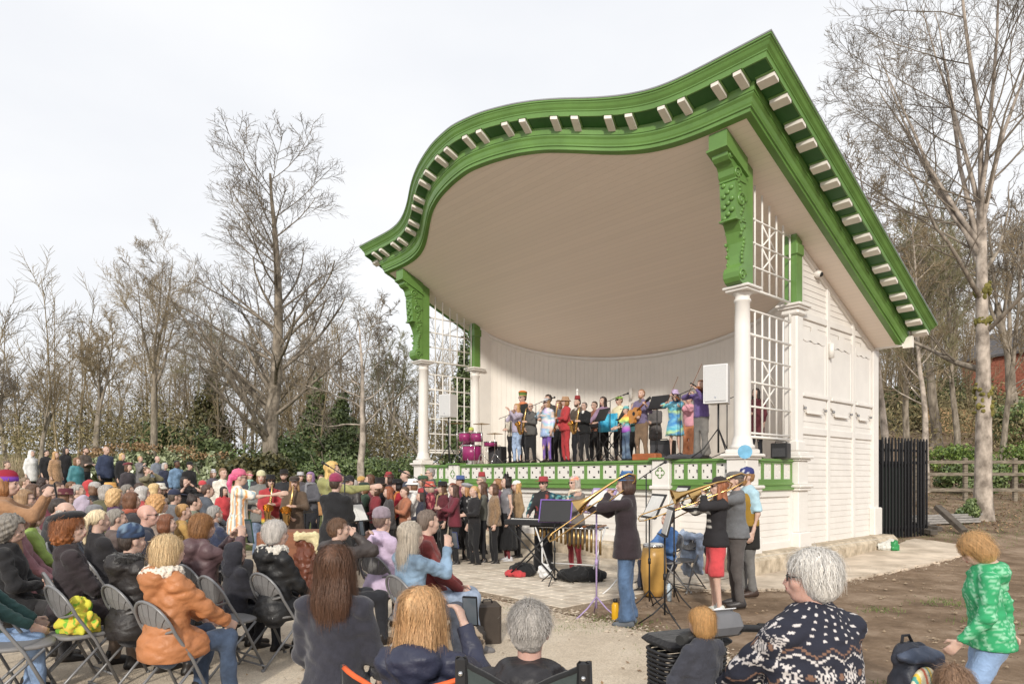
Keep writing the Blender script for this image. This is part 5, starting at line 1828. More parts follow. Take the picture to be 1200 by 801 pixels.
def arm_prims(J, i, add, full=1.0, wide=1.0):
    s, e, w_ = J['sh'][i], J['elb'][i], J['wr'][i]
    if full >= 1.0:
        d = (w_ - e) / np.linalg.norm(w_ - e)
        return [cone(s, e, (.047 * wide + add), (.038 * wide + add)), cone(e, w_ + d * .0, .037 * wide + add, .028 + add * .7, 1.0, None, True)]
    if full > .5:
        t = (full - .5) * 2; return [cone(s, e, .047 * wide + add, .038 * wide + add), cone(e, e + (w_ - e) * t, .037 * wide + add, .033 + add)]
    return [cone(s, s + (e - s) * full * 2, .048 * wide + add, .047 * wide + add * 1.3, 1.0, None, True)]


def leg_prims(J, i, add, full=1.0, wide=1.0, flare=0.0):
    h, k, a = J['hip'][i], J['knee'][i], J['ank'][i]
    if full >= 1.0: return [cone(h, k, (.083 * wide + add), .058 * wide + add), cone(k, k + (a - k) * 1.0 + A3(0, 0, -.02), .055 * wide + add, .040 + add + flare, 1.0, None, True)]
    if full > .5:
        t = (full - .5) * 2; return [cone(h, k, .083 * wide + add, .058 * wide + add), cone(k, k + (a - k) * t, .055 * wide + add, .048 + add)]
    return [cone(h, h + (k - h) * full * 2, .083 * wide + add, .085 * wide + add * 1.2, 1.0, None, True)]


def person(px, top, d, face, label, pose='stand', arms=('down', 'down'), shirt=((60, 60, 70), 'cloth'), legs=((40, 42, 50), 'cloth'), hair=('short', (70, 50, 35)), hat=None, sk=0,
           lean=0.0, yaw=0.0, pitch=0.0, coat=0.0, sleeve=1.0, leglen=1.0, skirt=None, hood=None, fur=None, scarf=None, glasses=None, beard=None, bag=None, puffy=0.0, fat=1.0, near=0, shoes=(40, 35, 32), Hs=None,
           shirt_pat=None, legs_pat=None, hat_pat=None, open_col=None, zoff=None, group=None, twist=0.0, spread=.10, strand=0, floor=None, flare=0.0, feather=None, plume=None, mask=None, ground_at=None, fine=None):
    """top = photograph row of the crown, d = depth; the figure stands on the ground there"""
    x = (px - CXP) / FPX * d
    g = gz(x, d) if floor is None else floor
    seed = int(px * 13 + d * 101) % 99991
    rs = np.random.RandomState(seed)
    build = fat
    J, sit = skeleton(pose, arms, lean, twist, spread, build)
    zt = EYE + (HOR - top) / FPX * d
    hatadd = {None: 0, 'beanie': .045, 'cap': .035, 'flat': .025, 'brim': .035, 'bucket': .03, 'top': .12, 'fez': .08, 'beret': .04, 'visor': .0, 'crown': .03, 'tall': .08, 'turban': .045, 'hood': .02}[hat[0] if hat else None]
    crown0 = J['head'][2] + .105 + hatadd
    s = Hs if Hs else (zt - g) / crown0
    s = min(max(s, .5), 1.18)
    res = d * 1.0 / FPX
    cell = np.clip(2.3 * res, .0135, .038) if not near else .0138
    hc = np.clip(1.05 * res, .009, .0195) if not near else .0095
    cell /= s; hc /= s
    # ------ body
    body = torso_prims(J, -.012) + [cone(J['chest'], J['neck'] + J['R'] @ A3(0, 0, .02), .07, .052)]
    for i in (0, 1): body += arm_prims(J, i, -.006) + leg_prims(J, i, -.008)
    body += [cone(J['ank'][i] + A3(0, -.03, -.04), J['ank'][i] + A3(0, .13, -.055), .036, .028) for i in (0, 1)]
    vb = net(body, max(cell * 1.25, .047 if (sleeve >= 1 and leglen >= 1 and legs is not None) else .026), .04)
    parts = [(vb[0], vb[1], 0)]
    HR = J['R'] @ rotm(-yaw, pitch, 0) * .935; HO = J['head'] + J['R'] @ A3(0, 0, -.006)
    key = ('head', round(hc, 4))
    if key not in _fab: _fab[key] = net(HEADP, hc, .022)
    v, f = _fab[key]
    lipm = (np.abs(v[f].mean(1)[:, 2] + .060) < .0095) & (v[f].mean(1)[:, 1] > .090) & (np.abs(v[f].mean(1)[:, 0]) < .021)
    hv = xf(v, HR, HO)
    parts += [(hv, f[~lipm], 0)]
    if lipm.any(): parts += [(hv, f[lipm], 2)]
    for sx in (-1, 1):
        v2, f2 = ball_vf((sx * .031, .084, .002), (.0125, .008, .0075)); parts += [(xf(v2, HR, HO), f2, 1)]
    for i, sx in enumerate((-1, 1)):
        hp = hand_prims(J['wr'][i], J['elb'][i], J['R'], sx, .25 + .7 * rs.rand() if arms[i] not in ('point', 'out') else .15)
        v, f = net(hp, np.clip(hc * .8, .0075, .0128), .008); parts += [(v, f, 0)]
    V, F, MI = join_vf(parts)
    me = np_mesh('person', V, F, True, MI)
    o = link('person', me, [skin(sk), m_eye, m_lip])
    o.location = (x, d, g); o.rotation_euler = (0, 0, -math.radians(face)); o.scale = (s, s, s)
    tag(o, label, 'person', group)
    def child(nm, V, F, m, smooth=True): return link(nm, np_mesh(nm, V, F, smooth), m, o)
    # ------ trousers / skirt
    fl = Folds(seed + 1, 26, .008, (1, 1, .7))
    if legs is not None:
        add = .014 if legs[1] != 'tight' else .004
        lp = [cone(J['pel'] + A3(0, 0, -.03), J['pel'] + J['R'] @ A3(0, 0, .05), (.152 + add) * fat, (.135 + add) * fat, .70, J['R'] @ A3(0, 1, 0))]
        for i in (0, 1): lp += leg_prims(J, i, add, leglen, fat ** .6, flare)
        v, f = net(lp, cell * 1.5, .035, fl)
        tro = child({True: 'trousers', False: 'shorts'}[leglen >= .8], v, f, m_pat if legs_pat else fabric(legs[0], legs[1]))
        if legs_pat: paint(tro.data, legs_pat)
    for i in (0, 1):
        a = J['ank'][i]
        sp = [cone(a + A3(0, -.045, -.045), a + A3(0, .06, -.05), .043, .046), cone(a + A3(0, .06, -.05), a + A3(.0, .15, -.058), .046, .034), cone(a + A3(0, -.02, .02), a + A3(0, 0, -.04), .046, .045)]
        if pose in ('kneel',): sp = [cone(a + A3(0, -.02, 0), a + A3(0, -.16, -.03), .045, .035)]
        v, f = net(sp, np.clip(cell * 1.2, .018, .03), .02, None, [((0, 0, -1), -(a[2] - .09) if pose != 'kneel' else .2)])
        child('shoe', v, f, fabric(shoes, 'leather'))
    # ------ top / coat
    add = (.012 if shirt[1] == 'knit' else .017) + puffy
    wide = fat
    tpz = torso_prims(J, add, wide)
    hem = -.06
    R = J['R']; fy = R @ A3(0, 1, 0)
    if coat > 0:
        if not sit: tpz.append(cone(J['pel'], J['pel'] + A3(0, 0, -coat), (.178 + add) * wide, (.195 + add) * wide, .78, A3(0, 1, 0)))
        else:
            tpz.append(cone(J['pel'] + A3(0, -.02, -.04), J['pel'] + A3(0, .06, -.05), (.175 + add) * wide, (.175 + add) * wide, .8, A3(0, 1, 0)))
            for i in (0, 1): tpz.append(cone(J['hip'][i], J['hip'][i] + (J['knee'][i] - J['hip'][i]) * min(1, coat * 1.6), (.09 + add) * wide, .085 + add))
    ar = []
    for i in (0, 1):
        if sleeve > 0: ar += arm_prims(J, i, add * .75 + (.006 if not puffy else 0), sleeve, fat ** .5)
    tpz += ar
    if not sleeve: pass
    colr = .064 + add * .6
    tpz.append(cone(J['tp'](0, -.02, 1.44), J['tp'](0, -.012, 1.50), colr + .012, colr, .95, fy, True))
    if hood is not None: tpz += [ell(J['tp'](0, -.115, 1.44), (.125, .075, .085)), cone(J['tp'](-.085, -.02, 1.48), J['tp'](.085, -.02, 1.48), .04, .04), cone(J['tp'](0, -.09, 1.42), J['tp'](0, -.12, 1.33), .085, .05)]
    cuts = []
    if not sit:
        hz = J['pel'][2] - (coat if coat > 0 else .05)
        cuts.append(((0, 0, -1), -hz))
    else:
        cuts.append(((0, 0, -1), -(J['pel'][2] - (.115 if coat > 0 else .07))))
    ftop = Folds(seed + 2, 34 if not near else 46, .0052, (.8, .8, 1.5))
    ext = None
    if puffy > .012:
        def ext(X, d_):
            return d_ + .009 * (np.abs(np.sin((X[:, 2] - .2 * X[:, 1]) * 34)) ** .5 * -1 + .6)
    v, f = net(tpz, fine or cell, .035, ftop, cuts, ext)
    nm = 'coat' if coat > .12 else ('jacket' if (hood is not None or puffy or open_col) else ('shirt' if sleeve < 1 else 'top'))
    kindm = (m_patsat if shirt[1] == 'satin' else m_pat) if shirt_pat else fabric(shirt[0], shirt[1])
    topo = child(nm, v, f, kindm)
    if shirt_pat: paint(topo.data, shirt_pat)
    if open_col:      # shirt front showing in an open jacket
        fv = [cone(J['tp'](0, .055 + add * .6, 1.46), J['tp'](0, .085 + add * .9, 1.12), .045, .012, .8, fy)]
        v, f = net(fv, min(cell, .015), .01); child('shirt_front', v, f, fabric(open_col, 'cloth'))
    if skirt:
        col_, hz, wd, kd = skirt
        if not sit:
            z0 = J['pel'][2] + .08; pr = [cone(A3(0, 0, z0), A3(0, 0, hz), .165 * fat, wd, .85, A3(0, 1, 0), True)]
            ph = rs.rand() * 6
            def sk_f(X, d_): th = np.arctan2(X[:, 0], X[:, 1]); return d_ + .02 * np.clip((z0 - X[:, 2]) / .5, 0, 1) * np.sin(th * 11 + ph + X[:, 2] * 3)
            v, f = net(pr, cell, .02, None, [], sk_f)
            sko = child('skirt', v, f, m_pat if kd == 'pat' else fabric(col_, kd))
            if kd == 'pat': paint(sko.data, legs_pat or shirt_pat)
    if fur is not None:
        fp = [cone(J['tp'](.10 * math.cos(t), -.03 + .10 * math.sin(t), 1.475 + .01 * math.cos(2 * t)), J['tp'](.10 * math.cos(t + .7), -.03 + .10 * math.sin(t + .7), 1.475), .042, .042) for t in np.arange(PI * .85, PI * 2.2, .7)]
        v, f = net(fp, .011, .03, Folds(seed, 150, .010)); child('fleece_collar', v, f, fabric(fur, 'fleece'))
    if scarf is not None:
        fp = [cone(J['tp'](.075 * math.cos(t), -.01 + .08 * math.sin(t), 1.49), J['tp'](.075 * math.cos(t + .8), -.01 + .08 * math.sin(t + .8), 1.485), .034, .034) for t in np.arange(0, PI * 2, .8)] + [cone(J['tp'](.05, .10, 1.46), J['tp'](.06, .14, 1.2), .035, .045, .5, fy)]
        v, f = net(fp, max(.011, cell * .8), .02, Folds(seed, 60, .008)); child('scarf', v, f, fabric(scarf, 'knit'))
    # ------ hair
    st, hcol = hair
    if st != 'none':
        key = ('hairmesh', st, round(hc, 4), seed % 3)
        if key not in _fab:
            v, f = net(hair_prims(st), max(hc * 1.15, .008), .03, None, [], hair_extra(st, seed % 3))
            bw_ = []
            for sx in (-1, 1):
                v2, f2 = ball_vf((sx * .032, .0905, .021), (.019, .006, .0045), 6, 4); bw_.append((v2, f2, 0))
            V_, F_, _m = join_vf([(v, f, 0)] + bw_); _fab[key] = (V_, F_)
        V_, F_ = _fab[key]
        parts = [(xf(V_, HR, HO), F_, 0)]
        if strand:
            vs_, fs_ = strands(st, seed, int(strand * 1.15), 7 if st in ('long', 'bob', 'mid') else 4); parts.append((xf(vs_, HR, HO), fs_, 0))
        V_, F_, _m = join_vf(parts)
        child('hair', V_, F_, hairmat(hcol))
    if beard:
        v, f = net([ell((0, .05, -.085), (.052, .052, .045)), ell((-.045, .03, -.05), (.02, .03, .04)), ell((.045, .03, -.05), (.02, .03, .04))], .011, .02, Folds(seed, 120, .004), [((0, 0, 1), -.045), ])
        child('beard', xf(v, HR, HO), f, hairmat(beard))
    if hat and hat[0] != 'hood':
        hm = hat_mesh(hat[0]); me = hm.mesh('hat')
        V0 = np.empty(len(me.vertices) * 3, np.float32); me.vertices.foreach_get('co', V0); V0 = V0.reshape(-1, 3)
        if hat_pat: paint(me, hat_pat)
        me.vertices.foreach_set('co', xf(V0, HR, HO).astype(np.float32).ravel()); me.update()
        ho = link({'cap': 'cap', 'flat': 'flat_cap', 'beanie': 'beanie', 'beret': 'beret', 'visor': 'visor', 'crown': 'paper_crown'}.get(hat[0], 'hat'), me, m_pat if hat_pat else fabric(hat[1], hat[2] if len(hat) > 2 else 'knit'), o)
        if feather:
            for q, fc in enumerate(feather):
                mq = MB(); a = -.5 + q * .45
                rings = []
                for t in np.linspace(0, 1, 7):
                    w_ = .028 * math.sin(min(1, t * 1.15 + .12) * PI) + .003; c_ = A3(.05 + .10 * t * math.cos(a) + .02 * q, -.02 + .05 * t, .10 + .17 * t - .10 * t * t * (1 + .3 * q))
                    rings.append([tuple(c_ + A3(0, w_, w_ * .4)), tuple(c_ + A3(.006, 0, 0)), tuple(c_ + A3(0, -w_, -w_ * .4)), tuple(c_ + A3(-.006, 0, 0))])
                mq.loft(rings); mq.v = [tuple(p) for p in xf(np.array(mq.v), HR, HO)]; mq.build('feather', fabric(fc, 'cloth'), ho)
        if plume:
            v, f = net([cone((0, .0, .18), (0, .0, .34), .018, .026), cone((0, .0, .34), (.0, .0, .40), .026, .008)], .009, .02, Folds(3, 150, .006)); child('plume', xf(v, HR, HO), f, fabric(plume, 'fleece'))
    if hat and hat[0] == 'hood':
        v, f = net([ell((0, -.025, .03), (.105, .125, .112)), ell((0, -.05, -.06), (.115, .11, .12)), cone((0, -.06, -.1), (0, -.05, -.2), .11, .12)], max(hc, .009), .03, Folds(seed, 30, .008), [((0, 1, 0), .045)])
        child('hood', xf(v, HR, HO), f, fabric(hat[1], hat[2] if len(hat) > 2 else 'cloth'))
    if glasses:
        mg = MB()
        for sx in (-1, 1):
            if glasses == 'dark': mg.cur = 0; mg.ball((sx * .032, .099, .003), (.024, .005, .018), 10, 6)
            else: mg.tube([(sx * .032 + .02 * math.cos(t), .101, .002 + .017 * math.sin(t)) for t in np.linspace(0, 2 * PI, 11)], .0028, 4)
            mg.tube([(sx * .055, .098, .008), (sx * .079, .06, .01), (sx * .081, -.015, .008)], .0032, 4)
        mg.tube([(-.012, .106, .006), (.012, .106, .006)], .003, 4)
        mg.v = [tuple(p) for p in xf(np.array(mg.v), HR, HO)]; mg.build('sunglasses' if glasses == 'dark' else 'glasses', m_glass if glasses == 'dark' else m_frame, o)
    return o, J, HR


def wpt(o, p):
    """world position of a person-local point"""
    rz = o.rotation_euler.z; s = o.scale[0]; c, q = math.cos(rz), math.sin(rz); p = np.asarray(p, float) * s
    return Vector((o.location.x + c * p[0] - q * p[1], o.location.y + q * p[0] + c * p[1], o.location.z + p[2]))
# ================================================================== FURNITURE AND INSTRUMENTS
m_chair = mat('grey_plastic_chair', (.19, .185, .185), .55, .08, 8)
m_cframe = mat('grey_steel_tube', (.22, .22, .225), .4, .06, metal=.3)
m_gold = mat('lacquered_brass', (.62, .40, .16), .25, .08, metal=1.0)
m_goldd = mat('dull_brass', (.45, .30, .13), .35, .1, metal=.9)
m_chrome = mat('chrome', (.6, .6, .6), .2, .03, metal=1.0)
m_blk = mat('black_plastic', (.02, .02, .022), .45, .1)
m_wht = mat('white_plastic', (.72, .72, .72), .45, .03)
m_paper = mat('paper', (.78, .77, .74), .8, .04)


def chair_proto():
    e = empty('folding_chair')
    mb = MB()
    pts = [(-.21, .24, .012), (-.21, .05, .42), (-.215, -.08, .62)]
    for k in range(13):
        a = PI - PI * k / 12; pts.append((.215 * math.cos(a), -.10 - .09 * math.sin(a), .66 + .19 * math.sin(a)))
    pts += [(.215, -.08, .62), (.21, .05, .42), (.21, .24, .012)]
    mb.tube(pts, .0125, 8); mb.build('back_frame', m_cframe, e)
    for sx in (-1, 1):
        mb = MB(); mb.tube([(sx * .185, .17, .44), (sx * .19, -.08, .20), (sx * .195, -.27, .012)], .011, 8); mb.build('rear_leg', m_cframe, e)
        mb = MB(); mb.tube([(sx * .195, -.27, 0), (sx * .195, -.27, .03)], .016, 8); mb.build('foot_cap', m_chair, e)
        mb = MB(); mb.tube([(sx * .21, .24, 0), (sx * .21, .24, .03)], .016, 8); mb.build('foot_cap', m_chair, e)
    mb = MB(); mb.tube([(-.195, -.25, .055), (.195, -.25, .055)], .009, 6); mb.build('rear_crossbar', m_cframe, e)
    mb = MB(); mb.tube([(-.21, .20, .11), (.21, .20, .11)], .009, 6); mb.build('front_crossbar', m_cframe, e)
    mb = MB()
    rim = []
    for k in range(20):
        a = 2 * PI * k / 20; c, s = math.cos(a), math.sin(a)
        rim.append((.20 * math.copysign(abs(c) ** .6, c), .03 + .20 * math.copysign(abs(s) ** .7, s)))
    mb.loft([[(x * q, .03 + (y - .03) * q, z) for x, y in rim] for q, z in ((.94, .435), (1.0, .442), (1.0, .458), (.95, .466), (.6, .460), (.2, .456))])
    mb.build('seat', m_chair, e)
    # fan back: frame strip and radiating slats
    def bp(a, q):
        x = .20 * math.cos(a) * q; zz = math.sin(a) * q
        return (x, -.105 - .085 * zz + .012 * math.cos(a) ** 2, .665 + .175 * zz)
    mb = MB(); lowr = [( -.205 + .41 * t, -.085 - .03 * math.sin(PI * t), .645 - .045 * math.sin(PI * t)) for t in np.linspace(0, 1, 11)]
    mb.tube(lowr, .011, 6); mb.build('back_rail', m_chair, e)
    ns = 7
    for k in range(ns):
        t0, t1 = (k + .05) / ns, (k + .93) / ns; mb = MB(); V0 = []
        for t in (t0, t1):
            a = PI - PI * t; lo = (-.20 + .40 * (.2 + .6 * t), -.098 - .03 * math.sin(PI * t), .648 - .042 * math.sin(PI * t)); hi = bp(a, .97); md = tuple((lo[i] * .45 + hi[i] * .55) for i in range(3)); md = (md[0] * 1.08, md[1] - .012, md[2] + .01)
            V0.append((lo, md, hi))
        vs = [];
        for dy in (0, .008):
            for L in V0:
                for p in L: vs.append((p[0], p[1] + dy, p[2]))
        mb.add(vs, [(0, 1, 4, 3), (1, 2, 5, 4), (9, 10, 7, 6), (10, 11, 8, 7), (0, 6, 7, 1), (1, 7, 8, 2), (3, 4, 10, 9), (4, 5, 11, 10), (0, 3, 9, 6), (2, 8, 11, 5)])
        mb.build('back_slat', m_chair, e)
    return e


CH0 = chair_proto(); _chair_used = [False]


def chair(x, y, face, label, s=1.0):
    if not _chair_used[0]: e = CH0; _chair_used[0] = True
    else: e = copy_tree(CH0)
    e.location = (x, y, gz(x, y) + .012); e.rotation_euler = (0, 0, -math.radians(face)); e.scale = (s, s, s)
    tag(e, label, 'chair', 'grey folding chairs for the audience'); return e


def music_stand(x, y, face, label, h=1.15, g=None, tilt=.5, m=None, sheet=True, deskcol=None):
    e = empty('music_stand', (x, y, gz(x, y) if g is None else g), -math.radians(face)); tag(e, label, 'music stand', 'music stands')
    m = m or m_blk
    mb = MB(); mb.tube([(0, 0, .12), (0, 0, h)], .011, 8); mb.build('pole', m, e)
    mb = MB(); mb.tube([(0, 0, h * .5), (0, 0, h * .5 + .07)], .019, 8); mb.build('clamp', m, e)
    for k in range(3):
        a = k * 2.094 + .5; mb = MB(); mb.tube([(0, 0, .26), (.13 * math.cos(a), .13 * math.sin(a), .13), (.30 * math.cos(a), .30 * math.sin(a), .012)], .009, 6); mb.build('leg', m, e)
    M_ = Matrix.Translation((0, 0, h)) @ Matrix.Rotation(-tilt, 4, 'X')
    mb = MB(); mb.M = M_; mb.box(-.24, .24, -.006, .006, -.02, .32, .004); mb.box(-.24, .24, -.055, -.007, -.03, -.021); mb.build('desk', deskcol or m, e)
    if sheet:
        for sx in (-1, 1):
            mb = MB(); mb.M = M_; mb.box(min(0, sx * .2) + .004, max(0, sx * .2) - .004, -.014, -.009, 0, .285); mb.build('sheet', m_paper, e)
    return e


def mic_stand(x, y, face, label, h=1.4, g=None):
    e = empty('microphone_stand', (x, y, gz(x, y) if g is None else g), -math.radians(face)); tag(e, label, 'microphone stand', 'microphone stands')
    mb = MB(); mb.tube([(0, 0, .1), (0, 0, h)], .010, 6); mb.build('pole', m_blk, e)
    for k in range(3):
        a = k * 2.094; mb = MB(); mb.tube([(0, 0, .14), (.3 * math.cos(a), .3 * math.sin(a), .012)], .009, 6); mb.build('leg', m_blk, e)
    mb = MB(); mb.tube([(0, -.2, h - .08), (0, .42, h + .16)], .008, 6); mb.build('boom', m_blk, e)
    mb = MB(); mb.tube([(0, .40, h + .15), (0, .52, h + .19)], .014, 8); mb.ball((0, .55, h + .2), .028); mb.build('microphone', m_blk, e)


def speaker(x, y, g, face, h, label, w=.42, dp=.38, hh=.68):
    e = empty('speaker', (x, y, g), -math.radians(face)); tag(e, label, 'loudspeaker', 'white speakers on stage')
    mb = MB(); mb.prism([(-w / 2, dp / 2), (w / 2, dp / 2), (w * .36, -dp / 2), (-w * .36, -dp / 2)], 'z', h, h + hh); mb.build('cabinet', m_wht, e)
    mb = MB(); mb.box(-w / 2 + .025, w / 2 - .025, dp / 2 + .001, dp / 2 + .014, h + .03, h + hh - .03, .006); mb.build('grille', mat('speaker_grille', (.58, .58, .58), .6, .05, 60, .3, 300), e)
    mb = MB(); mb.lathe([(.02, 0), (.02, .004)], 10); lg = mb.build('badge', m_chrome, e); lg.location = (0, dp / 2 + .016, h + .1); lg.rotation_euler = (PI / 2, 0, 0)
    mb = MB(); mb.tube([(0, 0, .1), (0, 0, h)], .018, 8); mb.build('pole', m_blk, e)
    for k in range(3):
        a = k * 2.094 + .3; mb = MB(); mb.tube([(0, 0, .55), (.26 * math.cos(a), .26 * math.sin(a), .18), (.48 * math.cos(a), .48 * math.sin(a), .015)], .012, 6); mb.build('leg', m_blk, e)


def held(o, name, label, cat, group=None):
    e = empty(name, o.location, o.rotation_euler.z); e.scale = o.scale; tag(e, label, cat, group); return e


def sax(P, label):
    o, J, HR = P; e = held(o, 'saxophone', label, 'saxophone', 'saxophones'); R = J['R']
    m = J['head'] + HR @ A3(0, .115, -.065); c = J['chest']
    B = lambda x, y, z: c + R @ A3(x, y, z)
    mb = MB(); mb.tube([m, m + R @ A3(0, .05, .02), m + R @ A3(.01, .10, -.02), B(.03, .24, .06), B(.07, .25, -.20), B(.10, .25, -.36)], [.007, .010, .014, .022, .032, .038], 10); mb.build('body_tube', m_gold, e)
    mb = MB(); mb.tube([B(.10, .25, -.36), B(.11, .28, -.43), B(.12, .34, -.44), B(.13, .38, -.38), B(.13, .41, -.25), B(.13, .44, -.18), B(.13, .46, -.16)], [.038, .042, .046, .05, .062, .085, .10], 14, False); mb.build('bell', m_gold, e)
    mb = MB()
    for k in range(9): p = B(.035 + .008 * k, .285, .02 - .042 * k); mb.ball(p, (.016, .012, .016), 6, 4)
    mb.tube([B(.06, .275, .05), B(.12, .29, -.35)], .005, 5); mb.build('keywork', m_goldd, e)
    mb = MB(); mb.tube([m + R @ A3(0, -.02, -.005), m + R @ A3(0, .03, .01)], .010, 6); mb.build('mouthpiece', m_blk, e)


def trombone(P, label, down=.45, side=.0, ext=.75):
    o, J, HR = P; e = held(o, 'trombone', label, 'trombone', 'trombones'); R = J['R']
    m = J['head'] + HR @ A3(0, .115, -.065)
    d = HR @ A3(side, math.cos(down), -math.sin(down)); d /= np.linalg.norm(d); x = np.cross(d, A3(0, 0, 1)); x /= np.linalg.norm(x); u = np.cross(x, d)
    B = lambda f, l, h: m + d * f - x * l + u * h
    mb = MB(); mb.tube([B(0, 0, 0), B(.30, 0, 0), B(ext + .3, 0, 0), B(ext + .36, .02, -.03), B(ext + .36, .06, -.06), B(ext + .3, .085, -.075), B(.22, .085, -.075), B(.15, .085, -.07)], .008, 8); mb.build('slide', m_gold, e)
    for q_ in (.12, .42): mb = MB(); mb.tube([B(q_, 0, 0), B(q_, .085, -.072)], .007, 6); mb.build('brace', m_chrome, e)
    mb = MB(); mb.tube([B(.15, .085, -.07), B(-.10, .085, -.06), B(-.22, .09, -.05), B(-.27, .10, .0), B(-.22, .11, .06), B(-.10, .12, .08), B(.12, .12, .085), B(.30, .12, .085), B(.40, .12, .085), B(.46, .12, .085), B(.49, .12, .085)], [.009, .009, .009, .010, .010, .011, .016, .026, .05, .085, .105], 16, False); mb.build('bell', m_gold, e)
    mb = MB(); mb.tube([B(-.02, 0, 0), B(.03, 0, 0)], [.014, .007], 8); mb.build('mouthpiece', m_chrome, e)


m_viol = mat('varnished_wood', (.22, .075, .025), .25, .2, 8)
m_guit = mat('amber_guitar_wood', (.55, .24, .06), .25, .15, 6)


def body8(mb, B, L, w, t):
    for sgn in (0, 1):
        pass
    rings = []
    for z, q in ((-t / 2, 1), (t / 2, 1)):
        r = []
        for k in range(28):
            a = 2 * PI * k / 28; yy = math.cos(a); ww = w * (1 - .32 * math.exp(-((yy - .12) / .28) ** 2)) * (1.0 if yy < 0 else .82); r.append(B(L * .5 * yy, ww * math.sin(a), z))
        rings.append(r)
    mb.loft(rings, True, True, False)


def violin(P, label, vio=1.0):
    o, J, HR = P; e = held(o, 'violin', label, 'violin', 'violins'); R = J['R']
    s = J['neck'] + R @ A3(-.06, .05, .015); h = J['wr'][0] + R @ A3(0, .03, .04)
    d = h - s; d /= np.linalg.norm(d); up = A3(0, 0, 1) - d[2] * d; up /= np.linalg.norm(up); x = np.cross(d, up)
    B = lambda f, l, z: tuple(s + d * (f + .17) + x * l + up * z)
    mb = MB(); body8(mb, B, .36, .105, .045); mb.build('body', m_viol, e)
    mb = MB(); mb.tube([B(.15, 0, .02), B(.40, 0, .03)], .013, 6); mb.ball(B(.43, 0, .02), .02, 6, 5); mb.build('neck', m_blk, e)
    w_ = J['wr'][1] + R @ A3(-.03, .06, .02); q = np.array(B(.08, 0, .05)); dd = q - w_; dd /= np.linalg.norm(dd) + 1e-9; dd = dd * .6 + A3(0, 0, .8); dd /= np.linalg.norm(dd)
    mb = MB(); mb.tube([w_ - dd * .05, w_ + dd * .66], .006, 5); mb.build('bow', m_viol, e)


def guitar(P, label, m=None, s_=1.0):
    o, J, HR = P; e = held(o, 'guitar', label, 'guitar'); R = J['R']
    b = J['waist'] + R @ A3(.10, .17, .03); h = J['wr'][0] + R @ A3(0, .03, .05); d = h - b; d /= np.linalg.norm(d)
    up = R @ A3(.0, 1, .15); up = up - (up @ d) * d; up /= np.linalg.norm(up); x = np.cross(d, up)
    B = lambda f, l, z: tuple(b + d * f * s_ + x * l * s_ + up * z)
    mb = MB(); body8(mb, B, .48, .19, .09); mb.build('body', m or m_guit, e)
    mb = MB(); mb.lathe([(.05, 0), (.05, .003)], 14); sh = mb.build('sound_hole', m_blk, e); c_ = np.array(B(.05, 0, .048)); Mx = Matrix((( x[0], d[0], up[0], c_[0]), (x[1], d[1], up[1], c_[1]), (x[2], d[2], up[2], c_[2]), (0, 0, 0, 1))); sh.matrix_local = Mx
    mb = MB(); mb.tube([B(.2, 0, .04), B(.60, 0, .05)], .024, 6); mb.build('neck', m_viol, e)
    mb = MB(); mb.tube([B(.60, 0, .05), B(.74, 0, .04)], .034, 6); mb.build('headstock', m_blk, e)


def phone(P, label, i=1, col=(20, 22, 26), big=1.0):
    o, J, HR = P; R = J['R']; w_ = J['wr'][i] + R @ A3(0, .09, .06)
    e = held(o, 'phone', label, 'phone', 'phones held up')
    M_ = Matrix.Translation(w_) @ Matrix.Rotation(.15, 4, 'X')
    mb = MB(); mb.M = M_; mb.box(-.04 * big, .04 * big, -.005, .005, -.078 * big, .078 * big, .004); mb.build('phone_case', fabric(col, 'leather'), e)
    mb = MB(); mb.M = M_; mb.box(-.035 * big, .035 * big, -.0075, -.0055, -.07 * big, .07 * big); mb.build('screen', mat('phone_screen', (.10, .12, .14), .1), e)


def keyboard(x, y, g, face, label, h=.92, L=1.2):
    e = empty('keyboard', (x, y, g), -math.radians(face)); tag(e, label, 'keyboard', 'keyboards')
    mb = MB(); mb.box(-L / 2, L / 2, -.15, .15, h, h + .09, .012); mb.build('case', m_blk, e)
    mb = MB(); mb.box(-L / 2 + .06, L / 2 - .06, -.147, .0, h + .0905, h + .1); mb.build('white_keys', m_paper, e)
    mb = MB(); 
    for k in range(22): xx = -L / 2 + .09 + k * (L - .18) / 22; mb.box(xx, xx + .018, -.09, -.001, h + .1005, h + .112)
    mb.build('black_keys', m_blk, e)
    for sx in (-1, 1):
        for dy in (-1, 1):
            mb = MB(); mb.tube([(sx * .42, dy * .16, h - .01), (-sx * .42, dy * .16, .02)], .014, 6); mb.build('stand_leg', m_blk, e)
        mb = MB(); mb.tube([(sx * .42, -.2, .02), (sx * .42, .2, .02)], .014, 6); mb.build('stand_foot', m_blk, e)


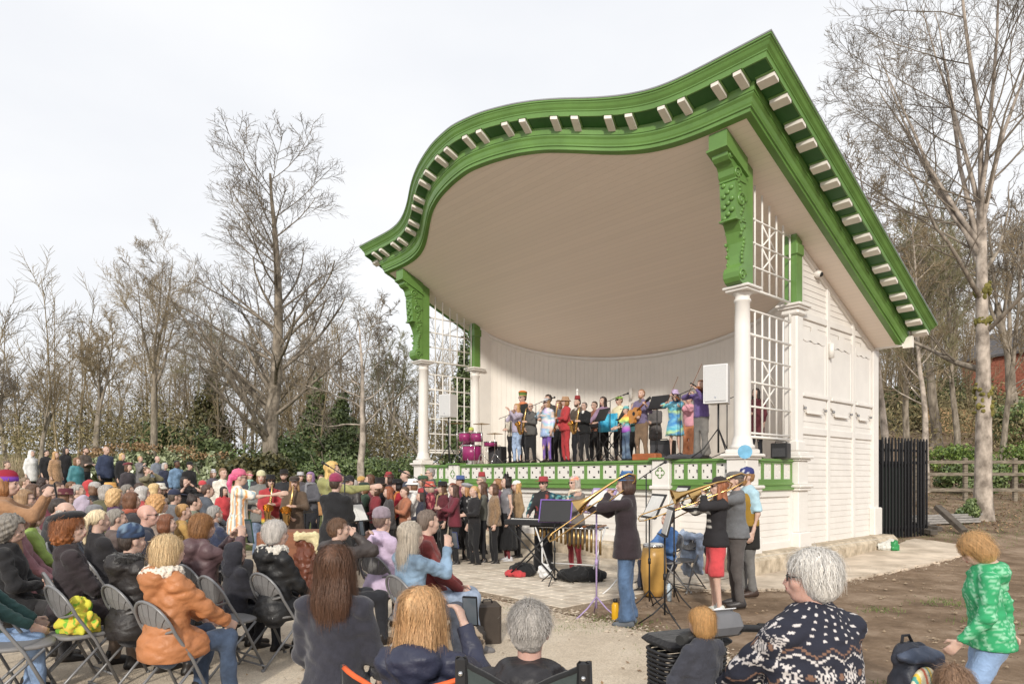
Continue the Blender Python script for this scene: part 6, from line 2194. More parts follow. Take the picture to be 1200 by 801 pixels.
def xylophone(x, y, g, face, label):
    e = empty('xylophone', (x, y, g), -math.radians(face)); tag(e, label, 'xylophone')
    h = .84
    for k in range(16):
        xx = -.55 + k * .073; L = .22 - k * .006; mb = MB(); mb.box(xx, xx + .055, -L, L, h + .02, h + .045, .004); mb.build('bar', m_blk if k % 3 else m_viol, e)
        mb = MB(); mb.tube([(xx + .027, .05, h - .02), (xx + .027, .05, h - .42 + k * .018)], .022, 8); mb.build('resonator', m_goldd, e)
    for sy in (-1, 1): mb = MB(); mb.tube([(-.6, sy * .16, h), (.66, sy * .11, h)], .016, 6); mb.build('rail', m_chrome, e)
    for sx in (-1, 1):
        for sy in (-1, 1): mb = MB(); mb.tube([(sx * .55, sy * .14, h), (sx * .30 + sx * .1, -sy * .2, .02)], .013, 6); mb.build('leg', m_wht, e)
    mb = MB(); mb.tube([(-.4, -.2, .22), (.4, -.2, .22)], .010, 6); mb.build('crossbar', m_wht, e)


def drum_kit(x, y, g, face, label):
    e = empty('drum_kit', (x, y, g), -math.radians(face)); tag(e, label, 'drum kit')
    mg = mat('magenta_drum_shell', (.28, .03, .13), .3, .1); hd = mat('drum_head', (.7, .68, .64), .6)
    def drum(cx_, cy_, z0, z1, r, nm, hor=False):
        mb = MB(); mb.lathe([(r, z0), (r, z1)], 20, (cx_, cy_)); o = mb.build(nm, mg, e)
        mb = MB(); mb.lathe([(r + .008, z1 - .02), (r + .008, z1 + .008), (r - .01, z1 + .009)], 20, (cx_, cy_)); mb.build('hoop', m_chrome, o)
        mb = MB(); mb.lathe([(r - .012, z1 + .0095), (r - .012, z1 + .012)], 20, (cx_, cy_)); mb.build('head', hd, o)
        for k in range(3):
            a = k * 2.09; mb = MB(); mb.tube([(cx_ + r * math.cos(a), cy_ + r * math.sin(a), z0 + .1), (cx_ + r * 1.15 * math.cos(a), cy_ + r * 1.15 * math.sin(a), .01)], .007, 5); mb.build('leg', m_chrome, o)
    drum(.0, .0, .12, .52, .27, 'bass_drum'); drum(-.28, .05, .62, .86, .16, 'tom_drum'); drum(.16, .12, .64, .88, .17, 'tom_drum'); drum(.45, -.25, .15, .55, .2, 'floor_tom'); drum(-.42, -.32, .5, .62, .18, 'snare_drum')
    for cx_, cy_, z in ((-.55, .1, 1.08), (.42, .2, 1.15), (-.75, -.2, .82)):
        mb = MB(); mb.lathe([(.02, z + .03), (.06, z + .02), (.23, z), (.23, z - .003), (.02, z + .015)], 20, (cx_, cy_)); cy = mb.build('cymbal', m_goldd, e)
        mb = MB(); mb.tube([(cx_, cy_, z + .03), (cx_, cy_, .3)], .009, 6)
        for k in range(3): a = k * 2.09; mb.tube([(cx_, cy_, .3), (cx_ + .25 * math.cos(a), cy_ + .25 * math.sin(a), .01)], .008, 5)
        mb.build('cymbal_stand', m_chrome, cy)


def conga(x, y, label, h=.75, m=None):
    e = empty('conga', (x, y, gz(x, y))); tag(e, label, 'drum')
    mb = MB(); mb.lathe([(.13, .02), (.15, .12), (.185, .38), (.175, .58), (.145, h)], 20); mb.build('shell', m or mat('yellow_conga', (.50, .29, .08), .35, .1, 4), e)
    mb = MB(); mb.lathe([(.152, h - .06), (.155, h - .02), (.15, h)], 20); mb.build('hoop', m_chrome, e)
    mb = MB(); mb.lathe([(.143, h + .001), (.12, h + .012)], 20); mb.build('drum_head', m_paper, e)

mb = MB(); p = at(1043, 636, 14.9); mb.M = Matrix.Translation((p.x, p.y, gz(p.x, p.y)))
v, f = net([ell((-.1, 0, .1), (.17, .12, .12)), ell((.02, 0, .18), (.1, .1, .1))], .018, .05, Folds(3, 40, .02), [((0, 0, -1), 0)])
o = link('rubble_bag', np_mesh('rubble_bag', v, f), mat('white_plastic_sack', (.6, .6, .56), .4, .1, 5, .4, 15)); o.location = mb.M.to_translation(); tag(o, 'white and green plastic sack at the corner of the plinth', 'sack')
v, f = net([ell((.06, -.02, .13), (.09, .125, .13)), ell((.1, 0, .05), (.1, .1, .06))], .018, .05, Folds(5, 40, .02), [((0, 0, -1), 0)])
link('green_flap', np_mesh('green_flap', v, f), mat('green_plastic', (.03, .25, .08), .4), o)
# ================================================================== MUSICIANS ON THE STAGE
BK = ((28, 28, 32), 'cloth')
RAIN = [(225, 50, 50), (240, 150, 40), (245, 225, 60), (70, 190, 80), (60, 130, 220), (140, 70, 190)]
S_ = dict(floor=STG)
FS = 229
GB = 'musicians on the stage'


def stage(px, top, d, label, **k):
    k.setdefault('face', FS); f = k.pop('face'); k.setdefault('group', GB)
    return person(px, top, d, f, label, floor=STG, **k)


p = stage(613, 457, 18.6, 'person in tall rainbow hat and dark coat at the back of the stage', hat=('tall', (60, 120, 60)), hat_pat=pat_bands([(.03, (40, 60, 160)), (.06, (240, 200, 40)), (.09, (40, 120, 60)), (.13, (40, 90, 50)), (.17, (230, 120, 30)), (.2, (220, 120, 40))]), shirt=((34, 36, 34), 'cloth'), scarf=(225, 120, 50), coat=.2, glasses='dark', hair=('short', (60, 45, 35)), arms=('hold', 'hold'))
p = stage(606, 473, 17.9, 'fair-haired flute player in lilac top and pale jeans', shirt=((176, 165, 190), 'cloth'), legs=((140, 165, 200), 'denim'), hair=('long', (190, 150, 100)), arms=('viol', 'mouth'))
p = stage(622, 472, 17.2, 'balding saxophonist in grey blazer and dark glasses', shirt=((88, 86, 84), 'cloth'), open_col=(60, 60, 66), coat=.14, glasses='dark', hair=('bald', (190, 185, 180)), arms=('saxl', 'saxr'), legs=BK, face=215)
sax(p, 'brass saxophone hung on the grey blazer')
p = stage(641, 466, 16.9, 'singer in silver cap, iridescent dress and violet leggings', hat=('cap', (190, 190, 195), 'satin'), shirt=((150, 190, 220), 'satin'), shirt_pat=pat_dye([(150, 200, 220), (205, 185, 225), (230, 225, 220), (110, 170, 200), (225, 190, 170)], 8, 3), coat=.22, legs=((112, 74, 170), 'tight'), hair=('bob', (165, 130, 95)), glasses='dark', arms=('down', 'mouth'), skirt=((150, 180, 225), .72, .21, 'satin'))
p = stage(643, 462, 18.9, 'dark-haired player half hidden behind the silver-capped singer', shirt=((70, 66, 64), 'cloth'), hair=('short', (50, 38, 32)), arms=('hold', 'hold'))
p = stage(663, 464, 17.3, 'bandsman in scarlet suit and tan brimmed hat', hat=('bucket', (176, 134, 96), 'cloth'), shirt=((190, 26, 38), 'cloth'), legs=((186, 24, 36), 'cloth'), coat=.1, hair=('bob', (150, 110, 70)), glasses='dark', arms=('saxl', 'saxr'), face=250)
sax(p, 'saxophone held against the scarlet suit')
p = stage(677, 463, 18.6, 'bearded man in red fez with a white plume', hat=('fez', (150, 26, 32), 'cloth'), plume=(235, 235, 230), shirt=((92, 78, 66), 'cloth'), beard=(80, 60, 45), hair=('short', (60, 45, 35)), arms=('hold', 'hold'), open_col=(200, 190, 180))
p = stage(685, 471, 16.4, 'saxophonist in black dinner suit and white shirt', shirt=((24, 25, 28), 'cloth'), open_col=(228, 226, 222), coat=.12, legs=BK, hair=('short', (110, 100, 95)), glasses='clear', arms=('saxl', 'saxr'), face=225)
sax(p, 'brass saxophone before the black dinner suit')
p = stage(707, 465, 17.6, 'long dark-haired keyboard player in mauve top', shirt=((150, 118, 150), 'cloth'), hair=('long', (45, 30, 26)), arms=('keys', 'keys'), legs=BK)
p = stage(726, 464, 17.4, 'player in lime green visor at the back of the stage', hat=('visor', (150, 205, 60), 'cloth'), shirt=((225, 215, 170), 'cloth'), hair=('short', (110, 85, 60)), arms=('hold', 'hold'), glasses='dark')
p = stage(734, 475, 15.2, 'player in rainbow tie-dye shirt and turquoise cap', hat=('cap', (90, 180, 185), 'cloth'), shirt=((200, 200, 120), 'cloth'), shirt_pat=pat_bands([(.95, (150, 80, 190)), (1.08, (190, 130, 200)), (1.18, (120, 200, 210)), (1.28, (190, 225, 120)), (1.36, (245, 225, 110)), (1.44, (245, 150, 90))]), sleeve=.4, legs=((70, 88, 110), 'denim'), legs_pat=pat_dye([(60, 80, 105), (110, 130, 150), (70, 85, 110)], 7, 2), hair=('short', (120, 100, 85)), arms=('keys', 'keys'), face=250, flare=.05)
p = stage(752, 456, 15.0, 'guitarist in grey waistcoat, violet shirt and brown trousers', shirt=((112, 100, 138), 'cloth'), open_col=(110, 100, 95), legs=((124, 98, 72), 'cloth'), hair=('short', (150, 110, 80)), beard=(170, 130, 100), arms=('guil', 'guir'), face=222)
guitar(p, 'amber acoustic guitar held across the grey waistcoat')
mb = MB()
p = stage(768, 470, 15.9, 'bass player in grey coat standing behind the guitarist', shirt=((96, 92, 92), 'cloth'), coat=.3, legs=((82, 80, 84), 'cloth'), hair=('short', (80, 60, 50)), arms=('hold', 'hold'))
DYEB = [(70, 170, 205), (140, 205, 215), (60, 130, 200), (190, 220, 150)]
p = stage(791, 456, 13.9, 'fiddler in lilac bucket hat and turquoise tie-dye dress', hat=('bucket', (186, 160, 205), 'cloth'), shirt=((90, 170, 200), 'cloth'), shirt_pat=pat_dye(DYEB, 7, 5), sleeve=.4, legs=None, skirt=((90, 170, 200), .62, .24, 'pat'), hair=('bob', (60, 40, 32)), arms=('viol', 'viob'), face=215)
violin(p, 'fiddle played by the lilac-hatted fiddler')
p = stage(808, 461, 14.6, 'player in blue hat, pink top and orange flared trousers', hat=('cap', (50, 105, 180), 'cloth'), shirt=((226, 150, 170), 'cloth'), legs=((230, 140, 80), 'cloth'), flare=.06, hair=('short', (90, 60, 40)), arms=('viol', 'viob'))
p = stage(822, 445, 12.9, 'fiddler in purple jumper and wide grey trousers', shirt=((104, 78, 150), 'knit'), legs=((120, 116, 112), 'cloth'), flare=.05, hair=('short', (110, 72, 48)), arms=('viol', 'viob'), face=232, fat=1.1)
violin(p, 'dark fiddle played by the purple-jumpered fiddler')
p = stage(886, 455, 14.0, 'person in maroon coat behind the side trellis', shirt=((96, 32, 44), 'cloth'), coat=.35, hair=('long', (40, 30, 28)), arms=('down', 'hold'))

stage(655, 469, 18.4, 'player in slate jacket between silver cap and scarlet suit', shirt=((86, 90, 98), 'cloth'), hair=('bob', (120, 88, 64)), arms=('saxl', 'saxr'), legs=BK)
stage(697, 470, 18.2, 'player in rust waistcoat behind the dinner suit', shirt=((140, 84, 58), 'cloth'), hair=('short', (70, 54, 44)), glasses='clear', arms=('hold', 'hold'), legs=BK)
stage(743, 472, 16.8, 'player in teal jumper behind the tie-dye shirt', shirt=((50, 110, 116), 'knit'), hair=('fluffy', (170, 160, 150)), arms=('hold', 'mouth'), legs=BK)
stage(600, 481, 18.9, 'player in cream cardigan behind the flute player', shirt=((210, 198, 176), 'knit'), hair=('bob', (150, 104, 70)), arms=('hold', 'hold'), legs=BK)
# stage equipment
def spt(px, d): return (px - CXP) / FPX * d, d


x, y = spt(526, 18.4); speaker(x, y, STG, 215, 1.28, 'white loudspeaker beside the drum kit', .40, .36, .62)
x, y = spt(843, 11.95)
speaker(x + .12, y + .45, STG, 212, 1.0, 'white loudspeaker beside the carved bracket post', .44, .4, .70)
x, y = spt(553, 18.6); drum_kit(x, y, STG, 229, 'magenta drum kit with brass cymbals')
p = person(552, 500, 19.4, 229, 'drummer in lime green hat sitting behind the magenta drums', pose='sit', arms=('keys', 'keys'), hat=('beanie', (190, 205, 60)), shirt=((120, 40, 80), 'cloth'), floor=STG + .05, group=GB)
x, y = spt(712, 17.0); keyboard(x, y, STG, 229, 'black keyboard in front of the mauve-topped player')
m_bluec = mat('turquoise_cloth', (.02, .33, .60), .8, .25, 5, col2=(.10, .50, .70))
mb = MB(); x, y = spt(713, 16.7); mb.M = Matrix.Translation((x, y, STG)) @ Matrix.Rotation(BROT, 4, 'Z')
mb.loft([[(-.3 + .6 * t, -.02 + .02 * math.sin(t * 17), z) for t in np.linspace(0, 1, 13)] + [(.3 - .6 * t, .012 + .02 * math.sin((1 - t) * 17), z) for t in np.linspace(0, 1, 13)] for z in (.78, 1.0, 1.22)])
o = mb.build('cloth_banner', m_bluec); tag(o, 'turquoise cloth hung in front of the keyboard', 'cloth')
for px, d, lab, h, kw in ((598, 18.2, 'music stand near the flute player', 1.2, {}), (727, 15.6, 'music stand with printed black cloth before the tie-dye shirt', 1.0, {}), (770, 14.4, 'music stand with black desk beside the guitarist', 1.12, {}), (703, 16.0, 'music stand behind the dinner-suited saxophonist', 1.0, {})):
    x, y = spt(px, d); music_stand(x, y, 49 + (px % 7) * 6, lab, h, STG, .45, sheet=False)
for px, d, lab, h in ((592, 18.8, 'microphone stand by the flute player', 1.35), (628, 16.6, 'microphone stand before the grey blazer', 1.45), (715, 16.2, 'microphone stand by the turquoise cloth', 1.5), (797, 13.4, 'microphone stand before the lilac-hatted fiddler', 1.3), (852, 12.6, 'microphone stand under the white loudspeaker', 1.1)):
    x, y = spt(px, d); mic_stand(x, y, 60, lab, h, STG)


def amp(px, d, label, w_=.5, h=.46):
    x, y = spt(px, d); e = empty('amplifier', (x, y, STG), BROT + .2); tag(e, label, 'amplifier', 'amplifiers on stage')
    mb = MB(); mb.box(-w_ / 2, w_ / 2, -.14, .14, .01, h, .015); mb.build('cabinet', m_blk, e)
    mb = MB(); mb.box(-w_ / 2 + .03, w_ / 2 - .03, -.152, -.141, .04, h - .1); mb.build('grille', mat('dark_grille', (.05, .05, .055), .8, .2, 90), e)
    mb = MB(); mb.tube([(-.1, 0, h), (-.1, 0, h + .03), (.1, 0, h + .03), (.1, 0, h)], .01, 6); mb.build('handle', m_blk, e)


amp(777, 14.8, 'black amplifier beside the lilac-hatted fiddler'); amp(583, 18.7, 'black amplifier between drum kit and flute player', .45, .5); amp(915, 12.8, 'small amplifier behind the side trellis', .3, .3)
x, y = spt(758, 13.9); mb = MB(); mb.M = Matrix.Translation((x, y, STG)) @ Matrix.Rotation(BROT, 4, 'Z'); mb.box(-.3, .3, -.12, .12, 0, .14, .02)
tag(mb.build('instrument_case', mat('tan_case', (.35, .11, .04), .5, .15, 6)), 'open rust-coloured instrument case at the stage edge', 'case')
x, y = spt(806, 12.9); mb = MB(); mb.M = Matrix.Translation((x, y, STG)); mb.box(-.45, .45, -.06, .06, 0, .05, .02); mb.ball((.2, 0, .05), (.2, .1, .06)); mb.ball((-.15, .02, .05), (.25, .09, .05))
tag(mb.build('bag', fabric((70, 68, 74), 'cloth')), 'dark cloth bag dropped at the stage edge', 'bag')

# ================================================================== MUSICIANS ON THE GROUND
p = person(735, 551, 7.72, 288, 'trombonist in dark plum jacket, blue jeans and crumpled blue hat', hat=('turban', (120, 150, 180), 'cloth'), hat_pat=pat_spots((70, 110, 160), [(150, 175, 200), (190, 200, 205)], 40, 2), shirt=((48, 36, 42), 'cloth'), coat=.17, legs=((62, 92, 128), 'denim'), flare=.045, hair=('bob', (70, 50, 42)), arms=('trl', 'trr'), shoes=(96, 102, 110), group='brass players')
trombone(p, 'brass trombone raised by the player in the plum jacket', .62, -.12, .62)
p = person(839, 557, 8.35, 272, 'trombonist in red shorts, black frogged jacket and peaked cap', hat=('cap', (46, 40, 40), 'cloth'), shirt=((40, 38, 40), 'cloth'), shirt_pat=lambda V: np.where(((np.abs(((V[:, 2] - 1.0) % .085) - .04) < .013) & (V[:, 1] > .09) & (np.abs(V[:, 0]) < .11) & (V[:, 2] > 1.08))[:, None], lin([(215, 212, 205)]), lin([(38, 36, 39)])), legs=((214, 40, 50), 'cloth'), leglen=.5, coat=.08, hair=('long', (150, 92, 60)), arms=('trl', 'trr'), shoes=(196, 200, 190), lean=-.08, glasses='dark', group='brass players')
trombone(p, 'brass trombone played by the person in red shorts', .42, .0, .62)
mb = MB(); o_ = p[0]; c_ = wpt(o_, (.19, .02, .80)); mb.M = Matrix.Translation(c_); mb.ball((0, 0, 0), (.085, .05, .10)); mb.tube([(0, 0, .08), (-.03, .06, .2)], .01, 5)
tag(mb.build('belt_bag', fabric((40, 38, 40), 'leather')), 'small black pouch at the hip of the red shorts', 'bag')
p = person(863, 551, 8.9, 275, 'trombonist in grey flat cap and grey shirt with sleeves down', hat=('flat', (106, 102, 100), 'cloth'), shirt=((104, 106, 110), 'cloth'), legs=((86, 80, 78), 'cloth'), hair=('short', (110, 95, 85)), arms=('trl', 'trr'), shoes=(60, 56, 56), coat=.06, fat=1.05, group='brass players')
trombone(p, 'brass trombone played by the grey-capped man', .48, .05, .5)
p = person(876, 546, 9.7, 262, 'bearded man in ochre waistcoat, pale blue shirt and star-spangled cap', hat=('cap', (56, 66, 130), 'cloth'), hat_pat=pat_spots((50, 56, 110), [(235, 235, 235)], 60, 7, .35), shirt=((160, 200, 215), 'cloth'), sleeve=.45, legs=((112, 110, 108), 'cloth'), hair=('short', (150, 110, 70)), beard=(160, 115, 70), arms=('down', 'hold'), shoes=(70, 52, 44), group='brass players')
o_, J_, _ = p
v, f = net(torso_prims(J_, .034, 1.0) , .02, .03, None, [((0, 0, 1), 1.41), ((0, 0, -1), -.62)] )
v2, f2 = net([cone(J_['pel'] + A3(0, 0, .1), J_['pel'] + A3(0, 0, -.3), .19, .2, .75, A3(0, 1, 0), True)], .02, .03)
V_, F_, _m = join_vf([(v, f, 0), (v2, f2, 0)]); vo_ = link('waistcoat', np_mesh('waistcoat', V_, F_), m_pat, o_); paint(vo_.data, lambda V: np.where(((np.abs(V[:, 0]) < .05) | (V[:, 2] < .98))[:, None], lin([(34, 32, 30)]), lin([(150, 118, 44)])))
mb = MB(); mb.lathe([(.10, 0), (.10, .012)], 20); q_ = mb.build('paper_disc', fabric((95, 175, 215), 'cloth')); q_.location = at(873, 529, 9.68); q_.rotation_euler = (PI / 2, 0, -.3); tag(q_, 'round blue paper disc standing on the star-spangled cap', 'headdress')
mb = MB(); mb.tube([(0, .005, 0), (0, .005, -.16)], .006, 5); st_ = mb.build('stalk', m_paper, q_); st_.rotation_euler = (-PI / 2, 0, 0)
# keyboard and xylophone players, percussion
p = person(637, 557, 11.9, 205, 'keyboard player in red-trimmed hat, dark glasses and patterned sleeves', hat=('brim', (160, 36, 46), 'cloth'), shirt=((44, 44, 46), 'cloth'), shirt_pat=lambda V: np.where((np.abs(V[:, 0]) > .16)[:, None], pat_spots((30, 60, 66), [(90, 150, 150), (40, 90, 110), (150, 180, 170)], 50, 3, 0)(V), pat_spots((42, 40, 42), [(150, 66, 60)], 60, 4, .5)(V)), legs=BK, hair=('short', (60, 48, 42)), glasses='dark', arms=('out', 'keys'), group='players before the stage', coat=.12, flare=.04)
p = person(674, 556, 11.6, 235, 'xylophone player in grey tweed jacket, paper crown and red socks', hat=('crown', (230, 180, 120), 'cloth'), hat_pat=pat_dye([(240, 170, 90), (220, 120, 130), (235, 220, 190), (170, 190, 210)], 16, 2), shirt=((112, 104, 98), 'cloth'), scarf=(216, 196, 170), coat=.38, legs=((150, 30, 42), 'tight'), hair=('bob', (180, 170, 160)), glasses='dark', arms=('keys', 'keys'), group='players before the stage')
k_ = at(627, 640, 11.1); keyboard(k_.x, k_.y, PZ, 205, 'black keyboard on a crossed stand before the frieze', .86, 1.0)
k_ = at(668, 640, 10.9); xylophone(k_.x, k_.y, PZ, 205, 'xylophone with brass resonators on white legs')
k_ = at(650, 640, 10.4); music_stand(k_.x, k_.y, 20, 'music stand with violet-edged black desk', .98, PZ, .35, sheet=False)
mb = MB(); mb.M = Matrix.Translation((k_.x, k_.y, PZ + .98)) @ Matrix.Rotation(-math.radians(20), 4, 'Z') @ Matrix.Rotation(-.35, 4, 'X')
for a in ((-.26, -.245, -.03, .34), (.245, .26, -.03, .34)): mb.box(a[0], a[1], -.012, .012, a[2], a[3])
mb.box(-.245, .245, -.012, .012, .325, .34); mb.box(-.245, .245, -.012, .012, -.03, -.012)
tag(mb.build('desk_trim', fabric((120, 80, 180), 'cloth')), 'violet trim clipped round the black music desk', 'trim')
p = person(782, 600, 9.9, 250, 'seated drummer in bright blue shirt behind the conga', pose='sit', arms=('hold', 'knee'), shirt=((60, 120, 190), 'cloth'), legs=((40, 46, 66), 'denim'), hair=('short', (90, 70, 55)), group='players before the stage')
k_ = at(768, 700, 9.6); conga(k_.x - .02, 9.62, 'yellow conga drum beside the plum-jacketed trombonist')
chair(p[0].location.x, p[0].location.y, 250, 'folding chair under the blue-shirted drummer')
k_ = at(806, 640, 9.9); chair(k_.x, 10.1, 230, 'folding chair with a denim jacket over its back')
v, f = net([cone(A3(-.19, -.12, .80), A3(.19, -.12, .80), .05, .05), cone(A3(-.12, -.16, .78), A3(-.10, -.2, .32), .10, .09, .35, A3(0, 1, 0)), cone(A3(.10, -.16, .78), A3(.08, -.2, .28), .11, .10, .35, A3(0, 1, 0)), cone(A3(-.2, -.1, .8), A3(-.24, -.05, .35), .05, .04)], .014, .04, Folds(5, 30, .012))
o = link('denim_jacket', np_mesh('denim_jacket', v, f), fabric((150, 166, 190), 'denim')); o.location = (k_.x, 10.1, gz(k_.x, 10.1)); o.rotation_euler = (0, 0, -math.radians(230)); tag(o, 'pale denim jacket hung over a folding chair', 'jacket')
for px, d, h, fc, lab, kw in ((761, 8.6, 1.2, 80, 'music stand with white sheets before the plum-jacketed trombonist', {}), (779, 7.75, 1.05, 95, 'tall black music stand before the red shorts', dict(tilt=.25)), (699, 8.15, 1.28, 60, 'lilac music stand with a purple tripod', dict(m=mat('lilac_metal', (.42, .32, .55), .4, .05))), (724, 9.6, 1.22, 70, 'white music stand by the conga', dict(m=m_wht)), (790, 8.9, 1.3, 85, 'black music stand with an open score by the blue shirt', {})):
    x = (px - CXP) / FPX * d; music_stand(x, d, fc, lab, h, None, **({'tilt': .45} | kw))
for px, d, lab, col, sz in ((681, 10.7, 'black holdall under the xylophone', (26, 26, 28), (.38, .2, .13)), (612, 11.3, 'black cable bag beside the keyboard stand', (30, 30, 33), (.22, .16, .12)), (638, 11.0, 'white carrier bag beside the keyboard stand', (225, 225, 225), (.1, .08, .13)), (604, 11.2, 'red felt hat lying on the paving', (196, 26, 36), (.17, .13, .07))):
    x = (px - CXP) / FPX * d; v, f = net([ell((0, 0, sz[2] * .8), sz), ell((sz[0] * .4, 0, sz[2] * .6), (sz[0] * .6, sz[1] * .9, sz[2] * .7))], .016, .05, Folds(int(px), 40, .015), [((0, 0, -1), 0.0)])
    nm = 'hat' if 'hat' in lab else 'bag'; o = link(nm, np_mesh(nm, v, f), fabric(col, 'cloth')); o.location = (x, d, PZ); tag(o, lab, 'hat' if 'hat' in lab else 'bag')
x = (721 - CXP) / FPX * 8.0; mb = MB(); mb.lathe([(.042, .0), (.044, .01), (.044, .19), (.03, .215), (.022, .22)], 14); e = empty('water_bottle', (x, 8.0, gz(x, 8.0))); tag(e, 'yellow water bottle standing on the earth', 'bottle'); mb.build('flask', mat('yellow_enamel', (.72, .40, .02), .3, .05), e)
mb = MB(); mb.lathe([(.024, .221), (.026, .225), (.026, .26), (.018, .265)], 12); mb.build('lid', m_blk, e)
k_ = at(797, 668, 9.9); mb = MB(); mb.lathe([(.033, 0), (.033, .2), (.014, .24)], 12); o = mb.build('water_bottle', mat('clear_blue_plastic', (.5, .6, .68), .15)); o.location = (k_.x - .3, 9.3, gz(k_.x, 9.3)); tag(o, 'clear plastic bottle beside the conga', 'bottle')
# microphone cable boom in front of the frieze
k_ = at(770, 562, 11.2); mic_stand(k_.x - .3, 10.6, 45, 'microphone boom reaching over the frieze', 1.75)
# ================================================================== CHOIR, CONDUCTOR
GC = 'choir before the stage'
NV = ((38, 42, 58), 'cloth')
DJ = ((70, 92, 128), 'denim')


def choir(px, top, d, label, **k):
    k.setdefault('face', 250); f = k.pop('face'); k.setdefault('group', GC)
    return person(px, top, d, f, label, **k)


P_ = choir(594, 558, 13.4, 'singer with mouse-ear headband, silver top and long black skirt', shirt=((120, 118, 124), 'satin'), sleeve=.0, skirt=((24, 24, 27), .28, .26, 'cloth'), legs=((120, 30, 40), 'tight'), hair=('bob', (34, 26, 26)), arms=('down', 'down'), shoes=(190, 190, 195), face=252)
for sx in (-1, 1):
    mb = MB(); mb.ball(P_[1]['head'] + P_[2] @ A3(sx * .085, -.01, .135), (.05, .025, .05)); mb.build('mouse_ear', fabric((24, 22, 24), 'cloth'), P_[0])
choir(606, 562, 14.0, 'singer with waist-length blond hair and white peaked cap', hat=('cap', (228, 224, 218), 'cloth'), shirt=((150, 120, 80), 'cloth'), hair=('long', (190, 150, 100)), legs=BK)
choir(566, 565, 13.2, 'singer with long brown hair, olive top and pink belt bag', shirt=((92, 92, 84), 'cloth'), legs=BK, hair=('long', (84, 58, 44)), arms=('fold', 'hip'), scarf=None, face=262)
choir(546, 565, 13.4, 'fair-haired singer in grey beret and black lace dress', hat=('beret', (150, 150, 158), 'knit'), shirt=((34, 32, 34), 'cloth'), shirt_pat=pat_spots((30, 29, 31), [(190, 188, 186)], 55, 3, .55), legs=BK, hair=('long', (176, 130, 86)), arms=('hold', 'down'), face=240)
choir(519, 563, 13.3, 'singer in black hat with turquoise feathers and maroon frogged jacket', hat=('brim', (32, 30, 34), 'cloth'), feather=[(40, 140, 200), (240, 190, 60), (70, 170, 210)], shirt=((96, 28, 40), 'cloth'), open_col=(30, 28, 30), legs=BK, hair=('long', (90, 66, 48)), scarf=(176, 150, 96), arms=('down', 'hold'), face=245)
choir(504, 563, 13.9, 'singer in orange-red hat and floral maroon top', hat=('bucket', (204, 76, 54), 'cloth'), shirt=((104, 34, 50), 'cloth'), shirt_pat=pat_spots((106, 32, 48), [(190, 110, 110), (150, 60, 80)], 50, 8, .2), hair=('bob', (190, 170, 150)), legs=BK)
choir(484, 560, 13.0, 'singer in white hat and white shawl', hat=('bucket', (232, 232, 230), 'cloth'), shirt=((226, 222, 216), 'knit'), coat=.16, hair=('bob', (120, 86, 60)), scarf=(230, 228, 224), legs=BK, arms=('hold', 'down'), face=255)
choir(466, 560, 13.3, 'singer in black hat, orange print top and red sleeves', hat=('brim', (28, 26, 28), 'cloth'), shirt=((188, 110, 62), 'cloth'), shirt_pat=lambda V: np.where((np.abs(V[:, 0]) > .15)[:, None], lin([(150, 30, 44)]), pat_spots((188, 112, 60), [(120, 60, 40), (220, 160, 90)], 45, 2, .1)(V)), hair=('bob', (34, 26, 26)), legs=BK, arms=('hold', 'down'))
choir(446, 558, 13.5, 'singer in black military jacket with gold braid', hat=('top', (40, 36, 36), 'cloth'), shirt=((30, 28, 31), 'cloth'), open_col=(214, 208, 196), hair=('bob', (100, 74, 54)), legs=BK, arms=('paper', 'paper'))
choir(434, 556, 14.2, 'singer with loose brown hair and maroon cardigan', shirt=((112, 38, 54), 'knit'), hair=('long', (96, 66, 50)), legs=BK)
choir(565, 552, 14.6, 'tall singer in red fez-like hat and glasses', hat=('fez', (168, 30, 44), 'cloth'), shirt=((50, 56, 96), 'cloth'), hair=('short', (150, 140, 130)), glasses='clear', legs=BK)
choir(531, 566, 14.6, 'singer with auburn bob behind the feathered hat', shirt=((120, 60, 84), 'cloth'), hair=('bob', (130, 72, 52)), legs=BK)
choir(505, 548, 15.4, 'grey-haired singer in round glasses at the back of the choir', shirt=((84, 92, 84), 'cloth'), hair=('short', (150, 144, 140)), glasses='clear', legs=BK)
choir(476, 551, 15.2, 'bald singer in navy jumper at the back of the choir', shirt=((50, 58, 84), 'knit'), hair=('bald', (140, 120, 105)), legs=BK)
choir(496, 556, 14.6, 'singer in feathered green cap behind the white shawl', hat=('flat', (60, 96, 66), 'cloth'), feather=[(220, 180, 60)], shirt=((70, 60, 88), 'cloth'), hair=('bob', (110, 80, 60)), legs=BK)
choir(456, 552, 15.0, 'singer in red patterned headscarf', hat=('turban', (170, 44, 50), 'cloth'), shirt=((60, 40, 48), 'cloth'), hair=('bob', (60, 44, 38)), legs=BK)
choir(540, 556, 15.6, 'singer in blue bowler hat behind the grey beret', hat=('brim', (66, 90, 150), 'cloth'), shirt=((124, 40, 70), 'cloth'), hair=('short', (90, 70, 55)), legs=BK)
choir(583, 561, 14.8, 'singer in plum shawl between the olive top and the silver top', shirt=((100, 48, 76), 'knit'), hair=('curly', (150, 110, 76)), legs=BK)
choir(424, 557, 15.6, 'singer in mustard bobble hat at the end of the choir', hat=('beanie', (196, 150, 56)), shirt=((64, 70, 62), 'cloth'), hair=('bob', (110, 80, 60)), legs=BK)
choir(414, 562, 14.9, 'singer in teal scarf at the end of the choir', shirt=((52, 58, 66), 'cloth'), scarf=(60, 120, 120), hair=('fluffy', (190, 184, 178)), legs=BK)
choir(600, 566, 15.2, 'singer with red rosette hat close to the keyboard', hat=('flat', (170, 46, 60), 'cloth'), shirt=((60, 54, 60), 'cloth'), hair=('bob', (70, 50, 42)), legs=BK)

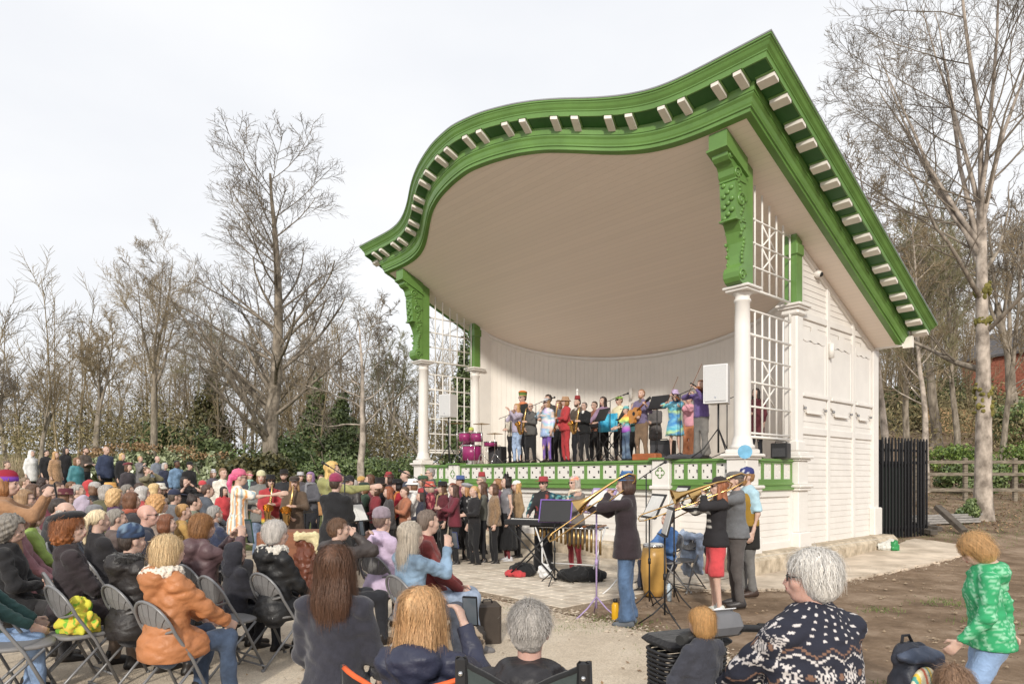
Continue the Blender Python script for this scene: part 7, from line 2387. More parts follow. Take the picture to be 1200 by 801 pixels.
CX = [(440, 566, 13.0, 'singer in crimson velvet jacket with black cap', ((130, 26, 40), 'cloth'), ('bob', (80, 58, 44)), ('cap', (34, 32, 34), 'cloth')),
      (456, 570, 12.5, 'singer in charcoal shawl with auburn hair', ((64, 60, 62), 'knit'), ('mid', (140, 80, 52)), None),
      (475, 570, 12.7, 'singer in copper blouse and black waistcoat', ((170, 100, 62), 'cloth'), ('short', (90, 70, 56)), None),
      (494, 571, 12.6, 'singer in blue-black cape and small red hat', ((40, 42, 60), 'cloth'), ('bob', (60, 44, 38)), ('fez', (170, 40, 46), 'cloth')),
      (512, 572, 14.4, 'singer in rose headscarf and grey coat', ((112, 108, 110), 'cloth'), ('bob', (100, 76, 60)), ('turban', (196, 110, 120), 'cloth')),
      (533, 568, 12.9, 'singer in claret dress with gold scarf', ((110, 26, 46), 'cloth'), ('mid', (70, 48, 38)), None),
      (556, 569, 12.8, 'singer in black lace top with plaited fair hair', ((34, 32, 35), 'cloth'), ('pony', (196, 160, 110)), None),
      (579, 567, 13.0, 'singer in leopard-brown jacket near the silver top', ((140, 108, 72), 'fleece'), ('bob', (84, 58, 44)), None),
      (427, 564, 13.2, 'singer in dark green tunic and feathered cap', ((50, 74, 56), 'cloth'), ('bob', (120, 86, 60)), ('flat', (46, 62, 50), 'cloth')),
      (418, 571, 12.4, 'singer in heather jumper beside the white pages', ((120, 96, 124), 'knit'), ('short', (120, 110, 104)), None)]
for i, (px, top, d, lab, sh_, hr_, ht_) in enumerate(CX):
    choir(px, top, d, lab, shirt=sh_, hair=hr_, hat=ht_, legs=BK, arms=(('hold', 'down'), ('down', 'down'), ('paper', 'paper'))[i % 3], face=236 + (i * 17) % 34, coat=.1 * (i % 2))

# conductor and the players beside her
p = person(279, 548, 10.4, 62, 'conductor in pink cap and orange striped shirt, pointing with one arm', hat=('cap', (222, 84, 130), 'cloth'), shirt=((236, 228, 214), 'cloth'), shirt_pat=pat_stripes([(238, 230, 218), (238, 230, 218), (228, 150, 66), (236, 226, 205), (150, 170, 180)], .016), sleeve=.42, coat=.16, legs=((150, 130, 105), 'cloth'), hair=('pony', (220, 96, 140)), arms=('hold', 'point'), glasses='clear', group='conductors')
p = person(388, 541, 10.6, 70, 'woman with long blond hair and yellow-green jacket beckoning the choir', hair=('long', (214, 178, 110)), shirt=((150, 150, 84), 'cloth'), hood=1, arms=('out', 'point'), legs=((80, 80, 70), 'cloth'), group='conductors', yaw=.2)
p = person(393, 553, 9.3, 15, 'man in magenta beanie and black coat, back turned', hat=('beanie', (150, 24, 78)), shirt=((32, 32, 35), 'cloth'), coat=.25, fat=1.15, hair=('short', (70, 55, 45)), arms=('fold', 'fold'), legs=BK, group='conductors')
q = at(344, 632, 9.9); mb = MB(); mb.M = Matrix.Translation((q.x, 9.9, gz(q.x, 9.9))) @ Matrix.Rotation(.1, 4, 'Z'); mb.box(-.45, .45, -.3, .3, 0, .92, .015)
tag(mb.build('wooden_plinth', mat('brown_plywood', (.25, .10, .05), .6, .15, 3, stretch=(1, 1, 8))), 'brown wooden box beside the striped conductor', 'box')
q = at(362, 620, 9.5)
v, f = net([ell((0, 0, .5), (.22, .2, .26)), ell((0, 0, .2), (.2, .18, .22)), ell((-.1, .05, .78), (.12, .1, .1))], .016, .06, Folds(8, 36, .02)); o = link('hand_drum', np_mesh('hand_drum', v, f), fabric((110, 56, 34), 'leather')); o.location = (q.x, 9.5, gz(q.x, 9.5)); tag(o, 'brown leather drum with a pale scarf over it', 'drum')
v, f = net([cone((-.15, -.05, .88), (.1, .0, .86), .06, .07), cone((.1, 0, .86), (.2, -.12, .55), .06, .04)], .014, .04, Folds(9, 50, .014)); o2 = link('scarf', np_mesh('scarf', v, f), fabric((222, 206, 150), 'cloth'), o)
p = person(317, 555, 13.2, 150, 'saxophonist in scarlet jacket, black hat and striped trousers', hat=('brim', (28, 26, 28), 'cloth'), shirt=((176, 30, 40), 'cloth'), open_col=(40, 40, 60), legs=((60, 120, 70), 'cloth'), legs_pat=pat_stripes([(40, 110, 60), (230, 190, 60), (190, 50, 50), (30, 30, 34)], .05, 'z'), hair=('bob', (60, 45, 38)), glasses='dark', arms=('saxl', 'saxr'), group='reed players')
sax(p, 'brass saxophone against the scarlet jacket and striped trousers')
p = person(345, 557, 12.7, 165, 'saxophonist in brown fur-trimmed waistcoat and flat hat', hat=('flat', (66, 54, 48), 'cloth'), shirt=((96, 76, 58), 'cloth'), legs=((96, 80, 66), 'cloth'), skirt=((96, 76, 60), .3, .24, 'cloth'), hair=('long', (150, 116, 80)), arms=('saxl', 'saxr'), group='reed players')
sax(p, 'brass saxophone before the fur-trimmed waistcoat')
p = person(306, 550, 14.0, 160, 'player in pale bobble hat and grey coat behind the scarlet jacket', hat=('beanie', (206, 200, 150)), shirt=((116, 116, 112), 'cloth'), coat=.2, legs=((100, 120, 150), 'denim'), hair=('bob', (140, 100, 70)), arms=('hold', 'hold'), group='reed players')
p = person(333, 549, 15.2, 170, 'player in black felt hat and dark coat at the rear of the reeds', hat=('brim', (34, 30, 30), 'cloth'), shirt=((44, 44, 48), 'cloth'), coat=.2, beard=(80, 60, 46), hair=('short', (60, 45, 36)), arms=('saxl', 'saxr'), group='reed players')
p = person(364, 553, 15.5, 190, 'player with lilac hair and grey scarf at the rear of the reeds', shirt=((84, 84, 92), 'cloth'), scarf=(130, 130, 136), hair=('bob', (150, 120, 160)), arms=('hold', 'hold'), group='reed players')
p = person(410, 556, 12.2, 200, 'player in black cap and leather jacket near the beckoning woman', hat=('cap', (36, 36, 40), 'cloth'), shirt=((52, 46, 44), 'leather'), legs=BK, hair=('short', (70, 52, 42)), arms=('hold', 'hold'), group='reed players')
for px, d, lab, fc in ((358, 13.6, 'music stand between the reed players and the wooden box', 285), (421, 10.9, 'music stand with white pages beside the magenta beanie', 300)):
    x = (px - CXP) / FPX * d; music_stand(x, d, fc, lab, 1.0, sheet=(px == 421))
x = (404 - CXP) / FPX * 9.9; mic_stand(x, 9.9, 310, 'microphone boom above the magenta beanie', 1.72)
x = (497 - CXP) / FPX * 11.8; mic_stand(x, 11.8, 300, 'microphone boom in front of the white shawl', 1.62)

# ================================================================== AUDIENCE
GA = 'seated audience'
GS = 'people standing on the lawn bank'


def seat(px, top, d, face, label, ch=None, **k):
    k.setdefault('pose', 'sit'); k.setdefault('arms', ('lap', 'lap')); k.setdefault('group', GA)
    r = person(px, top, d, face, label, **k)
    if ch:
        o = r[0]; chair(o.location.x, o.location.y, face, ch, max(.95, min(1.05, o.scale[0])))
    return r


# --- first rows, near the camera
seat(198, 628, 4.85, 32, 'blond woman in orange quilted jacket with a cream fleece collar', 'folding chair under the orange quilted jacket', shirt=((186, 112, 48), 'shiny'), puffy=.016, coat=.22, hood=1, fur=(232, 218, 198), hair=('bob', (222, 194, 150)), legs=((52, 70, 96), 'denim'), near=1, strand=2600, arms=('knee', 'knee'), yaw=.15, fine=.0105)
seat(155, 611, 5.5, 34, 'person in black padded coat and navy patterned headscarf', 'folding chair under the black padded coat', shirt=((42, 38, 38), 'shiny'), puffy=.012, coat=.28, hood=1, fur=(30, 28, 28), hat=('beanie', (56, 74, 104)), hat_pat=pat_spots((52, 70, 100), [(110, 130, 150), (40, 50, 70)], 40, 4, .2), hair=('short', (60, 50, 45)), near=1)
seat(84, 597, 5.75, 48, 'woman in black beret with auburn curls and dark plum coat', 'folding chair under the dark plum coat', hat=('beret', (28, 27, 30), 'knit'), shirt=((52, 42, 46), 'cloth'), coat=.3, hair=('curly', (150, 92, 52)), near=1, strand=1500, legs=((120, 100, 84), 'cloth'), yaw=.5)
seat(14, 605, 6.1, 66, 'grey-curled person in black coat looking at a phone', 'folding chair under the grey-curled phone reader', shirt=((34, 33, 36), 'cloth'), coat=.25, hair=('curly', (128, 122, 114)), near=1, pitch=-.35, arms=('hold', 'hold'), legs=((52, 50, 52), 'cloth'))
P_ = seat(-24, 640, 5.1, 60, 'person in teal coat and pale blue jeans', 'folding chair beside the pale blue jeans', shirt=((46, 84, 82), 'cloth'), coat=.2, hair=('bob', (150, 120, 90)), legs=((110, 140, 180), 'denim'), near=1, arms=('knee', 'knee'))
P_ = seat(238, 603, 6.5, 40, 'woman in maroon padded jacket holding up a green-cased tablet', 'folding chair under the maroon padded jacket', shirt=((98, 72, 76), 'shiny'), puffy=.012, coat=.2, hood=1, hair=('bob', (158, 112, 70)), near=1, strand=1500, arms=('phone', 'phone'), yaw=.2)
phone(P_, 'green-cased tablet held up before the conductor', 1, (30, 70, 56), 1.55)
seat(277, 634, 6.35, 40, 'child in navy hood seated between adults', None, shirt=((42, 42, 52), 'cloth'), hat=('hood', (44, 44, 54)), hair=('short', (60, 50, 45)))
seat(324, 611, 6.15, 36, 'white-haired woman in black waterproof coat', 'folding chair under the black waterproof coat', shirt=((32, 32, 34), 'shiny'), coat=.25, hood=1, fur=(206, 198, 184), hair=('fluffy', (214, 208, 202)), near=1, strand=2200, yaw=.3)
P_ = seat(397, 607, 6.6, 48, 'man in brown jacket photographing with raised phone', 'folding chair under the brown jacket', shirt=((66, 58, 56), 'shiny'), coat=.15, hood=1, hair=('short', (112, 84, 64)), near=1, strand=900, arms=('phone', 'camera'), yaw=.25)
phone(P_, 'black phone raised by the man in the brown jacket', 1)
seat(448, 592, 7.3, 35, 'person in lilac hoodie and mauve beanie', 'folding chair under the lilac hoodie', shirt=((196, 172, 204), 'cloth'), hood=1, hat=('beanie', (142, 124, 136)), hair=('short', (110, 90, 80)), coat=.1)
P_ = seat(482, 612, 5.95, 50, 'woman with long silver hair and denim jacket', 'folding chair under the denim jacket', shirt=((104, 132, 158), 'denim'), hair=('long', (196, 184, 168)), near=1, strand=2600, arms=('lap', 'phone'), yaw=.35, legs=((60, 66, 80), 'denim'))
phone(P_, 'blue-backed phone raised beside the silver hair', 1, (40, 52, 100))
P_ = seat(502, 597, 6.55, 84, 'person in brick-red jacket and washed jeans with legs stretched', 'folding chair under the brick-red jacket', shirt=((126, 40, 36), 'cloth'), coat=.08, hair=('short', (108, 94, 84)), legs=((126, 142, 166), 'denim'), near=1, shoes=(112, 108, 108), yaw=-.5)
x = (90 - CXP) / FPX * 5.35; chair(x, 5.35, 36, 'empty folding chair with a yellow carrier bag on it')
v, f = net([ell((0, .02, .52), (.17, .14, .10)), ell((.03, -.02, .62), (.12, .08, .12))], .010, .05, Folds(7, 45, .022), [((0, 0, -1), -.462)]); o = link('carrier_bag', np_mesh('carrier_bag', v, f), m_pat); paint(o.data, pat_spots((205, 200, 70), [(120, 180, 60), (225, 190, 80)], 40, 3, .0)); o.location = (x, 5.35, gz(x, 5.35) + .012); o.rotation_euler = (0, 0, -.6); tag(o, 'crumpled yellow and green carrier bag on a folding chair', 'bag')
x = (22 - CXP) / FPX * 5.0; chair(x, 5.0, 58, 'empty folding chair in front of the plum coat')
x = (268 - CXP) / FPX * 5.9; chair(x, 5.85, 40, 'empty folding chair beside the black waterproof coat')
# --- second rows
R2 = [
    (116, 597, 7.1, 45, 'woman with white-blond ponytail and dark coat', dict(hair=('pony', (220, 200, 165)), shirt=((40, 38, 42), 'cloth'), coat=.2)),
    (137, 596, 7.7, 42, 'grey cropped person in taupe coat behind the ponytail', dict(hair=('short', (140, 134, 126)), shirt=((104, 88, 84), 'cloth'), coat=.2)),
    (173, 591, 7.5, 55, 'bald man in glasses and navy collar', dict(hair=('none', (0, 0, 0)), shirt=((46, 50, 66), 'cloth'), glasses='clear', sk=5, yaw=.3)),
    (186, 580, 9.2, 50, 'person with honey curls and cream scarf', dict(hair=('curly', (196, 150, 100)), shirt=((150, 130, 116), 'cloth'), scarf=(220, 210, 190))),
    (196, 603, 8.1, 70, 'auburn woman seen in profile in dark top', dict(hair=('bob', (124, 78, 54)), shirt=((50, 46, 52), 'cloth'))),
    (78, 588, 8.3, 55, 'person with thinning pink scalp and slate jacket', dict(hair=('bald', (180, 172, 166)), shirt=((74, 80, 92), 'cloth'), coat=.1)),
    (57, 584, 8.8, 60, 'dark-haired person in charcoal coat leaning in', dict(hair=('short', (58, 48, 44)), shirt=((48, 48, 52), 'cloth'), coat=.2, lean=.15)),
    (38, 592, 7.6, 55, 'person in lime hi-vis vest with brown hair', dict(hair=('bob', (110, 82, 62)), shirt=((150, 180, 70), 'cloth'))),
    (155, 577, 10.3, 50, 'brown-haired person in rust scarf', dict(hair=('bob', (110, 74, 52)), shirt=((60, 56, 60), 'cloth'), scarf=(170, 80, 50))),
    (137, 573, 11.0, 48, 'person with tangled blond hair and purple coat', dict(hair=('curly', (204, 168, 120)), shirt=((84, 48, 92), 'cloth'), coat=.2)),
    (126, 562, 12.0, 60, 'grey-haired person in olive parka', dict(hair=('bob', (160, 154, 148)), shirt=((92, 90, 60), 'cloth'), coat=.25, hood=1)),
    (78, 571, 11.6, 60, 'person in burgundy hat and tweed coat', dict(hair=('bob', (120, 90, 70)), hat=('brim', (96, 34, 48), 'cloth'), shirt=((110, 98, 88), 'cloth'), coat=.2)),
    (100, 580, 10.0, 55, 'person in pale mauve anorak hood', dict(hair=('short', (100, 80, 66)), hat=('hood', (176, 160, 180)), shirt=((176, 160, 180), 'shiny'), coat=.2)),
    (58, 566, 12.4, 65, 'person in maroon sweater clapping', dict(hair=('bob', (60, 44, 36)), shirt=((100, 36, 52), 'knit'), arms=('clap', 'clap'))),
    (215, 590, 9.6, 50, 'small child in mustard coat', dict(hair=('short', (180, 140, 90)), shirt=((196, 150, 60), 'cloth'))),
    (30, 574, 9.8, 60, 'person in cream jumper with tortoiseshell glasses', dict(hair=('bob', (150, 120, 90)), shirt=((214, 204, 184), 'knit'), glasses='clear')),
    (252, 592, 9.0, 40, 'grey-bearded man in navy fleece', dict(hair=('short', (150, 146, 142)), beard=(170, 166, 160), shirt=((44, 54, 84), 'fleece'))),
    (228, 580, 10.8, 45, 'woman in sage coat with dark bun', dict(hair=('bun', (50, 38, 34)), shirt=((120, 132, 110), 'cloth'), coat=.2)),
    (112, 590, 9.0, 52, 'person in black puffer and grey beanie', dict(hair=('short', (70, 60, 50)), hat=('beanie', (120, 120, 124)), shirt=((36, 36, 40), 'shiny'), puffy=.012)),
    (22, 590, 7.2, 62, 'person in pink knitted hat and rose coat', dict(hair=('bob', (120, 100, 90)), hat=('beanie', (160, 54, 76)), shirt=((150, 100, 110), 'cloth'), coat=.2)),
    (168, 570, 12.2, 48, 'person with silver bob and red anorak', dict(hair=('bob', (186, 182, 178)), shirt=((180, 50, 48), 'shiny'), hood=1)),
    (205, 572, 12.6, 50, 'person in navy cap and grey coat', dict(hair=('short', (90, 80, 70)), hat=('cap', (44, 52, 80), 'cloth'), shirt=((110, 112, 116), 'cloth'), coat=.2)),
    (92, 562, 13.4, 60, 'person in forest-green jacket with grey hair', dict(hair=('short', (160, 156, 150)), shirt=((52, 84, 60), 'cloth'), coat=.15)),
    (150, 562, 13.6, 55, 'bearded man in dark jacket with camera to his eye', dict(hair=('short', (130, 124, 116)), beard=(150, 140, 130), shirt=((52, 52, 56), 'cloth'), glasses='clear', arms=('camera', 'camera'))),
    (40, 560, 13.6, 65, 'person in terracotta shawl', dict(hair=('long', (90, 66, 50)), shirt=((176, 96, 66), 'knit'))),
    (182, 562, 14.6, 55, 'woman in black coat with blond fringe', dict(hair=('bob', (210, 180, 130)), shirt=((38, 38, 42), 'cloth'), coat=.2)),
    (66, 553, 14.6, 65, 'person in sky-blue waterproof', dict(hair=('short', (120, 96, 76)), shirt=((60, 110, 180), 'shiny'), hood=1)),
    (112, 548, 15.4, 60, 'person in grey bobble hat and black puffer', dict(hair=('bob', (120, 90, 70)), hat=('beanie', (170, 168, 166)), shirt=((38, 38, 42), 'shiny'), puffy=.012)),
    (130, 552, 15.4, 58, 'person in saffron sun hat', dict(hair=('bob', (150, 120, 90)), hat=('brim', (222, 160, 50), 'cloth'), shirt=((64, 60, 64), 'cloth'))),
    (106, 541, 16.6, 60, 'person in bright red hooded anorak', dict(hair=('short', (80, 60, 50)), hat=('hood', (196, 40, 44)), shirt=((196, 40, 44), 'shiny'))),
    (84, 545, 16.4, 62, 'person in cobalt jacket with brown hair', dict(hair=('short', (110, 80, 56)), shirt=((44, 84, 160), 'shiny'))),
    (70, 549, 16.0, 62, 'person in bottle-green coat with bun', dict(hair=('bun', (70, 50, 40)), shirt=((34, 78, 72), 'cloth'), coat=.2)),
    (164, 554, 16.0, 56, 'person in plaid grey scarf and dark coat', dict(hair=('short', (70, 52, 44)), shirt=((54, 52, 56), 'cloth'), scarf=(140, 136, 132))),
    (188, 565, 15.8, 52, 'person in ivory hat with binoculars', dict(hair=('bob', (160, 140, 120)), hat=('bucket', (224, 218, 204), 'cloth'), shirt=((110, 100, 92), 'cloth'), arms=('camera', 'camera'))),
    (52, 551, 17.0, 65, 'person in faded plum coat and dark curls', dict(hair=('curly', (56, 42, 38)), shirt=((96, 60, 84), 'cloth'), coat=.2)),
    (30, 546, 17.2, 66, 'person in stone-coloured mac', dict(hair=('short', (130, 110, 90)), shirt=((190, 176, 150), 'cloth'), coat=.3)),
    (244, 566, 14.0, 60, 'person in slate hoodie beside the conductor', dict(hair=('short', (80, 60, 50)), shirt=((84, 92, 104), 'cloth'), hood=1)),
]
for i, (px, top, d, fc, lab, k) in enumerate(R2):
    seat(px, top, d, fc + (i * 37 % 21) - 10, lab, ('folding chair under the ' + lab.split(' in ')[-1].split(' with ')[-1]) if d < 9.5 else None, **k)
P_ = person(6, 549, 6.9, 62, 'woman in violet-banded red hat and tan coat holding up a phone', hat=('beanie', (130, 40, 80)), hat_pat=pat_bands([(.03, (110, 60, 160)), (.07, (120, 66, 170)), (.075, (150, 34, 54)), (.16, (140, 30, 50))]), shirt=((168, 120, 76), 'cloth'), coat=.3, hair=('bob', (150, 104, 66)), arms=('phone', 'phone'), group='people standing among the chairs', yaw=.2)
phone(P_, 'phone held up by the woman in the tan coat', 1)
# --- standing on and before the bank
R3 = [
    (37, 527, 21.5, 110, 'person in white hooded coat standing by the pampas', dict(hat=('hood', (226, 224, 222)), shirt=((222, 220, 218), 'shiny'), coat=.3, hair=('short', (120, 90, 70)))),
    (54, 527, 21.8, 100, 'dark-haired person in black coat next to the white hood', dict(shirt=((40, 38, 42), 'cloth'), coat=.3, hair=('short', (48, 38, 34)))),
    (65, 529, 21.0, 100, 'person in tan fur coat and blond hair', dict(shirt=((178, 134, 90), 'fleece'), coat=.35, hair=('long', (190, 150, 100)))),
    (77, 524, 22.0, 105, 'long dark-haired woman in black jacket on the bank', dict(shirt=((38, 36, 40), 'cloth'), hair=('long', (44, 34, 32)))),
    (100, 524, 21.6, 105, 'man in brown zipped jacket on the bank', dict(shirt=((84, 72, 64), 'cloth'), hair=('short', (80, 60, 46)), beard=(90, 66, 50), arms=('fold', 'fold'))),
    (124, 523, 20.4, 110, 'broad bald man in navy jacket on the bank', dict(shirt=((46, 58, 88), 'cloth'), hair=('bald', (150, 140, 130)), fat=1.15, coat=.12)),
    (143, 531, 20.6, 105, 'blond woman in black coat with crossbody bag', dict(shirt=((36, 36, 40), 'cloth'), coat=.3, hair=('bob', (212, 178, 126)))),
    (164, 534, 21.2, 110, 'fair person in grey coat hands near face', dict(shirt=((120, 116, 118), 'cloth'), coat=.3, hair=('short', (196, 160, 112)), arms=('clap', 'chin'))),
    (184, 534, 20.6, 112, 'bald man in grey-blue jacket before the laurels', dict(shirt=((116, 124, 138), 'cloth'), hair=('bald', (170, 160, 150)))),
    (193, 542, 19.6, 112, 'silver-haired woman in navy coat before the laurels', dict(shirt=((48, 54, 78), 'cloth'), coat=.3, hair=('bob', (190, 186, 182)))),
    (207, 539, 19.2, 115, 'dark-skinned man in denim jacket before the laurels', dict(shirt=((96, 130, 164), 'denim'), legs=((96, 124, 160), 'denim'), hair=('short', (28, 24, 22)), sk=4)),
    (222, 540, 19.0, 118, 'person in black coat and peaked cap before the laurels', dict(shirt=((34, 33, 36), 'cloth'), coat=.3, hat=('cap', (30, 30, 32), 'cloth'), hair=('short', (50, 40, 36)))),
    (216, 559, 15.4, 120, 'woman in long black dress taking a photograph', dict(shirt=((26, 26, 29), 'cloth'), skirt=((26, 26, 29), .4, .27, 'cloth'), legs=None, sleeve=.4, hair=('bob', (40, 32, 30)), arms=('camera', 'camera'))),
    (237, 562, 15.6, 120, 'person in red beanie and printed black tee', dict(shirt=((40, 40, 44), 'cloth'), sleeve=.45, hat=('beanie', (206, 34, 48)), hair=('short', (90, 66, 50)), arms=('fold', 'fold'), beard=(110, 80, 60))),
    (261, 548, 15.8, 125, 'person in cream jumper behind the conductor', dict(shirt=((226, 218, 202), 'knit'), hair=('short', (130, 100, 76)), legs=((84, 110, 150), 'denim'))),
    (262, 570, 15.0, 120, 'child in scarlet jacket with dark hair', dict(shirt=((206, 34, 46), 'cloth'), hair=('long', (50, 36, 32)), coat=.1)),
    (8, 540, 19.0, 100, 'person in grey duffel coat at the pampas end', dict(shirt=((112, 110, 112), 'cloth'), coat=.35, hair=('short', (100, 80, 66)))),
    (150, 541, 18.6, 108, 'person in wine-red beret in front of the bank', dict(shirt=((66, 60, 66), 'cloth'), coat=.25, hat=('beret', (120, 34, 50), 'knit'), hair=('bob', (100, 72, 54)))),
    (172, 547, 17.8, 108, 'person in khaki jacket with camera strap', dict(shirt=((120, 112, 80), 'cloth'), coat=.1, hair=('short', (110, 86, 64)), arms=('camera', 'camera'))),
    (90, 536, 19.2, 105, 'person in turquoise cagoule on the bank', dict(shirt=((50, 130, 140), 'shiny'), hood=1, hair=('bob', (130, 96, 70)))),
    (250, 549, 18.4, 120, 'person with silver balloon-like hat by the yew', dict(shirt=((90, 84, 96), 'cloth'), hat=('turban', (196, 198, 204), 'satin'), hair=('bob', (120, 90, 70)))),
    (292, 552, 18.0, 130, 'onlooker in mint scarf in front of the yew', dict(shirt=((70, 72, 80), 'cloth'), scarf=(150, 200, 180), hair=('bob', (140, 104, 76)))),
    (376, 556, 18.5, 150, 'onlooker in amber coat beyond the reed players', dict(shirt=((176, 124, 62), 'cloth'), coat=.3, hair=('bob', (80, 58, 46)))),
    (352, 552, 19.0, 145, 'onlooker in dove-grey hat beyond the reed players', dict(shirt=((84, 80, 86), 'cloth'), hat=('brim', (170, 168, 172), 'cloth'), hair=('short', (130, 120, 110)))),
    (400, 556, 19.5, 160, 'onlooker in violet anorak beyond the beckoning woman', dict(shirt=((110, 84, 150), 'shiny'), hood=1, hair=('short', (70, 56, 46)))),
]
for px, top, d, fc, lab, k in R3:
    person(px, top, d, fc, lab, group=GS, **k)
# ================================================================== FOREGROUND FIGURES
GF = 'people at the front'
NAVY, CRM, BRN, GRY = [np.array(srgb(*c)) for c in ((36, 38, 52), (206, 200, 198), (128, 98, 82), (150, 150, 162))]
SNOW = ["...#.#.#...", "....###....", ".#...#...#.", "..##.#.##..", "#.#.###.#.#", ".##.#.#.##.", "#.#.###.#.#", "..##.#.##..", ".#...#...#.", "....###....", "...#.#.#..."]


def fair_isle(V):
    """knitted bands: snowflakes, zigzags and scattered flecks, in stitches of about 1 cm"""
    st = .0092
    x, y, z = V[:, 0], V[:, 1], V[:, 2]
    lim = np.abs(x) > .23
    a = np.where(lim, np.arctan2(y, z - 1.0) * .12 + x * .0, np.arctan2(x, -y - .02) * .19)
    h = np.where(lim, np.abs(x) * 1.0 + z * .6, z)
    i = np.floor(a / st).astype(int); j = np.floor(h / st).astype(int)
    c = np.tile(NAVY, (len(V), 1))
    P = 52; jj = j % P; ii = i % 16
    fl = (((i * 7 + j * 13) % 23) == 0) | (((i + 1) * 7 + j * 13) % 23 == 0)
    c[(jj < 22) & fl] = CRM
    s = np.array([[ch == '#' for ch in r] for r in SNOW])
    q = jj - 32; inb = (q >= 0) & (q < 11) & (ii < 11)
    m = np.zeros(len(V), bool); m[inb] = s[np.clip(q[inb], 0, 10), ii[inb]]
    c[m] = CRM
    tri = np.abs((i % 16) - 8)
    for base, col, wd in ((24, BRN, 1), (29, CRM, 1), (46, BRN, 1), (43, CRM, 1)):
        up = tri // 2 if base < 38 else -(tri // 2)
        zz = (jj >= base + up - (0 if base < 38 else -4)) & (jj < base + up + wd - (0 if base < 38 else -4))
        c[zz] = col
    dia = (np.abs(ii - 13.5) + np.abs(q - 5) < 2) & (q >= 0)
    c[dia] = BRN
    return c


P_ = person(950, 648, 3.05, 338, 'white-haired man in navy snowflake-patterned jumper and glasses', pose='sit', arms=('knee', 'lap'), shirt=((40, 42, 56), 'knit'), shirt_pat=fair_isle, legs=((40, 40, 46), 'cloth'), hair=('fluffy', (226, 222, 216)), glasses='clear', near=1, strand=3000, fat=1.38, coat=.1, yaw=-.75, puffy=.01, sk=5, group=GF, Hs=1.03, fine=.0056)
SW = P_[0]


def scooter():
    x, y = SW.location.x, SW.location.y
    e = empty('mobility_scooter', (x, y, 0), SW.rotation_euler.z); tag(e, 'black mobility scooter with wicker basket and grey handlebar', 'mobility scooter')
    mb = MB(); mb.box(-.25, .25, -.22, .22, .40, .47, .03); mb.build('seat', m_blk, e)
    mb = MB(); mb.tube([(0, 0, .12), (0, 0, .4)], .04, 8); mb.build('seat_post', m_blk, e)
    mb = MB(); mb.box(-.27, .27, -.4, .75, .1, .17, .03); mb.build('deck', mat('scooter_red', (.25, .02, .02), .3), e)
    for sx in (-1, 1):
        mb = MB(); mb.M = Matrix.Translation((sx * .28, -.28, .13)) @ Matrix.Rotation(PI / 2, 4, 'Y'); mb.lathe([(.06, -.04), (.13, -.045), (.13, .045), (.06, .04)], 16); mb.build('wheel', m_blk, e)
    mb = MB(); mb.M = Matrix.Translation((0, .78, .13)) @ Matrix.Rotation(PI / 2, 4, 'Y'); mb.lathe([(.06, -.04), (.13, -.045), (.13, .045), (.06, .04)], 16); mb.build('wheel', m_blk, e)
    mb = MB(); mb.tube([(-.02, .76, .15), (-.05, .58, .86)], .03, 8); mb.build('tiller', m_blk, e)
    mb = MB(); mb.M = Matrix.Translation((-.06, .53, .93)) @ Matrix.Rotation(-.5, 4, 'X'); mb.box(-.12, .12, -.05, .05, -.06, .07, .03); cn = mb.build('console', mat('grey_console', (.16, .16, .17), .4), e)
    mb = MB(); mb.M = Matrix.Translation((-.06, .53, .93)) @ Matrix.Rotation(-.5, 4, 'X'); mb.lathe([(.03, .075), (.03, .085), (.01, .09)], 14); mb.box(-.09, .09, -.04, .04, .0705, .0745); mb.build('dial_plate', m_wht, cn)
    mb = MB(); mb.tube([(-.38, .44, .90), (-.18, .5, .91), (.06, .5, .91), (.26, .44, .90)], .02, 8); mb.build('handlebar', m_blk, e)
    for sx in (-1, 1): mb = MB(); mb.tube([(-.06 + sx * .20, .49, .907), (-.06 + sx * .33, .44, .90)], .026, 8); mb.build('grip', mat('rubber_grip', (.03, .03, .03), .8), e)
    # wicker basket, woven from single canes
    bk = empty('basket', (0, 0, 0)); bk.parent = e
    cx_, cy_ = -.10, .78
    for k in range(14):
        z = .43 + k * .025; mb = MB(); mb.tube([(cx_ + (.19 + .0012 * k) * math.copysign(abs(math.cos(a)) ** .5, math.cos(a)), cy_ + .13 * math.copysign(abs(math.sin(a)) ** .5, math.sin(a)) + .006 * math.sin(a * 14 + k * PI), z) for a in np.linspace(0, 2 * PI, 41)], .011, 5, False); mb.build('cane', m_blk, bk)
    mb = MB(); mb.box(cx_ - .21, cx_ + .21, cy_ - .15, cy_ + .15, .78, .83, .03); mb.build('basket_cover', fabric((34, 33, 36), 'cloth'), bk)


scooter()
p = person(823, 713, 3.35, 330, 'blond child peeping over the scooter basket', pose='stand', hair=('bob', (206, 160, 104)), shirt=((60, 62, 74), 'cloth'), near=1, strand=1800, group=GF, floor=0.0, yaw=-.2, arms=('hold', 'hold'))
p = person(621, 704, 2.8, 8, 'grey-haired man in black shell jacket on a camp chair', pose='low', arms=('knee', 'knee'), shirt=((44, 42, 46), 'shiny'), hood=1, coat=.1, hair=('short', (178, 172, 166)), near=1, strand=4200, group=GF, sk=5, fat=1.1, pitch=.05)
CM = p[0]
p2 = person(497, 690, 3.15, 14, 'strawberry-blond woman in navy anorak on a camp chair', pose='low', arms=('knee', 'phone'), shirt=((46, 50, 74), 'shiny'), hood=1, coat=.1, hair=('mid', (204, 162, 116)), near=1, strand=3600, group=GF, yaw=.25)
phone(p2, 'phone held by the strawberry-blond woman', 1)


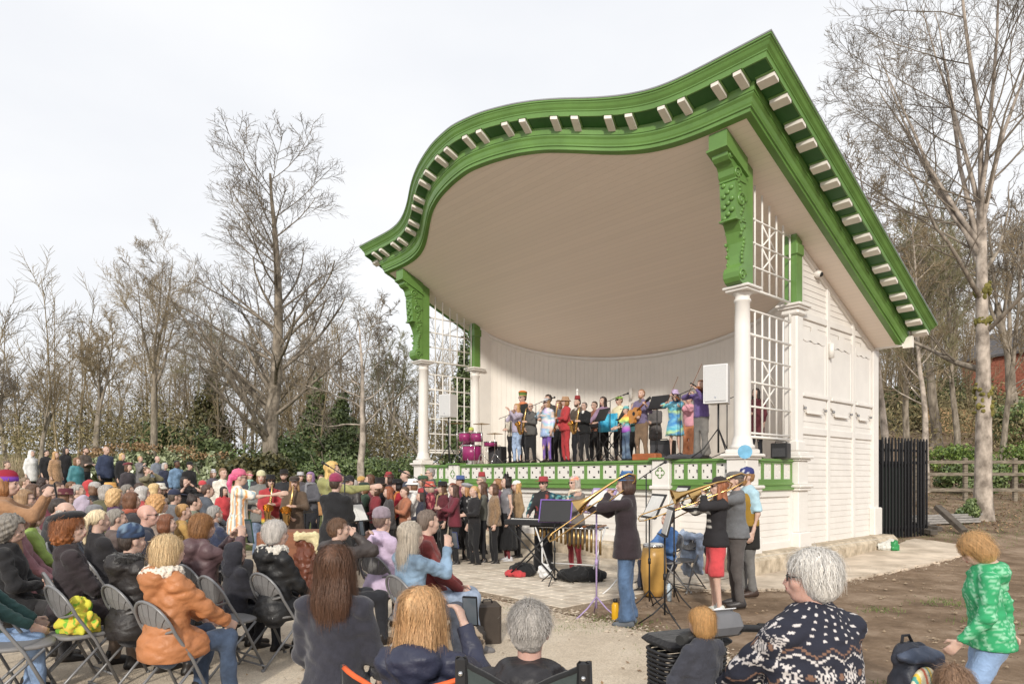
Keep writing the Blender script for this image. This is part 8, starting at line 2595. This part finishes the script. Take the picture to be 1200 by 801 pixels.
def camp_chair(o, label, m_f, m_edge, w=.30, trim=True, top=.66, arms=False):
    e = empty('camp_chair', o.location, o.rotation_euler.z); tag(e, label, 'chair', 'low camp chairs')
    x0 = w
    rings = []
    for t in np.linspace(-1, 1, 15):
        zt = top + .05 * abs(t) ** 2 - (.04 if abs(t) < .5 else 0) * (1 - abs(t) * 2 if abs(t) < .5 else 0)
        yb = -.235 - .10 * (1 - t * t)
        rings.append([(t * x0, yb, zt), (t * x0, yb + .06, .40), (t * x0, yb + .16, .25), (t * x0, yb + .155, .245), (t * x0, yb + .05, .395), (t * x0, yb - .012, zt)])
    mb = MB(); mb.loft(rings, True, True, True); mb.build('sling', m_f, e)
    mb = MB(); mb.tube([r[0] for r in rings], .013, 6); mb.build('top_binding', m_edge, e)
    for sx in (-1, 1):
        mb = MB(); mb.tube([(sx * x0, -.24, top + .06), (sx * (x0 + .02), -.18, .38), (sx * (x0 + .04), .05, .02)], .012, 6); mb.build('side_pole', m_blk, e)
        mb = MB(); mb.tube([(sx * (x0 + .02), .32, .30), (sx * (x0 + .02), -.3, .02)], .012, 6); mb.build('leg', m_blk, e)
        if arms:
            mb = MB(); mb.box(min(sx * (x0 + .03), sx * (x0 + .17)), max(sx * (x0 + .03), sx * (x0 + .17)), -.16, .24, .50, .53, .014); mb.build('arm_rest', m_f, e)
            mb = MB(); mb.box(min(sx * (x0 - .045), sx * (x0 + .005)), max(sx * (x0 - .045), sx * (x0 + .005)), -.285, -.262, .4, top + .07, .01); st = mb.build('back_strap', m_blk, e)
            mb = MB(); mb.ball((sx * (x0 - .02), -.29, top + .01), .011, 8, 5); mb.build('stud', m_chrome, st)
    mb = MB(); mb.box(-x0 + .02, x0 - .02, -.2, .3, .24, .262, .008); mb.build('seat', m_f, e)
    return e


camp_chair(p2[0], 'low black camp chair with orange binding', fabric((34, 33, 36), 'cloth'), mat('orange_binding', (.72, .12, .03), .6), .29, top=.81)
mb = MB(); mb.box(-.03, .03, -.352, -.345, .74, .76); q = mb.build('yellow_tag', mat('yellow_label', (.8, .62, .05), .6)); q.location = p2[0].location; q.rotation_euler = p2[0].rotation_euler; tag(q, 'small yellow tag sewn on the orange-bound chair', 'tag')
camp_chair(CM, 'grey-green camp chair with arm rests', fabric((62, 72, 70), 'cloth'), fabric((30, 30, 32), 'cloth'), .25, arms=True, top=.95)
p = person(401, 638, 4.05, 6, 'kneeling person with long brown hair and navy jumper', pose='kneel', arms=('fwd', 'fwd'), shirt=((50, 50, 62), 'knit'), legs=((104, 124, 150), 'denim'), hair=('long', (96, 66, 48)), near=1, strand=3600, group=GF, coat=.04)
# child in green hoodie


def fleck(V):
    q = vnoise(V[:, 0] * 3 + V[:, 1] * 2, V[:, 2] * 9, 26, 4) + .5 * vnoise(V[:, 0] * 5, V[:, 2] * 16 + V[:, 1] * 3, 40, 6)
    t = np.clip((q - .15) * 3, 0, 1)[:, None]
    return np.array(srgb(52, 158, 104)) * (1 - t) + np.array(srgb(150, 206, 172)) * t


p = person(1162, 627, 4.1, 290, 'blond child in flecked green hoodie looking down', pose='walk', arms=('fwd', 'swing'), shirt=((60, 160, 100), 'cloth'), shirt_pat=fleck, hood=1, coat=.08, legs=((130, 165, 210), 'cloth'), hair=('bob', (206, 164, 112)), near=1, strand=2600, group=GF, pitch=-.5, yaw=.1, lean=.14, floor=0.0)
p = person(1117, 779, 2.9, 20, 'brown-haired child sitting on the earth beside the rucksack', pose='ground', arms=('lap', 'lap'), shirt=((84, 80, 84), 'cloth'), hair=('short', (150, 120, 96)), near=1, strand=1600, group=GF, floor=0.0)


def rucksack():
    d = 4.9; x = (1070 - CXP) / FPX * d
    e = empty('rucksack', (x, d, 0), .35); tag(e, 'navy rucksack with a striped pouch and orange clip on the earth', 'rucksack')
    v, f = net([ell((0, 0, .22), (.19, .12, .23)), ell((0, 0, .08), (.2, .13, .1)), ell((0, .02, .40), (.15, .10, .10))], .011, .06, Folds(3, 30, .012), [((0, 0, -1), 0)]); link('body', np_mesh('body', v, f), fabric((44, 48, 62), 'shiny'), e)
    v, f = net([ell((0, -.05, .42), (.18, .10, .06)), ell((.12, -.10, .36), (.05, .05, .09))], .010, .04, Folds(4, 40, .008)); link('lid', np_mesh('lid', v, f), fabric((70, 82, 106), 'shiny'), e)
    v, f = net([ell((-.03, -.12, .19), (.13, .06, .17))], .009, .02); o = link('striped_pouch', np_mesh('striped_pouch', v, f), m_pat, e); paint(o.data, pat_stripes([(236, 226, 190), (225, 120, 90), (240, 230, 200), (90, 170, 160), (240, 200, 80), (236, 226, 190)], .016, 'x'))
    mb = MB(); mb.tube([(-.10, -.17, .10), (-.02, -.19, .20), (.03, -.185, .33)], .014, 6); mb.build('teal_strap', fabric((40, 140, 140), 'cloth'), e)
    mb = MB(); mb.tube([(.13, -.14, .30), (.16, -.16, .24), (.13, -.15, .17), (.11, -.14, .24)], .014, 6); mb.build('orange_clip', fabric((226, 120, 50), 'cloth'), e)
    mb = MB(); mb.tube([(-.05, .05, .49), (-.03, .06, .54), (.03, .06, .54), (.05, .05, .49)], .012, 6); mb.build('grab_handle', fabric((40, 40, 46), 'cloth'), e)


rucksack()
# log on the earth, bags by the stretched legs
q = at(1128, 768, 5.2); mb = MB(); mb.M = Matrix.Translation((q.x, 5.2, .05)) @ Matrix.Rotation(.3, 4, 'Z'); mb.tube([(-.2, 0, 0), (-.1, .01, .01), (.1, -.01, 0), (.2, 0, .005)], [.05, .06, .058, .045], 10); o = mb.build('log', m_bark); tag(o, 'short broken log on the earth near the green hoodie', 'log')
d = 6.9; x = (571 - CXP) / FPX * d; e = empty('instrument_case', (x, d, 0), .2); tag(e, 'upright dark brown case behind the stretched jeans', 'case'); mb = MB(); mb.box(-.13, .13, -.12, .12, .0, .42, .025); mb.build('shell', mat('dark_brown_case', (.05, .038, .03), .5, .15), e)
mb = MB(); mb.tube([(-.05, 0, .42), (-.04, 0, .45), (.04, 0, .45), (.05, 0, .42)], .009, 6); mb.build('handle', m_blk, e)
d = 6.25; x = (545 - CXP) / FPX * d; v, f = net([ell((0, 0, .2), (.17, .13, .2)), ell((0, .02, .36), (.1, .08, .07))], .012, .06, Folds(6, 34, .02), [((0, 0, -1), 0)]); o = link('rucksack', np_mesh('rucksack', v, f), m_pat); paint(o.data, pat_spots((78, 70, 64), [(150, 136, 120), (50, 46, 44)], 34, 3, .0)); o.location = (x, d, gz(x, d)); tag(o, 'mottled grey rucksack beside the silver-haired woman', 'rucksack')
# legs of someone stretched on the path by the basket
d = 3.1; v, f = net([cone((-.32, .12, .09), (.02, .05, .13), .06, .075), cone((.02, .05, .13), (.32, -.02, .16), .075, .09)], .012, .04, Folds(6, 26, .010));
